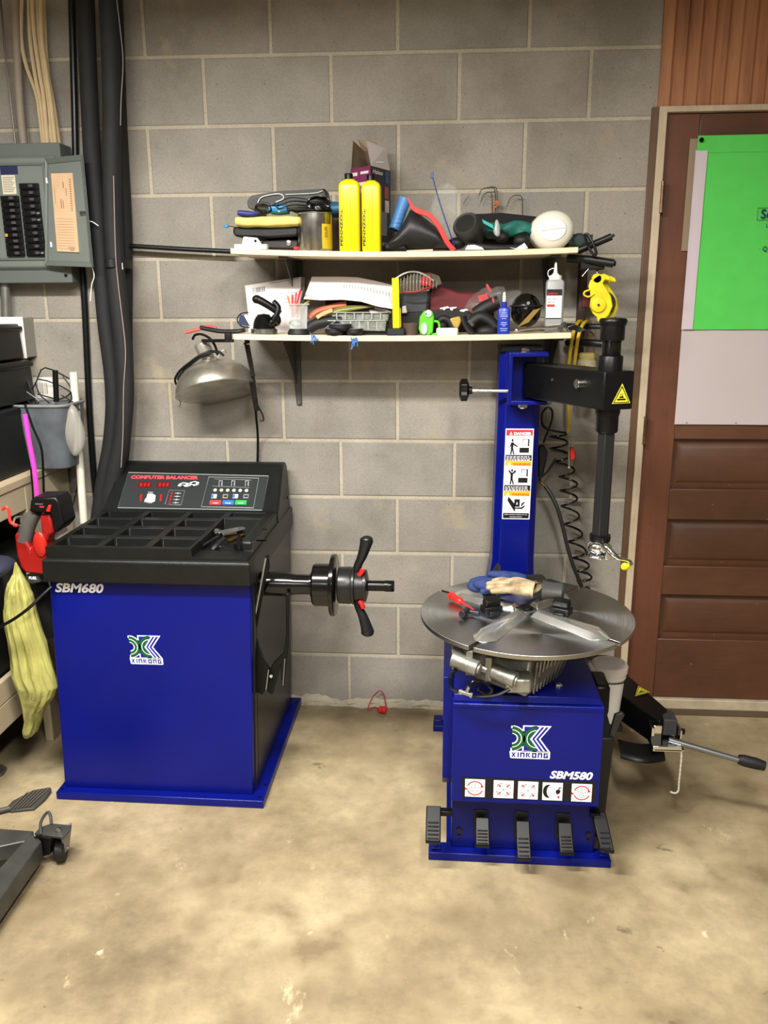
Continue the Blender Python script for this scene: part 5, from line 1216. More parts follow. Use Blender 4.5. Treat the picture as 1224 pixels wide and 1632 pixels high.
# chrome can
def onshelf(px, T, y): 
    p = P(px, 400, y); return V((p.x, y, T(p.x)))
o = onshelf(503, T1, -.245); r = (P(530,360,-.245).x-P(476,360,-.245).x)/2; h = P(503,340,-.245).z-o.z
t = thing('tin_can', 'shiny bare metal can with yellow label on the upper shelf', 'can', o)
obj('can_body', M().lathe([(r*.97,0),(r,.003),(r,h*.97),(r*1.03,h*.985),(r*1.03,h),(r*.9,h),(r*.9,h*.96),(0,h*.96)], o, n=48), mat('tin_plate', 'b4b2ac', .22, 1, var=.35, vscale=22), t)
lb_m = M(); 
A = [math.radians(a) for a in range(-58, 12, 5)]
for a, b_ in zip(A, A[1:]): lb_m.poly([o+V((r*1.004*math.cos(a), r*1.004*math.sin(a), h*.06)), o+V((r*1.004*math.cos(b_), r*1.004*math.sin(b_), h*.06)), o+V((r*1.004*math.cos(b_), r*1.004*math.sin(b_), h*(.94 if b_ > -.3 else .7))), o+V((r*1.004*math.cos(a), r*1.004*math.sin(a), h*(.94 if a > -.3 else .7)))])
lab_ = obj('can_label', lb_m, mat('yellow_label', 'cfae2c', .4), t, label='yellow paper label')
m_ = M(); d_ = V((math.cos(-.75), math.sin(-.75), 0)); textfit(m_, 'DUR', o+d_*(r*1.03)+V((.004,-.003,h*.36)), V((0,0,1)), V((-.72,-.69,0)), .010, .03); obj('can_lettering', m_, BLK, lab_, smooth=False)
# yellow bottles
def rr(o, hx, hy, r_, z, n=5): return [p+V((o.x, o.y, o.z)) for p in rrect(0, 0, hx, hy, r_, z, n)]
bots = []
for k, (xa, xb, pyt, pyc, lab) in enumerate(((541,575,288,276,'left one of the two yellow bottles with black caps on the upper shelf'), (577,608,290,278,'right one of the two yellow bottles with black caps on the upper shelf'))):
    y_ = -.262; a = P(xa, 350, y_); c = P(xb, 350, y_); o = V(((a.x+c.x)/2, y_, T1((a.x+c.x)/2))); hx = (c.x-a.x)/2-.001; H_ = P(xa, pyt, y_).z-o.z
    t = thing('bottle', lab, 'bottle', o, 'yellow bottles on the upper shelf')
    m = M().loft([rr(o,hx*.92,.024,.008,0), rr(o,hx,.027,.010,.005), rr(o,hx,.027,.010,H_*.90), rr(o,hx*.97,.026,.010,H_*.94), rr(o,hx*.82,.023,.010,H_*.975), rr(o,hx*.55,.016,.010,H_*.997), rr(o,hx*.46,.012,.010,H_+.003)])
    bd_ = obj('bottle_body', m, YEL, t, ang=50)
    obj('seam_line', M().box((o.x+.004,o.y-.0278,o.z+.006),(o.x+.0048,o.y-.0268,o.z+H_*.93)), mat('dark_seam', '8a7a10', .5), bd_)
    obj('cap', M().lathe([(.0125,0),(.0125,.017),(.0115,.019),(0,.019)], o+V((-.002,0,H_+.0)), n=24), BLK, t)
    for kk in range(1):
        m = M(); xx = o.x-hx+.0005
        textfit(m, 'PENNZOIL', V((xx+.0105, o.y-.0276, o.z+.016)), (0,0,1), (-1,0,0), .0072, .105, bold=.04)
        # lettering wraps the left front edge of each bottle
        mm = M(); 
        for v in m.v: dd_ = max(0, .010-(v.x-(o.x-hx))); mm.v.append(V((v.x, v.y+.010-math.sqrt(max(0, .0001-dd_*dd_)), v.z)))
        mm.f = m.f; mm.mi = m.mi
        obj('bottle_lettering', mm, DEC_K, bd_, smooth=False)
# open box
t = thing('lamp_box', 'tall open cardboard box, black white and magenta, standing behind the yellow bottles', 'cardboard box', P(590,390,-.16))
kx = mat('box_black_print', '17161c', .35); mg = mat('box_magenta_print', '6c2c50', .35); wh = mat('box_white_print', 'c9bfc0', .45)
yA, yB = -.21, -.175
e0 = P(591,265,yA); l0 = P(559,272,-.150); r0_ = P(621,271,-.120); zb_ = T1(e0.x)
def dn(p): return V((p.x, p.y, zb_))
zt1 = P(591,264,yA).z
L0 = V((l0.x, -.150, zt1)); E0 = V((e0.x, yA, zt1)); R0 = V((r0_.x, -.10, zt1)); B0 = L0+R0-E0
m = M().loft([[dn(E0), dn(R0), dn(B0), dn(L0)], [E0, R0, B0, L0]], cap=False); m.poly([dn(E0), dn(R0), dn(B0), dn(L0)])
obj('carton', m, kx, t, smooth=False, solid=.0012)
def bq_(A_, B_, u0, v0, u1, v1, e=.0012):   # quad on face A->B, v down from the top
    n_ = (B_-A_).cross(V((0,0,1))).normalized(); hh = zt1-zb_
    f = lambda u, v: A_+(B_-A_)*u-V((0,0,hh*v))+n_*e
    return [f(u0,v1), f(u1,v1), f(u1,v0), f(u0,v0)]
m = M(); m.poly(bq_(L0,E0,0,0,1,.17)); m.m(1); m.poly(bq_(L0,E0,0,.17,1,.78)); m.m(2); m.poly(bq_(L0,E0,.1,.21,.9,.25,.0015)); m.poly(bq_(L0,E0,.2,.29,.7,.33,.0015))
m.m(1); m.poly(bq_(L0,E0,.05,.05,.35,.09,.0015)); m.poly(bq_(L0,E0,.5,.05,.9,.08,.0015))
obj('left_face_print', m, [mg, wh, GRY], t, smooth=False)
m = M(); m.poly(bq_(E0,R0,.72,.02,.93,.16)); m.m(1); m.poly(bq_(E0,R0,.68,.20,.90,.34)); m.m(2); m.poly(bq_(E0,R0,.70,.36,.92,.50)); m.m(3); m.poly(bq_(E0,R0,.35,.5,.8,.78)); m.poly(bq_(E0,R0,.2,.86,.9,.9))
n_ = (R0-E0).cross(V((0,0,1))).normalized(); m.m(2); textfit(m, 'Haleo', E0+(R0-E0)*.05-V((0,0,.020))+n_*.003, (R0-E0), (0,0,1), .0125, .062, bold=.02, shear=.1)
obj('right_face_print', m, [mat('print_blue', '23427c', .4), mat('print_red', '8c4440', .4), wh, GRY], t, smooth=False)
fl_ = M().hexa([E0, R0, P(614,235,-.145), P(583,224,-.235)], [p+V((0,.0015,0)) for p in (E0, R0, P(614,235,-.145), P(583,224,-.235))])
obj('flap', fl_, mat('flap_white', 'cbbfc0', .6), t, smooth=False)
fl_ = M().hexa([L0, B0, B0+V((0,.01,.05)), P(562,224,-.16)], [p+V((.0015,0,0)) for p in (L0, B0, B0+V((0,.01,.05)), P(562,224,-.16))]); obj('flap', fl_, CARD, t, smooth=False)
fl_ = M().hexa([B0, R0, P(600,226,-.09), P(570,222,-.09)], [p+V((0,.0015,0)) for p in (B0, R0, P(600,226,-.09), P(570,222,-.09))]); obj('flap', fl_, CARD, t, smooth=False)
m = M(); pA = P(597,256,-.20); textfit(m, 'www.heleo', P(600,255,-.205), (1,.1,0), (0,0,1), .002, .02) if False else m.box(P(600,260,-.199)-V((0,.012,0)), P(612,259,-.199)-V((0,.012,0))+V((0,.0005,.0008)))
obj('flap_print', m, GRY, t)
# blue roll & black boot item with red edge
t = thing('blue_sheet_roll', 'light blue ribbed roll standing behind the black and red item on the upper shelf', 'roll', P(640,390,-.17))
m = M(); a = P(628,366,-.19); c = P(645,318,-.17); m.cyl(a, c, .017, .020, n=26)
for k in range(7): q = a.lerp(c, (k+.5)/7); m.cyl(q-V((0,0,.0008)), q+V((0,0,.0008)), .0195, n=26)
obj('roll', m, mat('light_blue', '4a80bc', .45), t)
t = thing('welding_mask', 'black curved shell with bright red edge lying on the upper shelf', 'mask', P(675,398,-.2))
rings = []
for (px, pt, pb) in ((622,384,398),(634,372,398),(645,352,398),(654,334,398),(664,338,398),(680,350,398),(695,362,398),(708,380,398),(716,394,398)):
    a = P(px, pb, -.21); c = P(px, pt, -.21); hh = (c.z-a.z)/2; zz = (a.z+c.z)/2
    rings.append([V((a.x, -.21+.075*math.cos(q), zz+hh*math.sin(q))) for q in [2*PI*i/18 for i in range(18)]])
obj('shell', M().loft(rings), mat('matt_black_shell', '1c1d20', .5), t, ang=60)
red = [(650,314),(660,333),(684,343),(700,362),(712,385),(724,399)]
m = M(); 
pts = spline([P(a, b_, -.287) for a, b_ in red], 5)
rg = []
for i, p in enumerate(pts):
    d = (pts[min(i+1,len(pts)-1)]-pts[max(i-1,0)]).normalized(); n_ = V((-d.z,0,d.x)); w_ = .0015+.0055*min(1, i/6)
    rg.append([p+n_*w_, p-n_*w_, p-n_*w_+V((0,.02,0)), p+n_*w_+V((0,.02,0))])
m.loft(rg); obj('red_edge', m, RED, t, bevel=.001)
solid('strap', [(612,398),(612,388),(640,384),(650,398)], -.255, .05, BLKM, parent=t, bevel=.006)
tag(obj('cable_tie', M().tube([P(688,276,-.25), P(692,292,-.25), P(703,330,-.25), P(716,368,-.25), P(724,392,-.25)], .0018, 6, smooth=5), mat('navy_tie', '24407c', .4)), 'thin dark blue cable tie standing up out of the upper shelf clutter', 'cable tie')
tag(obj('cable_tie', M().box(P(686,284,-.252), P(691,275,-.248)+V((0,.002,0))), mat('navy_tie', '24407c', .4), bevel=.001), 'small blue head at the top of the thin cable tie', 'cable tie head')
m = M(); m.prism([P(*q, -.235) for q in ((690,380),(722,380),(736,340),(728,296),(712,288),(694,300),(686,330))], (0,.03,0)); tag(obj('clear_bag', m, CLEARF, bevel=.008), 'crumpled clear bag standing behind the blue cable tie', 'plastic bag')
# black rubber cup lying
t = thing('rubber_boot', 'dark grey rubber cup with oval opening lying on the upper shelf', 'rubber cup', P(750,396,-.22))
ax = (P(762,392,-.16)-P(738,352,-.26)).normalized()
m = M().lathe([(.030,.0),(.036,-.002),(.040,.004),(.041,.03),(.036,.06),(.028,.085),(.0,.086)], P(741,356,-.262), ax, 32); m.lathe([(.030,0),(.029,.03),(.0,.034)], P(741,356,-.262), ax, 32)
obj('cup', m, mat('grey_rubber', '2c2c2a', .55), t)
m = M().tube([P(745,392,-.25), P(790,396,-.26), P(830,394,-.25)], lambda t_: .012-.003*t_, 14, smooth=4); m.ell(P(800,378,-.24), .022,.02,.016,16,10); m.ell(P(832,384,-.24), .026,.02,.018,16,10); m.ell(P(728,388,-.22),.028,.03,.018,16,10)
tag(obj('rubber_boots', m, BLKM, ang=60), 'lumpy black rubber boots lying along the upper shelf front', 'rubber parts')
solid('black_tray', [(755,386),(755,341),(800,339),(856,345),(862,388)], -.13, .08, mat('black_fleece', '0f1012', .85), 'black box standing at the back of the upper shelf', 'box', bevel=.004)
cloth_slab(776, 852, 352, 376, -.235, -.15, mat('teal_cloth', '0f5a50', .6, var=.2), 'dark teal crumpled cloth on the upper shelf', amp=.012)
tag(obj('teal_cloth_strip', M().prism([P(*q, -.24) for q in ((768,349),(786,358),(788,366),(770,356))], (0,.02,0)), mat('bright_teal', '2a9a94', .5), bevel=.002), 'bright teal strip beside the dark grey rubber cup', 'cloth')
m = M().ell(P(792,366,-.262), .010,.012,.024,18,12, amp=.5, fr=60); tag(obj('clear_wrap', m, mat('shiny_film', 'b4b8b6', .12, alpha=.6, bump=1, bscale=60)), 'scrap of shiny clear wrap in front of the teal cloth', 'wrap')
cloth_slab(905, 945, 374, 396, -.22, -.12, mat('dark_teal', '1c302c', .7), 'very dark teal cloth right of the white oval on the upper shelf', amp=.01)
for k, (px, lab) in enumerate(((622, 'white paper scrap'), (752, 'a'), (830, 'b'))): pass
for (pts, lab) in (([(741,398),(745,391),(756,390),(768,394),(772,398)], 'crumpled white scrap in front of the dark grey rubber cup'), ([(812,394),(822,396),(836,387),(842,396),(824,398)], 'white torn scrap near the white oval bottle')):
    tag(obj('paper_scrap', M().prism([P(a, b_, -.285) for a, b_ in pts], (0,.012,0)), PAPER, bevel=.001), lab, 'scrap')
solid('flat_card', [(648,399),(690,397),(690,400),(648,401)], -.292, .05, mat('beige_card', 'b8ae98', .7), 'flat beige card at the middle front of the upper shelf', 'card', bevel=.0005)
# white oval jug bottom
t = thing('white_jug', 'white oval plastic jug lying with its base to the front on the upper shelf', 'jug', P(883,394,-.2))
c0 = P(882,366,-.25)
obj('jug_body', M().lathe([(0,0),(.030,.001),(.050,.005),(.062,.016),(.066,.034),(.066,.10),(.05,.14),(0,.15)], c0, (0,1,0), 40, sx=1, sy=.86, u=(1,0,0.12)), mat('milky_plastic', 'd4d0c4', .35), t, ang=60)
obj('base_panel', M().lathe([(0,-.0015),(.036,-.001),(.040,.003)], c0, (0,1,0), 36, sx=1, sy=.82, u=(1,0,.12)), mat('milky_white', 'e4e2de', .4), t)
obj('mould_line', M().tube([c0+V((-.034,-.0018,-.003)), c0+V((.034,-.0018,.005))], .0005, 5), GRY, t)
# wire hooks behind
WR = mat('rusty_dark_wire', '4c423a', .5, .4)
for (pp, lab) in (([(763,312),(768,302),(780,299),(789,304),(790,340)], 'leftmost'), ([(766,322),(771,310),(780,306),(784,312),(785,340)], 'second'), ([(776,300),(786,298),(792,304),(794,342)], 'third')):
    tag(obj('wire_hook', M().tube(path(pp, -.03), .0016, 6, smooth=6), WR), 'thin dark wire hook in the orange-tied bundle above the upper shelf, %s of three' % lab, 'wire hook', 'bundled wire hooks')
tag(obj('wire_hook', M().tube(path([(808,329),(813,316),(824,311),(832,316),(833,342)], -.03), .0016, 6, smooth=6), WR), 'single dark wire hook above the upper shelf, nearer the white jug', 'wire hook')
tag(obj('wire_hook', M().tube(path([(738,325),(744,316),(748,311)], -.02), .001, 6, smooth=6), WR), 'tiny bent wire against the wall above the grey rubber cup', 'wire')
tag(obj('orange_twist', M().tube(path([(785,322),(795,321),(786,326),(796,324),(788,332),(786,338)], -.036), .0022, 6, smooth=4), mat('orange_wire', 'b86a44', .5)), 'orange wire twisted round the bundle of wire hooks', 'wire')
# clamp tools at the right end
DK = mat('oily_black_steel', '1c1d1e', .38, .4, var=.2)
t = thing('bar_clamp', 'black ribbed tool handle sticking up right of the upper shelf', 'tool', P(945,395,-.24))
obj('handle', M().tube([P(920,400,-.22), P(940,392,-.23), P(975,377,-.24)], lambda q: .0105, 12), DK, t); obj('tip', M().cyl(P(975,377,-.24), P(979,374,-.24), .004), DK, t)
obj('ring_loop', M().tube([P(932,376,-.27), P(937,374,-.275), P(945,388,-.28), P(950,402,-.28), P(947,407,-.275), P(938,394,-.265)], .0042, 10, closed=True, smooth=5), DK, t)
t = thing('bar_clamp', 'black ribbed tool handle pointing right just below the upper shelf end', 'tool', P(945,420,-.26))
obj('handle', M().tube([P(905,412,-.22), P(940,414,-.25), P(978,420,-.26)], lambda q: .0125, 12), DK, t); obj('tip', M().lathe([(.004,0),(.008,.002),(.008,.005),(.004,.007)], P(978,420,-.26), (1,0,-.1), 12), DK, t)
obj('hanger_block', M().box(P(925,430,-.25), P(960,412,-.20)), DK, t, bevel=.004)
tag(obj('wire', M().tube(path([(928,440),(934,433),(938,429)], -.26), .0009, 6), ZINC), 'thin shiny wire above the yellow pulley', 'wire')
# ---- lower shelf
yL = -.27
t = thing('white_box', 'white carton with a barcode leaning at the left end of the lower shelf', 'box', P(433,530,-.1))
bxp = [(395,496),(478,492),(478,441),(388,455)]
fq = [P(a, b_, -.13) for a, b_ in bxp]; 
m = M().hexa([fq[0], fq[1], fq[1]+V((0,.08,0)), fq[0]+V((0,.08,0))], [fq[3]+V((0,.02,0)), fq[2]+V((0,.02,0)), fq[2]+V((0,.1,0)), fq[3]+V((0,.1,0))])
# its foot goes on down behind the clutter
m.hexa([V((fq[0].x, -.135, T2(fq[0].x))), V((fq[1].x, -.135, T2(fq[1].x))), V((fq[1].x, -.05, T2(fq[1].x))), V((fq[0].x, -.05, T2(fq[0].x)))], [fq[0], fq[1], fq[1]+V((0,.08,0)), fq[0]+V((0,.08,0))])
obj('carton', m, mat('carton_white', 'cfc8c8', .6), t, smooth=False)
def fw(u, v, e=.001): a = fq[0].lerp(fq[1], u); c = (fq[3]+V((0,.02,0))).lerp(fq[2]+V((0,.02,0)), u); p = a.lerp(c, v); return p+V((0,-e,0))
m = M(); u = .13; rb_ = random.Random(2)
while u < .34: w__ = rb_.choice((.008,.014,.02)); m.poly([fw(u,.68), fw(u+w__,.68), fw(u+w__,.86), fw(u,.86)]); u += w__+rb_.choice((.008,.014))
for k in range(4): m.poly([fw(.72-.04*k,.24+.10*k), fw(.97,.24+.10*k), fw(.97,.25+.10*k), fw(.72-.04*k,.25+.10*k)])
m.poly([fw(.45,.93), fw(.97,.96), fw(.97,.975), fw(.45,.945)])
obj('barcode_print', m, mat('carton_ink', '45424a', .5), t, smooth=False)
# lens / headlamp
t = thing('black_lamp_head', 'black ribbed lamp head with chrome ring base and strap on the lower shelf left end', 'lamp head', onshelf(416,T2,-.25))
o = onshelf(416, T2, -.25); R1 = (P(437,525,-.25).x-P(395,525,-.25).x)/2
obj('chrome_ring', M().lathe([(R1,0),(R1,.014),(R1*.95,.016),(0,.016)], o+V((0,0,.001)), n=40), ZINC, t)
hb = M(); hb.lathe([(R1*.86,0)]+[(R1*(.86-.06*(i % 2))-.00006*i*i, .0028*i) for i in range(14)]+[(R1*.45,.043),(0,.046)], o+V((0,0,.016)), n=40); obj('ribbed_body', hb, BLK, t, ang=60)
obj('yoke', M().tube([P(430,520,-.27), P(440,505,-.27), P(444,490,-.265), P(436,480,-.26)], .0085, 12, smooth=5, flat=.7), BLK, t)
m = M(); m.tube([P(408,476,-.26), P(420,482,-.26), P(436,492,-.255), P(446,500,-.25)], lambda q: .0125-.002*q, 16, smooth=4); m.ell(P(409,477,-.26),.014,.014,.013,16,10); obj('head_joint', m, BLK, t)
m = M().ell(P(440,510,-.24),.016,.016,.020,16,10); obj('side_pod', m, BLKG, t)
obj('pivot_screw', M().cyl(P(432,512,-.28), P(432,512,-.285), .003, n=10), CHROME, t)
obj('wire_strap', M().tube([P(398,522,-.27), P(385,520,-.275), P(378,510,-.27), P(384,500,-.265), P(396,498,-.26)], .002, 6, smooth=5), BLK, t)
t = thing('tag_card', 'small dark blue and white tag hanging at the left end of the lower shelf', 'tag', P(390,520,-.275))
solid('blue_side', [(379,517),(398,520),(394,505),(383,501)], -.278, .003, mat('navy_card', '1e2848', .5), parent=t, bevel=.0004); solid('white_side', [(398,519),(402,517),(393,501),(389,503)], -.279, .003, PAPER, parent=t, bevel=.0004)
# pens in clear cup
t = thing('clear_cup', 'small clear plastic cup of pens and crayons on the lower shelf', 'cup', onshelf(472,T2,-.262)+V((0,0,.012)))
o = onshelf(472, T2, -.262); za = P(472,524,-.262).z; zb2 = P(472,486,-.262).z
obj('cup_wall', M().lathe([(.026,za-o.z),(.030,zb2-o.z),(.035,zb2-o.z),(.035,zb2-o.z+.004)], o, n=4, a0=PI/4), CLEAR, t, solid=.001)
obj('cup_stand', M().lathe([(.034,0),(.034,.008),(.028,za-o.z),(0,za-o.z)], o, n=24), BLKM, t)
pens = [('crayon','e07848',(466,500),(459,474),'orange'),('crayon','c83038',(470,500),(478,464),'red'),('crayon','d04858',(468,505),(472,468),'pink red'),('marker','23423a',(474,500),(484,460),'dark green'),('crayon','d89040',(476,492),(492,480),'amber'),
        ('crayon','c03a30',(466,506),(466,472),'deep red'),('pencil','48a848',(478,494),(488,483),'green tipped'),('crayon','e06868',(474,506),(481,466),'salmon'),('pencil','3a3428',(470,500),(486,466),'dark brown')]
for i, (nm, c_, a, b_, w__) in enumerate(pens):
    y1_ = -.255-.004*(i % 4); m = M(); p, q = P(*a, y1_), P(*b_, y1_+.0); m.cyl(p, q, .0032, n=8); m.cyl(q, q+(q-p).normalized()*.006, .0032, .0008, n=8)
    tag(obj(nm, m, mat('pen_'+w__.replace(' ', '_'), c_, .45)), '%s %s standing in the clear cup on the lower shelf' % (w__, nm), nm, 'pens and crayons in the clear cup')
tag(obj('loose_bits', M().tube([P(462,515,-.262), P(470,510,-.265), P(480,515,-.262), P(474,520,-.26)], .004, 8, closed=True, smooth=3), mat('teal_grey_bits', '789088', .4, alpha=.9)), 'pale teal coil of bits in the bottom of the clear cup', 'bits')
# curled paper
def pap(u, v):
    tp = [(497,441),(520,441),(545,441),(570,442),(600,448),(628,455)]; btm = [(484,476),(512,478),(545,477),(575,480),(602,488),(632,493)]
    i = min(int(u*5), 4); f = u*5-i
    a = V((tp[i][0]+(tp[i+1][0]-tp[i][0])*f, tp[i][1]+(tp[i+1][1]-tp[i][1])*f)); c = V((btm[i][0]+(btm[i+1][0]-btm[i][0])*f, btm[i][1]+(btm[i+1][1]-btm[i][1])*f))
    q = a.lerp(c, v); return P(q.x, q.y, -.14-.13*v*v-.02*math.sin(v*PI))
t = thing('paper_sheet', 'white curled printed paper sheet lying over the middle of the lower shelf', 'paper', P(560,480,-.2))
obj('sheet', M().grid(pap, 40, 12, .0012, (0,.4,-1)), mat('curled_paper', 'd6d0d2', .65), t, ang=60)
m = M()
for k in range(16):
    u = .42+.034*k; v0 = .34
    p = [Vector(pap(u, v0)), Vector(pap(u+.006, v0)), Vector(pap(u+.006, .5)), Vector(pap(u, .5))]; m.poly([q+V((0,-.0018,.0012)) for q in p])
obj('faint_print', m, mat('faint_print', 'a8a0a4', .6), t, smooth=False)
def slug(pp, y, r, m_, lab, name, cat=None, flat=.6): return tag(obj(name, M().tube(path(pp, y), r, 12, smooth=5, flat=flat), m_), lab, cat or name.replace('_', ' '))
slug([(493,506),(505,496),(530,488),(552,484)], -.24, .009, mat('orange_brown_plastic', 'a8583c', .45), 'orange brown strip under the curled paper on the lower shelf', 'strip')
slug([(505,506),(515,500),(530,494)], -.255, .008, mat('tan_wood', 'b09468', .6), 'short tan wooden piece under the curled paper', 'wood_piece')
slug([(520,502),(540,494),(570,490),(598,488)], -.245, lambda t_: .010*(.4+math.sin(PI*min(1,t_*1.1+.05))*.7), mat('olive_plastic', '6c6a2c', .3), 'long olive green tool under the curled paper on the lower shelf', 'tool')
slug([(598,488),(612,492),(624,497)], -.25, .010, mat('smoky_tube', '4a4442', .3), 'smoky tube right of the olive tool under the curled paper', 'tube')
slug([(520,486),(560,481),(600,484)], -.17, .016, mat('dark_maroon', '32161a', .6), 'dark maroon roll at the back under the curled paper', 'roll', flat=.9)
tag(obj('black_hose_piece', M().tube(path([(492,524),(505,516),(530,512),(545,512)], -.24), .018, 12, smooth=4), BLKM), 'black lumpy rubber piece right of the clear cup', 'rubber piece')
slug([(517,525),(525,518),(540,510),(543,522)], -.275, .0016, mat('grey_ink', '6c7480', .5), 'thin grey wire in front of the black rubber piece', 'wire', flat=1)
# organisers
for (pts, lab) in (([(528,510),(618,512),(620,500),(530,497)], 'upper one of the two clear compartment boxes'), ([(522,526),(614,528),(616,512),(524,510)], 'lower one of the two clear compartment boxes')):
    t = thing('organiser_box', lab + ' on the lower shelf', 'compartment box', P(pts[0][0]+45, pts[0][1], -.22), 'clear compartment boxes')
    solid('box_body', pts, -.25 if 'upper' in lab else -.255, .12, mat('smoky_clear_box', '80847e', .2, alpha=.85, var=.3, vscale=60), parent=t, bevel=.002)
    m = M()
    for k in range(6): x_ = pts[0][0]+8+14*k; m.box(P(x_,pts[0][1]-1,-.2565), P(x_+1.3,pts[3][1]+2,-.2565)+V((0,.003,0)))
    m.box(P(pts[0][0],pts[3][1]+1.6,-.258), P(pts[1][0],pts[3][1],-.258)+V((0,.004,0))); obj('ribs', m, mat('clear_rib', 'a8aca6', .2), t)
solid('flat_tray', [(590,499),(620,501),(618,495),(588,494)], -.23, .06, WHT, 'white flat tray on top of the compartment boxes', 'tray', bevel=.001)
solid('black_flat_case', [(530,535),(618,536),(618,526),(530,526)], -.245, .14, BLK, 'flat black case under the compartment boxes on the lower shelf', 'case')
for (cx_, cyt, cyb, w__, lab) in ((533,525,539,30,'left lower'), (565,525,539,27,'right lower'), (542,513,527,36,'upper')):
    a = P(cx_-w__/2, cyb, -.285); c = P(cx_+w__/2, cyt, -.285); o = V(((a.x+c.x)/2, -.282, a.z)); r = (c.x-a.x)/2
    if lab != 'upper': o.z = T2(o.x)+.0005
    hh = .020
    t = thing('round_tin', 'round black tin, grey top, %s of the pile of three on the lower shelf' % lab, 'tin', o, 'round black tins')
    obj('tin_body', M().lathe([(r*.75,0),(r,.008),(r,hh),(r*.9,hh),(r*.88,hh-.003),(0,hh-.003)], o, n=32), BLKM, t); obj('tin_top', M().lathe([(r*.86,hh-.0025),(r*.80,hh+.0005),(r*.3,hh-.001),(0,hh-.001)], o, n=32), GRY, t)
for (px, py, lab) in ((502,536,'left'), (563,543,'right')):
    o = P(px, py, -.306); m = M(); rq = random.Random(px)
    for k in range(6): m.tube([o, o+V((rq.uniform(-.012,.012), -.003, rq.uniform(-.012,.010))), o+V((rq.uniform(-.016,.016), -.004, rq.uniform(-.026,-.004)))], .0016, 6, smooth=3)
    tag(obj('blue_tag_end', m, mat('frayed_blue', '3c6cac', .5)), 'frayed blue string end over the front edge of the lower shelf, %s one' % lab, 'string', 'frayed blue string ends')
# yellow stick
t = thing('yellow_level', 'bright yellow upright bar with black foot on the lower shelf', 'bar', onshelf(631,T2,-.275))
o = onshelf(631, T2, -.275)
solid('bar', [(626,523),(637,523),(635.5,443),(624.5,443)], -.285, .02, YEL, parent=t, bevel=.001); solid('bar_back', [(637,522),(639.5,522),(638.5,491),(636,491)], -.275, .014, YEL, parent=t, bevel=.001)
m = M(); a = P(617,536,-.288); c = P(645,523,-.288); m.box((a.x,-.298,o.z),(c.x,-.25,c.z)); obj('foot', m, BLKM, t, bevel=.003)
# clear ribbed lens with red
t = thing('ribbed_lens', 'clear ribbed plastic guard with red insert leaning above the lower shelf middle', 'guard', P(670,470,-.15))
m = M()
for k in range(13):
    x_ = 634+5.2*k; u = k/12; top_ = 450-17*math.sin(PI*min(1, .12+u*.8)); m.tube([P(x_, top_+3, -.23), P(x_-1, (top_+466)/2, -.245), P(x_-1, 467-8*u, -.24)], .0011, 6, smooth=3)
tp = [P(628+5.7*k, 452-19*math.sin(PI*(.1+.075*k)), -.225) for k in range(12)]; m.tube(tp, .003, 8, smooth=3); m.tube([P(632,466,-.24), P(660,466,-.245), P(684,462,-.24)], .0025, 8, smooth=4)
obj('ribs', m, mat('smoky_rib', '8d8980', .2), t)
obj('lens_shell', M().prism([P(*q, -.215) for q in ((634,464),(640,448),(658,437),(685,434),(700,440),(704,452),(686,460),(660,465))], (0,.02,0)), mat('smoky_lens', '6c6458', .15, alpha=.45), t)
solid('red_insert', [(668,456),(672,442),(686,437),(690,456)], -.225, .015, mat('deep_red_plastic', 'a01c20', .3), parent=t)
obj('red_lip', M().tube([P(640,465,-.247), P(662,465,-.25), P(676,461,-.25), P(690,456,-.24)], .0022, 8, smooth=4), MATS['deep_red_plastic'], t)
solid('grey_case', [(637,502),(642,462),(654,457),(684,456),(686,470),(682,502)], -.19, .12, mat('dark_slate_plastic', '33373a', .45), 'dark slate rounded case behind the yellow bar on the lower shelf', 'case', bevel=.01)
solid('roller_end', [(640,500),(641,488),(647,487),(649,499)], -.22, .03, mat('milky_plastic', 'd4d0c4', .35), 'milky white knob beside the yellow bar', 'knob')
solid('black_block', [(636,520),(636,500),(670,496),(690,500),(690,520)], -.2, .1, BLKM, 'black block behind the brown pot on the lower shelf', 'block', bevel=.004)
t = thing('red_case', 'dark red fabric case with white lettering on the lower shelf', 'case', P(730,520,-.16))
solid('case_body', [(683,512),(682,470),(686,458),(704,456),(730,466),(776,466),(786,480),(788,512)], -.17, .12, mat('dark_red_fabric', '5c1018', .6, var=.1), parent=t, bevel=.008)
solid('black_band', [(684,494),(740,492),(752,500),(760,512),(684,514)], -.18, .02, BLKM, parent=t); 
m = M()
for pts in ([(701,491),(714,488),(716,491),(710,492),(709,494),(706,494),(706,492),(702,493)], [(716,490),(728,489),(727,491),(722,492),(721,495),(718,494)], [(733,494),(744,492),(747,495),(742,495),(739,497),(733,496)]): m.prism([P(a, b_, -.1815) for a, b_ in pts], (0,.001,0))
obj('case_lettering', m, DEC_W, t, smooth=False)
solid('red_flap', [(760,473),(776,467),(780,480),(770,484)], -.18, .01, RED, parent=t, bevel=.001)
o = onshelf(655, T2, -.265); tag(obj('brown_pot', M().lathe([(.021,0),(.025,.034),(.023,.036),(.02,.03),(0,.03)], o, n=26), mat('brown_ceramic', '4c3c36', .5)), 'small dull brown pot between the yellow bar and the green dispenser', 'pot')
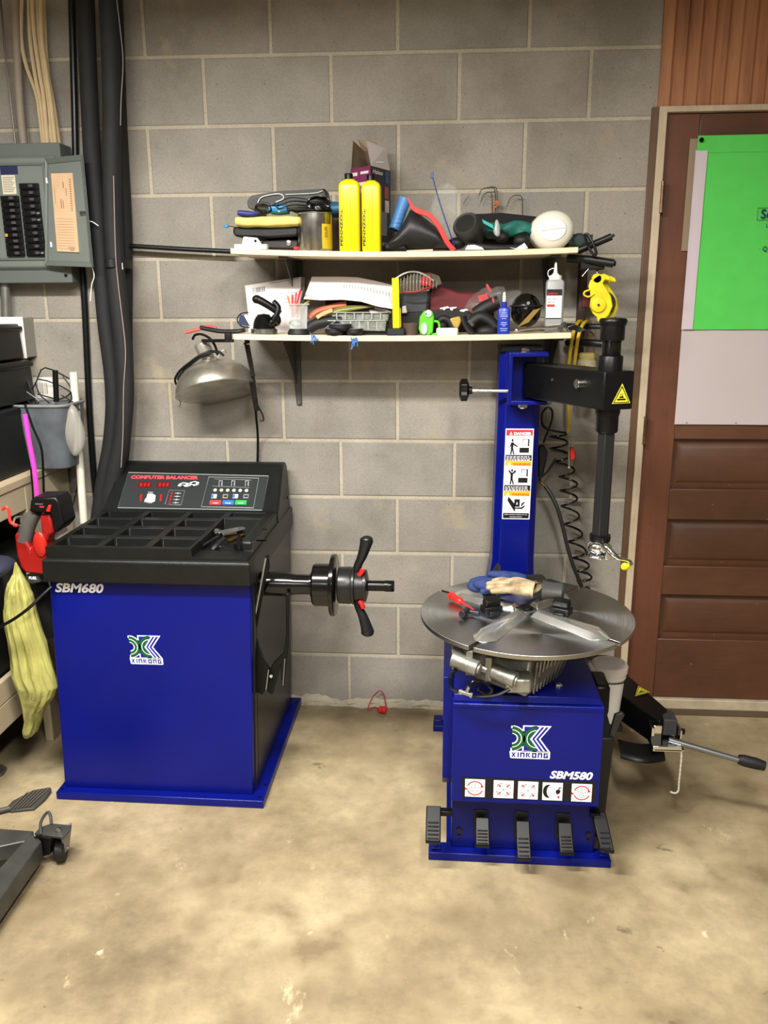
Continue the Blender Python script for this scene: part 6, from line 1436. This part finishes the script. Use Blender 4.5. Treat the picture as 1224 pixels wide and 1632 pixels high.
# green dispenser
t = thing('bubble_dispenser', 'bright green and clear plastic dispenser standing on the lower shelf', 'dispenser', onshelf(684,T2,-.28))
gr = mat('lime_plastic', '58b830', .3); 
solid('green_case', [(670,533),(667,524),(669,505),(675,496),(682,494),(690,497),(692,506),(690,530),(684,535)], -.285, .022, gr, parent=t, bevel=.005)
obj('side_loop', M().tube([P(690,512,-.275), P(699,514,-.275), P(699,530,-.275), P(688,533,-.275)], .0036, 8, smooth=4), gr, t)
obj('clear_window', M().lathe([(0,0),(.012,.001),(.014,.004)], P(676,524,-.2905), (0,1,0), 24, sx=.8, sy=1.3, u=(1,0,0)), mat('window_grey', 'a8b8b0', .2), t)
obj('top_loop', M().lathe([(0,0),(.011,.001),(.013,.004)], P(683,500,-.290), (0,1,0), 24, sx=.9, sy=.9, u=(1,0,0)), mat('window_grey', 'a8b8b0', .2), t)
obj('eye_dot', M().cyl(P(679,500,-.2905), P(679,500,-.2925), .0016, n=10), BLK, t)
o = onshelf(714.5, T2, -.282); a = P(697,529,-.282); c = P(732,529,-.282)
m = M().loft([rrect(o.x, o.y, (c.x-a.x)/2-.003, .013, .01, o.z), rrect(o.x, o.y, (c.x-a.x)/2, .014, .012, o.z+.004), rrect(o.x, o.y, (c.x-a.x)/2, .014, .012, o.z+.018), rrect(o.x, o.y, (c.x-a.x)/2-.003, .012, .01, o.z+.021)])
tag(obj('white_box', m, WHT, ang=50), 'small white rounded plastic box at the front of the lower shelf', 'box')
tag(obj('tan_fitting', M().prism([P(*q, -.255) for q in ((716,508),(732,504),(737,510),(730,524),(722,522),(717,514))], (0,.03,0)), mat('mustard_plastic', 'a88c3c', .5), bevel=.004), 'mustard coloured fitting behind the small white box', 'fitting')
m = M().tube(path([(694,518),(705,508),(716,512),(722,524)], -.245), .011, 12, smooth=4); m.ell(P(704,520,-.24), .02,.02,.016,16,10)
tag(obj('black_grips', m, BLKM), 'black rubber grips left of the mustard fitting', 'grips')
m = M(); m.tube(path([(738,504),(744,520),(756,534)], -.27), .012, 12, smooth=4, flat=.5); m.tube(path([(752,512),(765,504),(780,510),(790,520)], -.262), .017, 12, smooth=4, flat=.8); m.ell(P(776,528,-.265), .030,.022,.020,20,12, amp=.2, fr=30); m.tube(path([(758,502),(775,490),(795,482)], -.22), .022, 12, smooth=4)
tag(obj('folded_rubber', m, BLKM, ang=60), 'folded black rubber tube piece hanging slightly over the lower shelf front', 'rubber piece')
m = M().prism([P(*q, -.272) for q in ((744,512),(757,505),(764,512),(752,522))], (0,.02,0)); tag(obj('grey_patch', m, mat('charcoal_rubber', '3a3a38', .6), bevel=.003), 'charcoal rubber flap on the folded black rubber', 'flap')
# clear crumpled bag with red
m = M().ell(P(790,480,-.185), .072,.036,.042, 44, 26, amp=.75, fr=34); t = tag(obj('clear_bag', m, mat('crinkled_clear', '9c9a98', .08, alpha=.16, spec=1, bump=1.0, bscale=60), ang=30), 'crinkled clear plastic bag with red print on the lower shelf', 'plastic bag')
m = M(); 
for pts in ([(774,454),(777,452),(783,462),(782,468),(777,461)], [(785,472),(788,477),(787,484),(784,479)]): m.prism([P(a, b_, -.262) for a, b_ in pts], (0,.001,0))
tag(obj('red_print', m, mat('pinkish_red', 'a83040', .4)), 'loose red scrap showing through the crinkled clear bag', 'scrap')
t = thing('black_sphere_lamp', 'round glossy black lamp housing behind the blue bottle on the lower shelf', 'lamp housing', P(838,520,-.18))
obj('housing', M().ell(P(838,495,-.19), .047,.045,.052, 28, 18), BLKG, t, ang=60); obj('housing_screw', M().cyl(P(842,483,-.234), P(842,483,-.243), .005, n=12), ZINC, t)
obj('housing_band', M().tube([P(838,495,-.19)+V((.049*math.cos(a), .047*math.sin(a), .014)) for a in [2*PI*i/30 for i in range(30)]], .003, 6, closed=True), BLKM, t)
# blue bottle
o = onshelf(806, T2, -.285); t = thing('glue_bottle', 'small blue bottle with white nozzle on the lower shelf', 'bottle', o)
hb_ = P(806,488,-.285).z-o.z; BL = mat('cobalt_plastic', '1c2f98', .3)
bb2 = obj('bottle_body', M().loft([rr(o,.017,.011,.006,0), rr(o,.0185,.012,.007,.003), rr(o,.0185,.012,.007,hb_*.88), rr(o,.013,.010,.008,hb_*.97), rr(o,.008,.008,.0075,hb_)]), BL, t, ang=50)
obj('nozzle_base', M().lathe([(.0085,0),(.0085,.010),(.006,.013)], o+V((0,0,hb_)), n=20), BL, t)
obj('nozzle', M().lathe([(.005,0),(.005,.012),(.0035,.026),(.0025,.028),(0,.028)], o+V((0,0,hb_+.013)), n=18), WHT, t)
m = M(); rq = random.Random(11)
for k, (w__, z_) in enumerate(((.014,.062),(.020,.056),(.022,.051),(.012,.045),(.016,.034),(.02,.029),(.01,.024),(.022,.016),(.018,.010))): m.box((o.x-w__/2,o.y-.0128,o.z+z_),(o.x+w__/2,o.y-.012,o.z+z_+.0018))
m.box((o.x-.002,o.y-.0128,o.z+.068),(o.x+.002,o.y-.012,o.z+.075)); obj('label_print', m, mat('pale_blue_print', '9cacdc', .5), bb2)
tag(obj('tan_card', M().hexa([P(825,521,-.265), P(842,514,-.25), P(842,514,-.246), P(825,521,-.261)], [P(850,494,-.25), P(862,491,-.24), P(862,491,-.236), P(850,494,-.246)]), mat('mustard_card', 'a08444', .6)), 'tan card leaning behind the blue bottle and wrenches', 'card')
# wrenches
def wrench(a, b_, y, lab, r=.0042):
    p, q = P(*a, y), P(*b_, y); d = (q-p).normalized(); m = M().tube([p, q], r, 10, flat=.6); m.cyl(q-V((0,.008,0)), q+V((0,.008,0)), .0095, n=20); m.ell(p, .011,.008,.006,16,8)
    return tag(obj('wrench', m, CHROME), lab, 'wrench', 'chrome wrenches on the lower shelf')
wrench((824,526), (898,518), -.292, 'upper long chrome wrench lying at the right end of the lower shelf')
wrench((836,524), (893,522), -.27, 'shorter chrome wrench behind the long one at the right end of the lower shelf', .0035)
m = M().tube(path([(898,518),(903,514),(899,522),(903,527)], -.292), .003, 8); m.prism([P(*q, -.29) for q in ((905,521),(917,517),(933,525),(924,530),(914,526),(906,528))], (0,.012,0)); tag(obj('pliers_jaw', m, CHROME, bevel=.001), 'chrome plier jaws sticking out past the right end of the lower shelf', 'pliers')
# grey bottle with nozzle cap
o = onshelf(887, T2, -.25); t = thing('dispenser_bottle', 'grey squeeze bottle with white nozzle and white red black label on the lower shelf', 'bottle', o)
hb_ = P(887,446,-.25).z-o.z; w__ = (P(902,480,-.25).x-P(873.5,480,-.25).x)/2
b3 = obj('bottle_body', M().loft([rr(o,w__*.95,.018,.008,0), rr(o,w__,.019,.008,.004), rr(o,w__,.019,.008,hb_*.95), rr(o,w__*.85,.016,.008,hb_)]), mat('grey_hdpe', '8f9092', .35), t, ang=50)
obj('cap', M().lathe([(.019,0),(.019,.012),(.012,.014),(.006,.020),(.004,.040),(.003,.050),(0,.050)], o+V((0,0,hb_)), n=26), WHT, t)
obj('cap_tether', M().tube([P(880,444,-.25), P(874,440,-.25), P(874,432,-.25), P(880,428,-.25), P(886,428,-.25)], .0013, 6, smooth=5), WHT, t)
yb_ = o.y-.0195; m = M()
def lz(py): return P(887, py, yb_).z
m.m(0); m.box((o.x-w__*.96,yb_-.0006,lz(507)),(o.x+w__*.72,yb_,lz(462))); m.m(1); m.box((o.x-w__*.96,yb_-.001,lz(471)),(o.x+w__*.72,yb_,lz(461))); m.box((o.x-w__*.96,yb_-.001,lz(508)),(o.x+w__*.72,yb_,lz(506.5)))
m.m(2); m.box((o.x-w__*.9,yb_-.0012,lz(489)),(o.x-.001,yb_,lz(485))); textfit(m, 'ating', V((o.x-w__*.85,yb_-.0014,lz(469))), (1,0,0), (0,0,1), .0062, w__*1.1, bold=.02)
m.m(1); textfit(m, 'atment', V((o.x-w__*.85,yb_-.0014,lz(477.5))), (1,0,0), (0,0,1), .0055, w__*1.15); textfit(m, 'penser', V((o.x-w__*.85,yb_-.0014,lz(482.5))), (1,0,0), (0,0,1), .0055, w__*.95)
obj('bottle_label', m, [DEC_W, DEC_K, DEC_R], b3, smooth=False)
# ---- work lamp (clamp reflector) left of the lower shelf
t = thing('clamp_lamp', 'dented aluminium reflector clamp lamp hanging at the left end of the lower shelf', 'clamp lamp', P(345,640,-.13))
cR = (P(403,599,-.14)+P(289,648,-.14))/2; ax = V((-.30,.10,.95)).normalized()
rim_r = (P(403,599,-.14)-P(289,648,-.14)).length/2
apex = P(330,573,-.14); 
AL = mat('dull_aluminium', 'c4c0b6', .34, .9, var=.2, vscale=16, bump=.35, bscale=40)
ax = (P(333,572,-.13)-cR); ax = (ax+V((0,.026,0))).normalized(); hgt = (P(333,572,-.13)-cR).length
pf = [(.020,hgt*1.0),(.030,hgt*.985)]+[(rim_r*math.sqrt(max(0, 1-q*q))*1.0, hgt*.97*q) for q in (.93,.88,.80,.70,.58,.45,.30,.15,.04)]+[(rim_r,0),(rim_r+.002,-.002)]
obj('reflector', M().lathe(pf, cR, ax, 56), AL, t, ang=60, solid=.0015)
mm = obj('socket', M().lathe([(.021,0),(.021,.018),(.024,.020),(.026,.030),(.026,.058),(.022,.062),(.010,.064),(0,.064)], P(333,574,-.13), (P(320,545,-.13)-P(333,574,-.13)), 32), mat('scuffed_socket', 'b4b0a6', .35, .6, var=.12), t, bevel=.001)
obj('socket_band', M().lathe([(.0222,0),(.0222,.008)], P(330.5,568,-.13), (P(320,545,-.13)-P(333,574,-.13)), 32), CHROME, t)
cb = M(); 
cb.tube([P(307,541,-.14), P(311,534,-.145), P(322,533,-.15), P(335,540,-.15), P(343,552,-.15), P(347,566,-.15)], .0042, 8, smooth=6)
cb.tube([P(347,562,-.16), P(335,560,-.17), P(318,567,-.175), P(300,580,-.175), P(286,592,-.17), P(279,605,-.165), P(283,614,-.16), P(288,608,-.15)], .0042, 8, smooth=6)
cb.tube([P(357,567,-.16), P(345,560,-.165), P(325,566,-.18), P(305,580,-.18), P(292,592,-.175), P(284,604,-.17), P(288,612,-.165)], .0042, 8, smooth=6)
obj('cord', cb, BLK, t)
cb = M(); cb.tube([P(390,547,-.2), P(397,565,-.17), P(401,590,-.15), P(405,620,-.12), P(408,660,-.10), P(411,700,-.03), P(410,752,-.018)], .0042, 8, smooth=6); obj('cord', cb, BLK, t)
m = M(); m.box(P(390,548,-.20), P(398,540,-.17)); m.hexa([P(389,549,-.19), P(398,549,-.19), P(398,549,-.175), P(389,549,-.175)], [P(400,600,-.17), P(407,600,-.17), P(407,600,-.155), P(400,600,-.155)]); m.hexa([P(396,603,-.16), P(406,600,-.16), P(406,600,-.145), P(396,603,-.145)], [P(405,655,-.13), P(413,655,-.13), P(413,655,-.115), P(405,655,-.115)])
m.tube([P(410,645,-.125), P(418,660,-.12), P(420,670,-.12), P(414,670,-.12)], .003, 8, smooth=4)
obj('clamp', m, DK, t, bevel=.003)
m = M(); m.cyl(P(322,543,-.16), P(372,543,-.20), .0055, n=12); m.box(P(358,545,-.20), P(370,531,-.17)); obj('pivot_arm', m, DK, t, bevel=.002)
obj('guard_wire', M().tube([P(345,575,-.16), P(352,560,-.16), P(359,558,-.16), P(360,563,-.16)], .0009, 5, smooth=5), ZINC, t)
obj('guard_wire', M().tube([P(286,638,-.15), P(288,644,-.15), P(285,648,-.15), P(290,649,-.15)], .0012, 5, smooth=3), DK, t)
t = thing('red_jumper_handle', 'red and black plier handles sticking out left of the lower shelf', 'pliers', P(330,528,-.28))
obj('red_grip', M().tube([P(295,530,-.29), P(308,527,-.285), P(320,524,-.28)], .0052, 10, smooth=3), mat('faded_red_grip', 'b84038', .4), t); obj('red_grip', M().tube([P(322,521,-.26), P(334,520,-.26), P(345,523,-.26)], .0046, 10, smooth=3), MATS['faded_red_grip'], t)
obj('black_grip', M().tube([P(319,522,-.28), P(334,525,-.28), P(352,528,-.28), P(378,528,-.28), P(390,526,-.27)], .0068, 10, smooth=4), DK, t)
# ---- pulley, rope and hook at the right end
wk = thing('wall_hook_rack', 'black steel double arm rack on the wall right of the shelves', 'hook rack', P(935,555,-.02))
obj('rack_arm', M().tube([P(905,519,-.05), P(930,520,-.12), P(975,520,-.16)], .0085, 10, smooth=3), DK, wk); obj('rack_arm', M().tube([P(905,546,-.05), P(932,546,-.12), P(975,549,-.16)], .0125, 12, smooth=3), DK, wk)
a = P(926,500,-.03); obj('rack_plate', M().box((a.x-.012,-.05,a.z-.14),(a.x+.012,0,a.z+.16)), mat('rusty_plate', '40302c', .6, .3, var=.3), wk, bevel=.002)
tag(obj('red_tag', M().box(P(927,490,-.055), P(941,460,-.052)+V((0,.002,0))), mat('dark_red_tag', '5c1c22', .5), bevel=.001), 'dark red tag on the wall behind the yellow pulley', 'tag')
tag(obj('rust_spring', M().tube(path([(940,528),(946,534),(938,540),(944,546)], -.10), .003, 6, smooth=4), mat('rust', '8a6434', .6, .3)), 'rusty tan scrap on the rack between its two arms', 'scrap')
t = thing('pulley_block', 'yellow painted pulley block with black sheave hanging at the right end of the shelves', 'pulley', P(955,515,-.2))
def cheek(pts, y, d): return M().prism([P(a, b_, y) for a, b_ in pts], (0, d, 0))
ck = [(953,513),(962,512),(971,502),(977,488),(974,472),(967,460),(961,452),(964,446),(974,447),(972,440),(963,436),(953,438),(941,447),(938,456),(942,472),(940,488),(945,500),(951,505)]
obj('front_cheek', cheek(ck, -.25, .006), YELP, t, bevel=.003)
obj('boss', M().lathe([(.021,0),(.023,.002),(.021,.008),(.008,.010),(0,.010)], P(953,486,-.249), (0,-1,0), 26), YELP, t)
obj('boss_hole', M().cyl(P(954,486,-.259), P(954,486,-.262), .0035, n=12), DK, t)
obj('rear_cheek', cheek([(a+9, b_+3) for a, b_ in ck], -.215, .006), YELP, t, bevel=.003)
obj('sheave', M().lathe([(.036,0),(.030,.010),(.036,.020)], P(962,484,-.242)+V((0,0,0)), (0,1,0), 36), BLKM, t)
obj('lifting_eye', M().tube([P(940,462,-.252), P(932,465,-.254), P(931,470,-.254), P(938,473,-.254), P(947,468,-.252)], .0028, 8, smooth=5), YELP, t)
obj('top_shackle', M().lathe([(.012,0),(.015,.003),(.015,.02),(.012,.024)], P(952,444,-.25)+V((0,0,0)), (0,1,0), 20), YELP, t)
obj('top_hook', M().tube([P(952,436,-.235), P(953,428,-.23), P(957,425,-.23)], .004, 8, smooth=3), ZINC, t)
ROPE = mat('yellow_rope', 'c8a824', .65, var=.12, vscale=60, bump=.6, bscale=160)
rp = thing('tow_strap', 'yellow rope looped over the rack and hanging down with a metal snap hook', 'rope', P(912,720,-.12))
obj('rope', M().tube([P(906,585,-.14), P(909,560,-.17), P(914,530,-.20), P(921,514,-.16), P(926,512,-.12)], .0056, 10, smooth=6), ROPE, rp)
obj('rope', M().tube([P(915,585,-.15), P(918,560,-.18), P(922,535,-.21), P(929,517,-.17), P(936,512,-.12)], .0056, 10, smooth=6), ROPE, rp)
obj('rope', M().tube([P(906,600,-.12), P(906,640,-.12), P(907,670,-.12), P(905,690,-.12)], .0066, 10, smooth=4, flat=.6), ROPE, rp)
m = M(); m.tube([P(905,690,-.12), P(907,705,-.125), P(907,718,-.125), P(907,742,-.125)], .0035, 8); m.tube([P(908,697,-.125), P(913,698,-.125), P(915,710,-.125), P(914,725,-.125)], .0028, 8, smooth=4); m.ell(P(907,745,-.125), .006,.006,.006, 12, 8)
obj('snap_hook', m, mat('dull_hook', '9a968c', .3, .8), rp); solid('red_gate', [(909,713),(914,712),(917,728),(915,733),(910,732)], -.132, .008, RED, parent=rp, bevel=.002, label='red gate of the hook')
# can behind the arm
o = P(934,590,-.10); t = thing('spray_can', 'cream can with printed label on the rack behind the swing arm', 'can', o)
obj('can_body', M().lathe([(.030,-.09),(.030,.028),(.024,.036)], o, n=32), mat('can_cream', 'c0b898', .4), t)
obj('can_top', M().lathe([(.024,.034),(.026,.040),(.026,.052),(.02,.056),(0,.056)], o, n=32), mat('can_yellow_cap', 'b8a860', .4), t)
m = M(); 
for k in range(8):
    A = [math.radians(a) for a in range(-150+7*(k % 3), -40, 8)]
    for a, b_ in zip(A[::2], A[1::2]): m.poly([o+V((.0304*math.cos(q), .0304*math.sin(q), z_)) for q, z_ in ((a,.022-.0055*k),(b_,.022-.0055*k),(b_,.0235-.0055*k),(a,.0235-.0055*k))])
obj('can_print', m, mat('can_ink', '6c685c', .5), t, smooth=False)
obj('can_base_ring', M().lathe([(.030,0),(.031,.003),(.027,.006)], o+V((0,0,-.093)), n=32), CHROME, t)
# ---- air hose and coil beside the column
coil = M(); pts = []; turns = 10.5; N_ = 300
cl0 = [(890,690),(892,720),(905,760),(907,800),(915,850),(925,895),(932,925)]
cpt = spline([P(a, b_, -.06) for a, b_ in cl0], 20)
for i in range(N_+1):
    u = i/N_; k = u*(len(cpt)-1); j = min(int(k), len(cpt)-2); c = cpt[j].lerp(cpt[j+1], k-j); a = 2*PI*turns*u
    rr2 = .026+.004*(1-u)
    pts.append(c+V((rr2*math.cos(a), -.75*rr2*math.sin(a), -.001*math.sin(a))))
ch = thing('coiled_hose', 'black springy coiled air hose hanging on the wall beside the blue column', 'coiled hose', P(935,940,-.12))
coil.tube([P(866,706,-.11), P(872,690,-.11), P(879,672,-.11), P(880,655,-.11), P(872,650,-.11), P(864,660,-.11), P(865,676,-.11), P(875,685,-.11)]+[pts[0]], .0040, 8, smooth=5)
coil.tube(pts, .0037, 8); coil.tube([pts[-1], P(928,938,-.13), P(936,936,-.14), P(944,944,-.14)], .004, 8, smooth=5)
obj('hose_coil', coil, BLKG, ch)
t = thing('blow_gun', 'black blow gun hooked on the wall behind the blue column, brass fitting', 'blow gun', P(868,775,-.10))
obj('gun_body', M().prism([P(*q, -.12) for q in ((858,712),(868,710),(873,720),(870,740),(866,756),(860,770),(858,760))], (0,.03,0)), BLKP, t, bevel=.005)
obj('gun_trigger', M().tube([P(860,762,-.12), P(872,752,-.12), P(886,731,-.12)], .0042, 8, smooth=3), BLK, t); obj('brass_fitting', M().cyl(P(862,768,-.12), P(869,775,-.12), .0055, n=12), BRASS, t)
tag(obj('air_hose', M().tube([P(869,775,-.12), P(879,790,-.13), P(889,812,-.14), P(897,840,-.14), P(904,870,-.14), P(913,900,-.14), P(924,927,-.14), P(930,945,-.14)], .0066, 10, smooth=6), mat('dull_black_hose', '1e1e1e', .45)), 'plain black air hose curving down the wall left of the coiled hose', 'hose')
# ---- on the turntable: gloves, screwdriver, weight
def glove(lab, pxp, z, rot, mats, flip=1, sc_=1.0):
    o = G(*pxp, z); R = rotz(rot)
    t = thing('work_glove', lab, 'glove', o, 'work gloves')
    verts = [(0,0,0),(.035,0,.004),(.070,0,.006)]; rad = [(.036,.016),(.042,.018),(.038,.015)]; edges = [(0,1),(1,2)]
    for k, (y_, l_) in enumerate(((-.030,.065),(-.010,.078),(.011,.074),(.030,.058))):
        i = len(verts); b_ = 2
        verts += [(.088,y_*1.0,.008), (.088+l_*.5,y_*1.25,.010-.006*k/3), (.088+l_*.95,y_*1.35-.004,.0)]; rad += [(.013,.011),(.0115,.010),(.009,.008)]
        edges += [(b_, i), (i, i+1), (i+1, i+2)]
    i = len(verts); verts += [(.045,-.040*flip,.004),(.075,-.062*flip,.004),(.10,-.068*flip,.0)]; rad += [(.014,.012),(.012,.011),(.010,.009)]; edges += [(0,i),(i,i+1),(i+1,i+2)]
    me = bpy.data.meshes.new('glove_shell'); me.from_pydata([R @ (V(v)*sc_) for v in verts], edges, []); me.materials.append(mats[0])
    g = bpy.data.objects.new('glove_shell', me); C.objects.link(g); g.parent = t
    sk_ = g.modifiers.new('skin', 'SKIN'); sk_.use_smooth_shade = True
    for v, r_ in zip(me.skin_vertices[0].data, rad): v.radius = (r_[0]*sc_, r_[1]*sc_)
    me.skin_vertices[0].data[0].use_root = True
    ss = g.modifiers.new('smooth', 'SUBSURF'); ss.levels = 2; ss.render_levels = 2
    c_ = M(); c_.lathe([(.020,-.055),(.026,-.050),(.026,-.012),(.030,.002)], o+R @ (V((0,0,.004))), R @ V((1,0,0)), 24, sx=.75, sy=1.35, u=(0,0,1)); obj('cuff', c_, mats[1], t, solid=.002)
    return t, g, o, R
GB = mat('glove_blue_fabric', '1e2f5e', .8, col2='26396c', vscale=40, bump=.5, bscale=120); GC = mat('glove_cream_leather', 'b8a684', .75, col2='7c6850', vscale=28, bump=.5, bscale=60)
glove('blue backed work glove at the back of the turntable under the cream one', (838,931), .690, PI+.25, (GB, BLKM), -1, 1.05)
glove('cream palmed work glove on top at the back of the turntable, fingers to the left', (866,942), .712, PI-.18, (GC, MATS['charcoal_rubber']), 1, 1.0)
t = thing('work_glove', 'crumpled blue and black work glove at the left of the glove pile on the turntable', 'glove', G(772,938,.66), 'work gloves')
m = M().ell(G(776,930,.705), .040,.026,.020, 26, 16, R=rotz(.4), amp=.5, fr=26); m.ell(G(758,935,.690), .024,.022,.018, 20, 12, amp=.4, fr=30); m.ell(G(806,918,.715), .055,.022,.018, 26, 14, R=roty(.1), amp=.4, fr=22)
obj('glove_back', m, GB, t, ang=80)
m = M().prism([G(770,942,.685), G(780,925,.700), G(790,934,.700), G(796,950,.680), G(786,950,.672)], (0,.02,.012)); m.prism([G(782,915,.715), G(793,900,.740), G(798,905,.740), G(800,917,.715)], (0,.012,.004)); obj('cuff', m, BLKM, t, bevel=.004)
t = thing('screwdriver', 'red handled screwdriver lying on the left of the steel turntable', 'screwdriver', G(740,965,.665))
p0 = G(717,948,.668); p1 = G(744,962,.664); p2 = G(768,980,.660); m = M(); d = (p2-p0).normalized()
m.lathe([(.004,0),(.010,.003),(.0115,.012),(.0095,.03),(.0115,.045),(.010,.055),(.006,.060)], p0, d, 10); obj('handle', m, RED, t, ang=40)
obj('shank', M().tube([p0+d*.058, p0+d*.075, p0+d*.12], lambda t_: .005-.003*t_, 10), mat('red_sleeve', 'c02c24', .35), t); 
t = thing('valve_core_tool', 'small dark grey fitting lying beside the red screwdriver on the turntable', 'fitting', G(745,975,.66))
m = M(); m.cyl(G(736,979,.664), G(745,972,.664), .010, n=18); m.cyl(G(745,974,.662), G(764,977,.662), .0055, n=12); obj('fitting_body', m, mat('gunmetal_fitting', '34363a', .35, .6), t, bevel=.001)
# ---- floor things
t = thing('red_plug', 'small red plastic plug with cord loops on the floor against the wall', 'plug', G(610,1131,0)+V((0,-.03,0)))
o = G(606,1133,.012)
obj('plug_body', M().lathe([(.006,-.014),(.013,-.010),(.013,.0),(.010,.002),(.014,.004),(.014,.014),(.010,.016)], G(609,1131,.014), (1,-.15,0), 20), RED, t)
obj('cord_loop', M().tube([G(604,1130,.012), G(596,1127,.004), G(586,1132,.003), G(592,1118,.02)+V((0,-.0,.01)), P(601,1103,-.02), P(607,1101,-.02), P(612,1108,-.02), P(615,1122,-.03), G(616,1129,.02)], .0020, 6, smooth=6), mat('dull_red_cord', 'a83434', .5), t)
# castor frame at the lower left
GF = mat('worn_grey_steel', '494a48', .4, .5, var=.15)
t = thing('engine_hoist_leg', 'grey steel leg frame on a caster at the lower left corner', 'hoist leg', G(60,1400,0))
up = [G(-60,1455,.09), G(-60,1500,.09), G(72,1338,.09), G(58,1330,.09)]
m = M().hexa([p-V((0,0,.055)) for p in (G(-90,1482,.09), G(-62,1520,.09), G(66,1340,.09), G(50,1327,.09))], [G(-90,1482,.09), G(-62,1520,.09), G(66,1340,.09), G(50,1327,.09)])
obj('long_rail', m, GF, t, bevel=.003)
m = M().hexa([p-V((0,0,.05)) for p in (G(-60,1330,.088), G(-60,1350,.088), G(50,1332,.088), G(55,1322,.088))], [G(-60,1330,.088), G(-60,1350,.088), G(50,1332,.088), G(55,1322,.088)])
m = M().hexa([p-V((0,0,.045)) for p in (G(-60,1362,.088), G(42,1340,.088), G(54,1324,.088), G(-60,1316,.088))], [G(-60,1362,.088), G(42,1340,.088), G(54,1324,.088), G(-60,1316,.088)])
obj('cross_plate', m, GF, t, bevel=.003)
zc = .102
pts = [G(55,1328,zc), G(100,1334,zc), G(112,1322,zc), G(114,1315,zc), G(82,1312,zc), G(64,1318,zc)]
obj('caster_plate', M().prism(pts, (0,0,-.007)), GF, t, bevel=.001)
obj('plate_bolt', M().lathe([(.009,0),(.009,.006),(.006,.010),(0,.011)], G(93,1325,zc), (0,0,1), 6), ZINC, t)
obj('lift_loop', M().tube([G(65,1330,zc), G(66,1318,zc)+V((0,0,.015)), G(76,1304,zc)+V((0,.0,.018)), G(81,1306,zc)+V((0,0,.014)), G(82,1314,zc)], .0042, 8, smooth=3), GF, t)
wc = G(97,1353,.033); wx = V((.95,.25,0)).normalized()
obj('wheel', M().lathe([(.012,-.013),(.030,-.013),(.034,-.009),(.034,.009),(.030,.013),(.012,.013)], wc, wx, 32), BLKM, t)
m = M(); 
for s in (-1, 1): m.hexa([wc+wx*(s*.017)+V((-.006,-.014,-.006)), wc+wx*(s*.017)+V((.0,-.012,-.006)), wc+wx*(s*.017)+V((.0,.012,-.006)), wc+wx*(s*.017)+V((-.006,.014,-.006))], [wc+wx*(s*.019)+V((-.006,-.022,.056)), wc+wx*(s*.019)+V((.002,-.020,.056)), wc+wx*(s*.019)+V((.002,.034,.056)), wc+wx*(s*.019)+V((-.006,.034,.056))])
m.cyl(wc-wx*.022, wc+wx*.022, .005, n=10); m.lathe([(.024,0),(.024,.006)], V((G(93,1325,.09).x,G(93,1325,.09).y,.088)), n=24)
obj('caster_fork', m, mat('dull_zinc', '8a8a86', .45, .5), t, bevel=.001)
m = M().prism([G(54,1334,.095), G(80,1336,.095), G(80,1362,.03), G(66,1366,.03)], (.004,.012,0)); obj('gusset', m, BLK, t, bevel=.001)
t = thing('jack_handle_pad', 'grey ribbed rubber pad lying on the floor at the left edge', 'ribbed pad', G(45,1275,0))
pad = [G(12,1284,.012), G(20,1276,.012), G(52,1259,.016), G(80,1254,.020), G(82,1257,.018), G(72,1272,.012), G(54,1288,.010), G(16,1292,.010)]
obj('pad', M().prism(pad, (0,0,-.008)), mat('grey_rubber_pad', '3c3a36', .55), t, bevel=.002)
m = M()
for k in range(6): m.tube([G(16+6*k,1290-1.0*k,.016), G(44+7*k,1262-1.3*k,.020)], .0016, 6)
obj('ridge', m, mat('pad_ridge', '5a564e', .5), t); obj('shaft', M().tube([G(-30,1300,.012), G(16,1288,.013)], .008, 10), mat('grey_rubber_pad', '3c3a36', .55), t)
tag(obj('metal_plate', M().prism([G(-20,1245,.012), G(6,1230,.012), G(11,1222,.012), G(-2,1216,.012), G(-20,1222,.012)], (0,0,-.010)), mat('scuffed_plate', '6a6460', .4, .6, var=.3), bevel=.001), 'scuffed metal plate end on the floor at the left edge', 'plate')
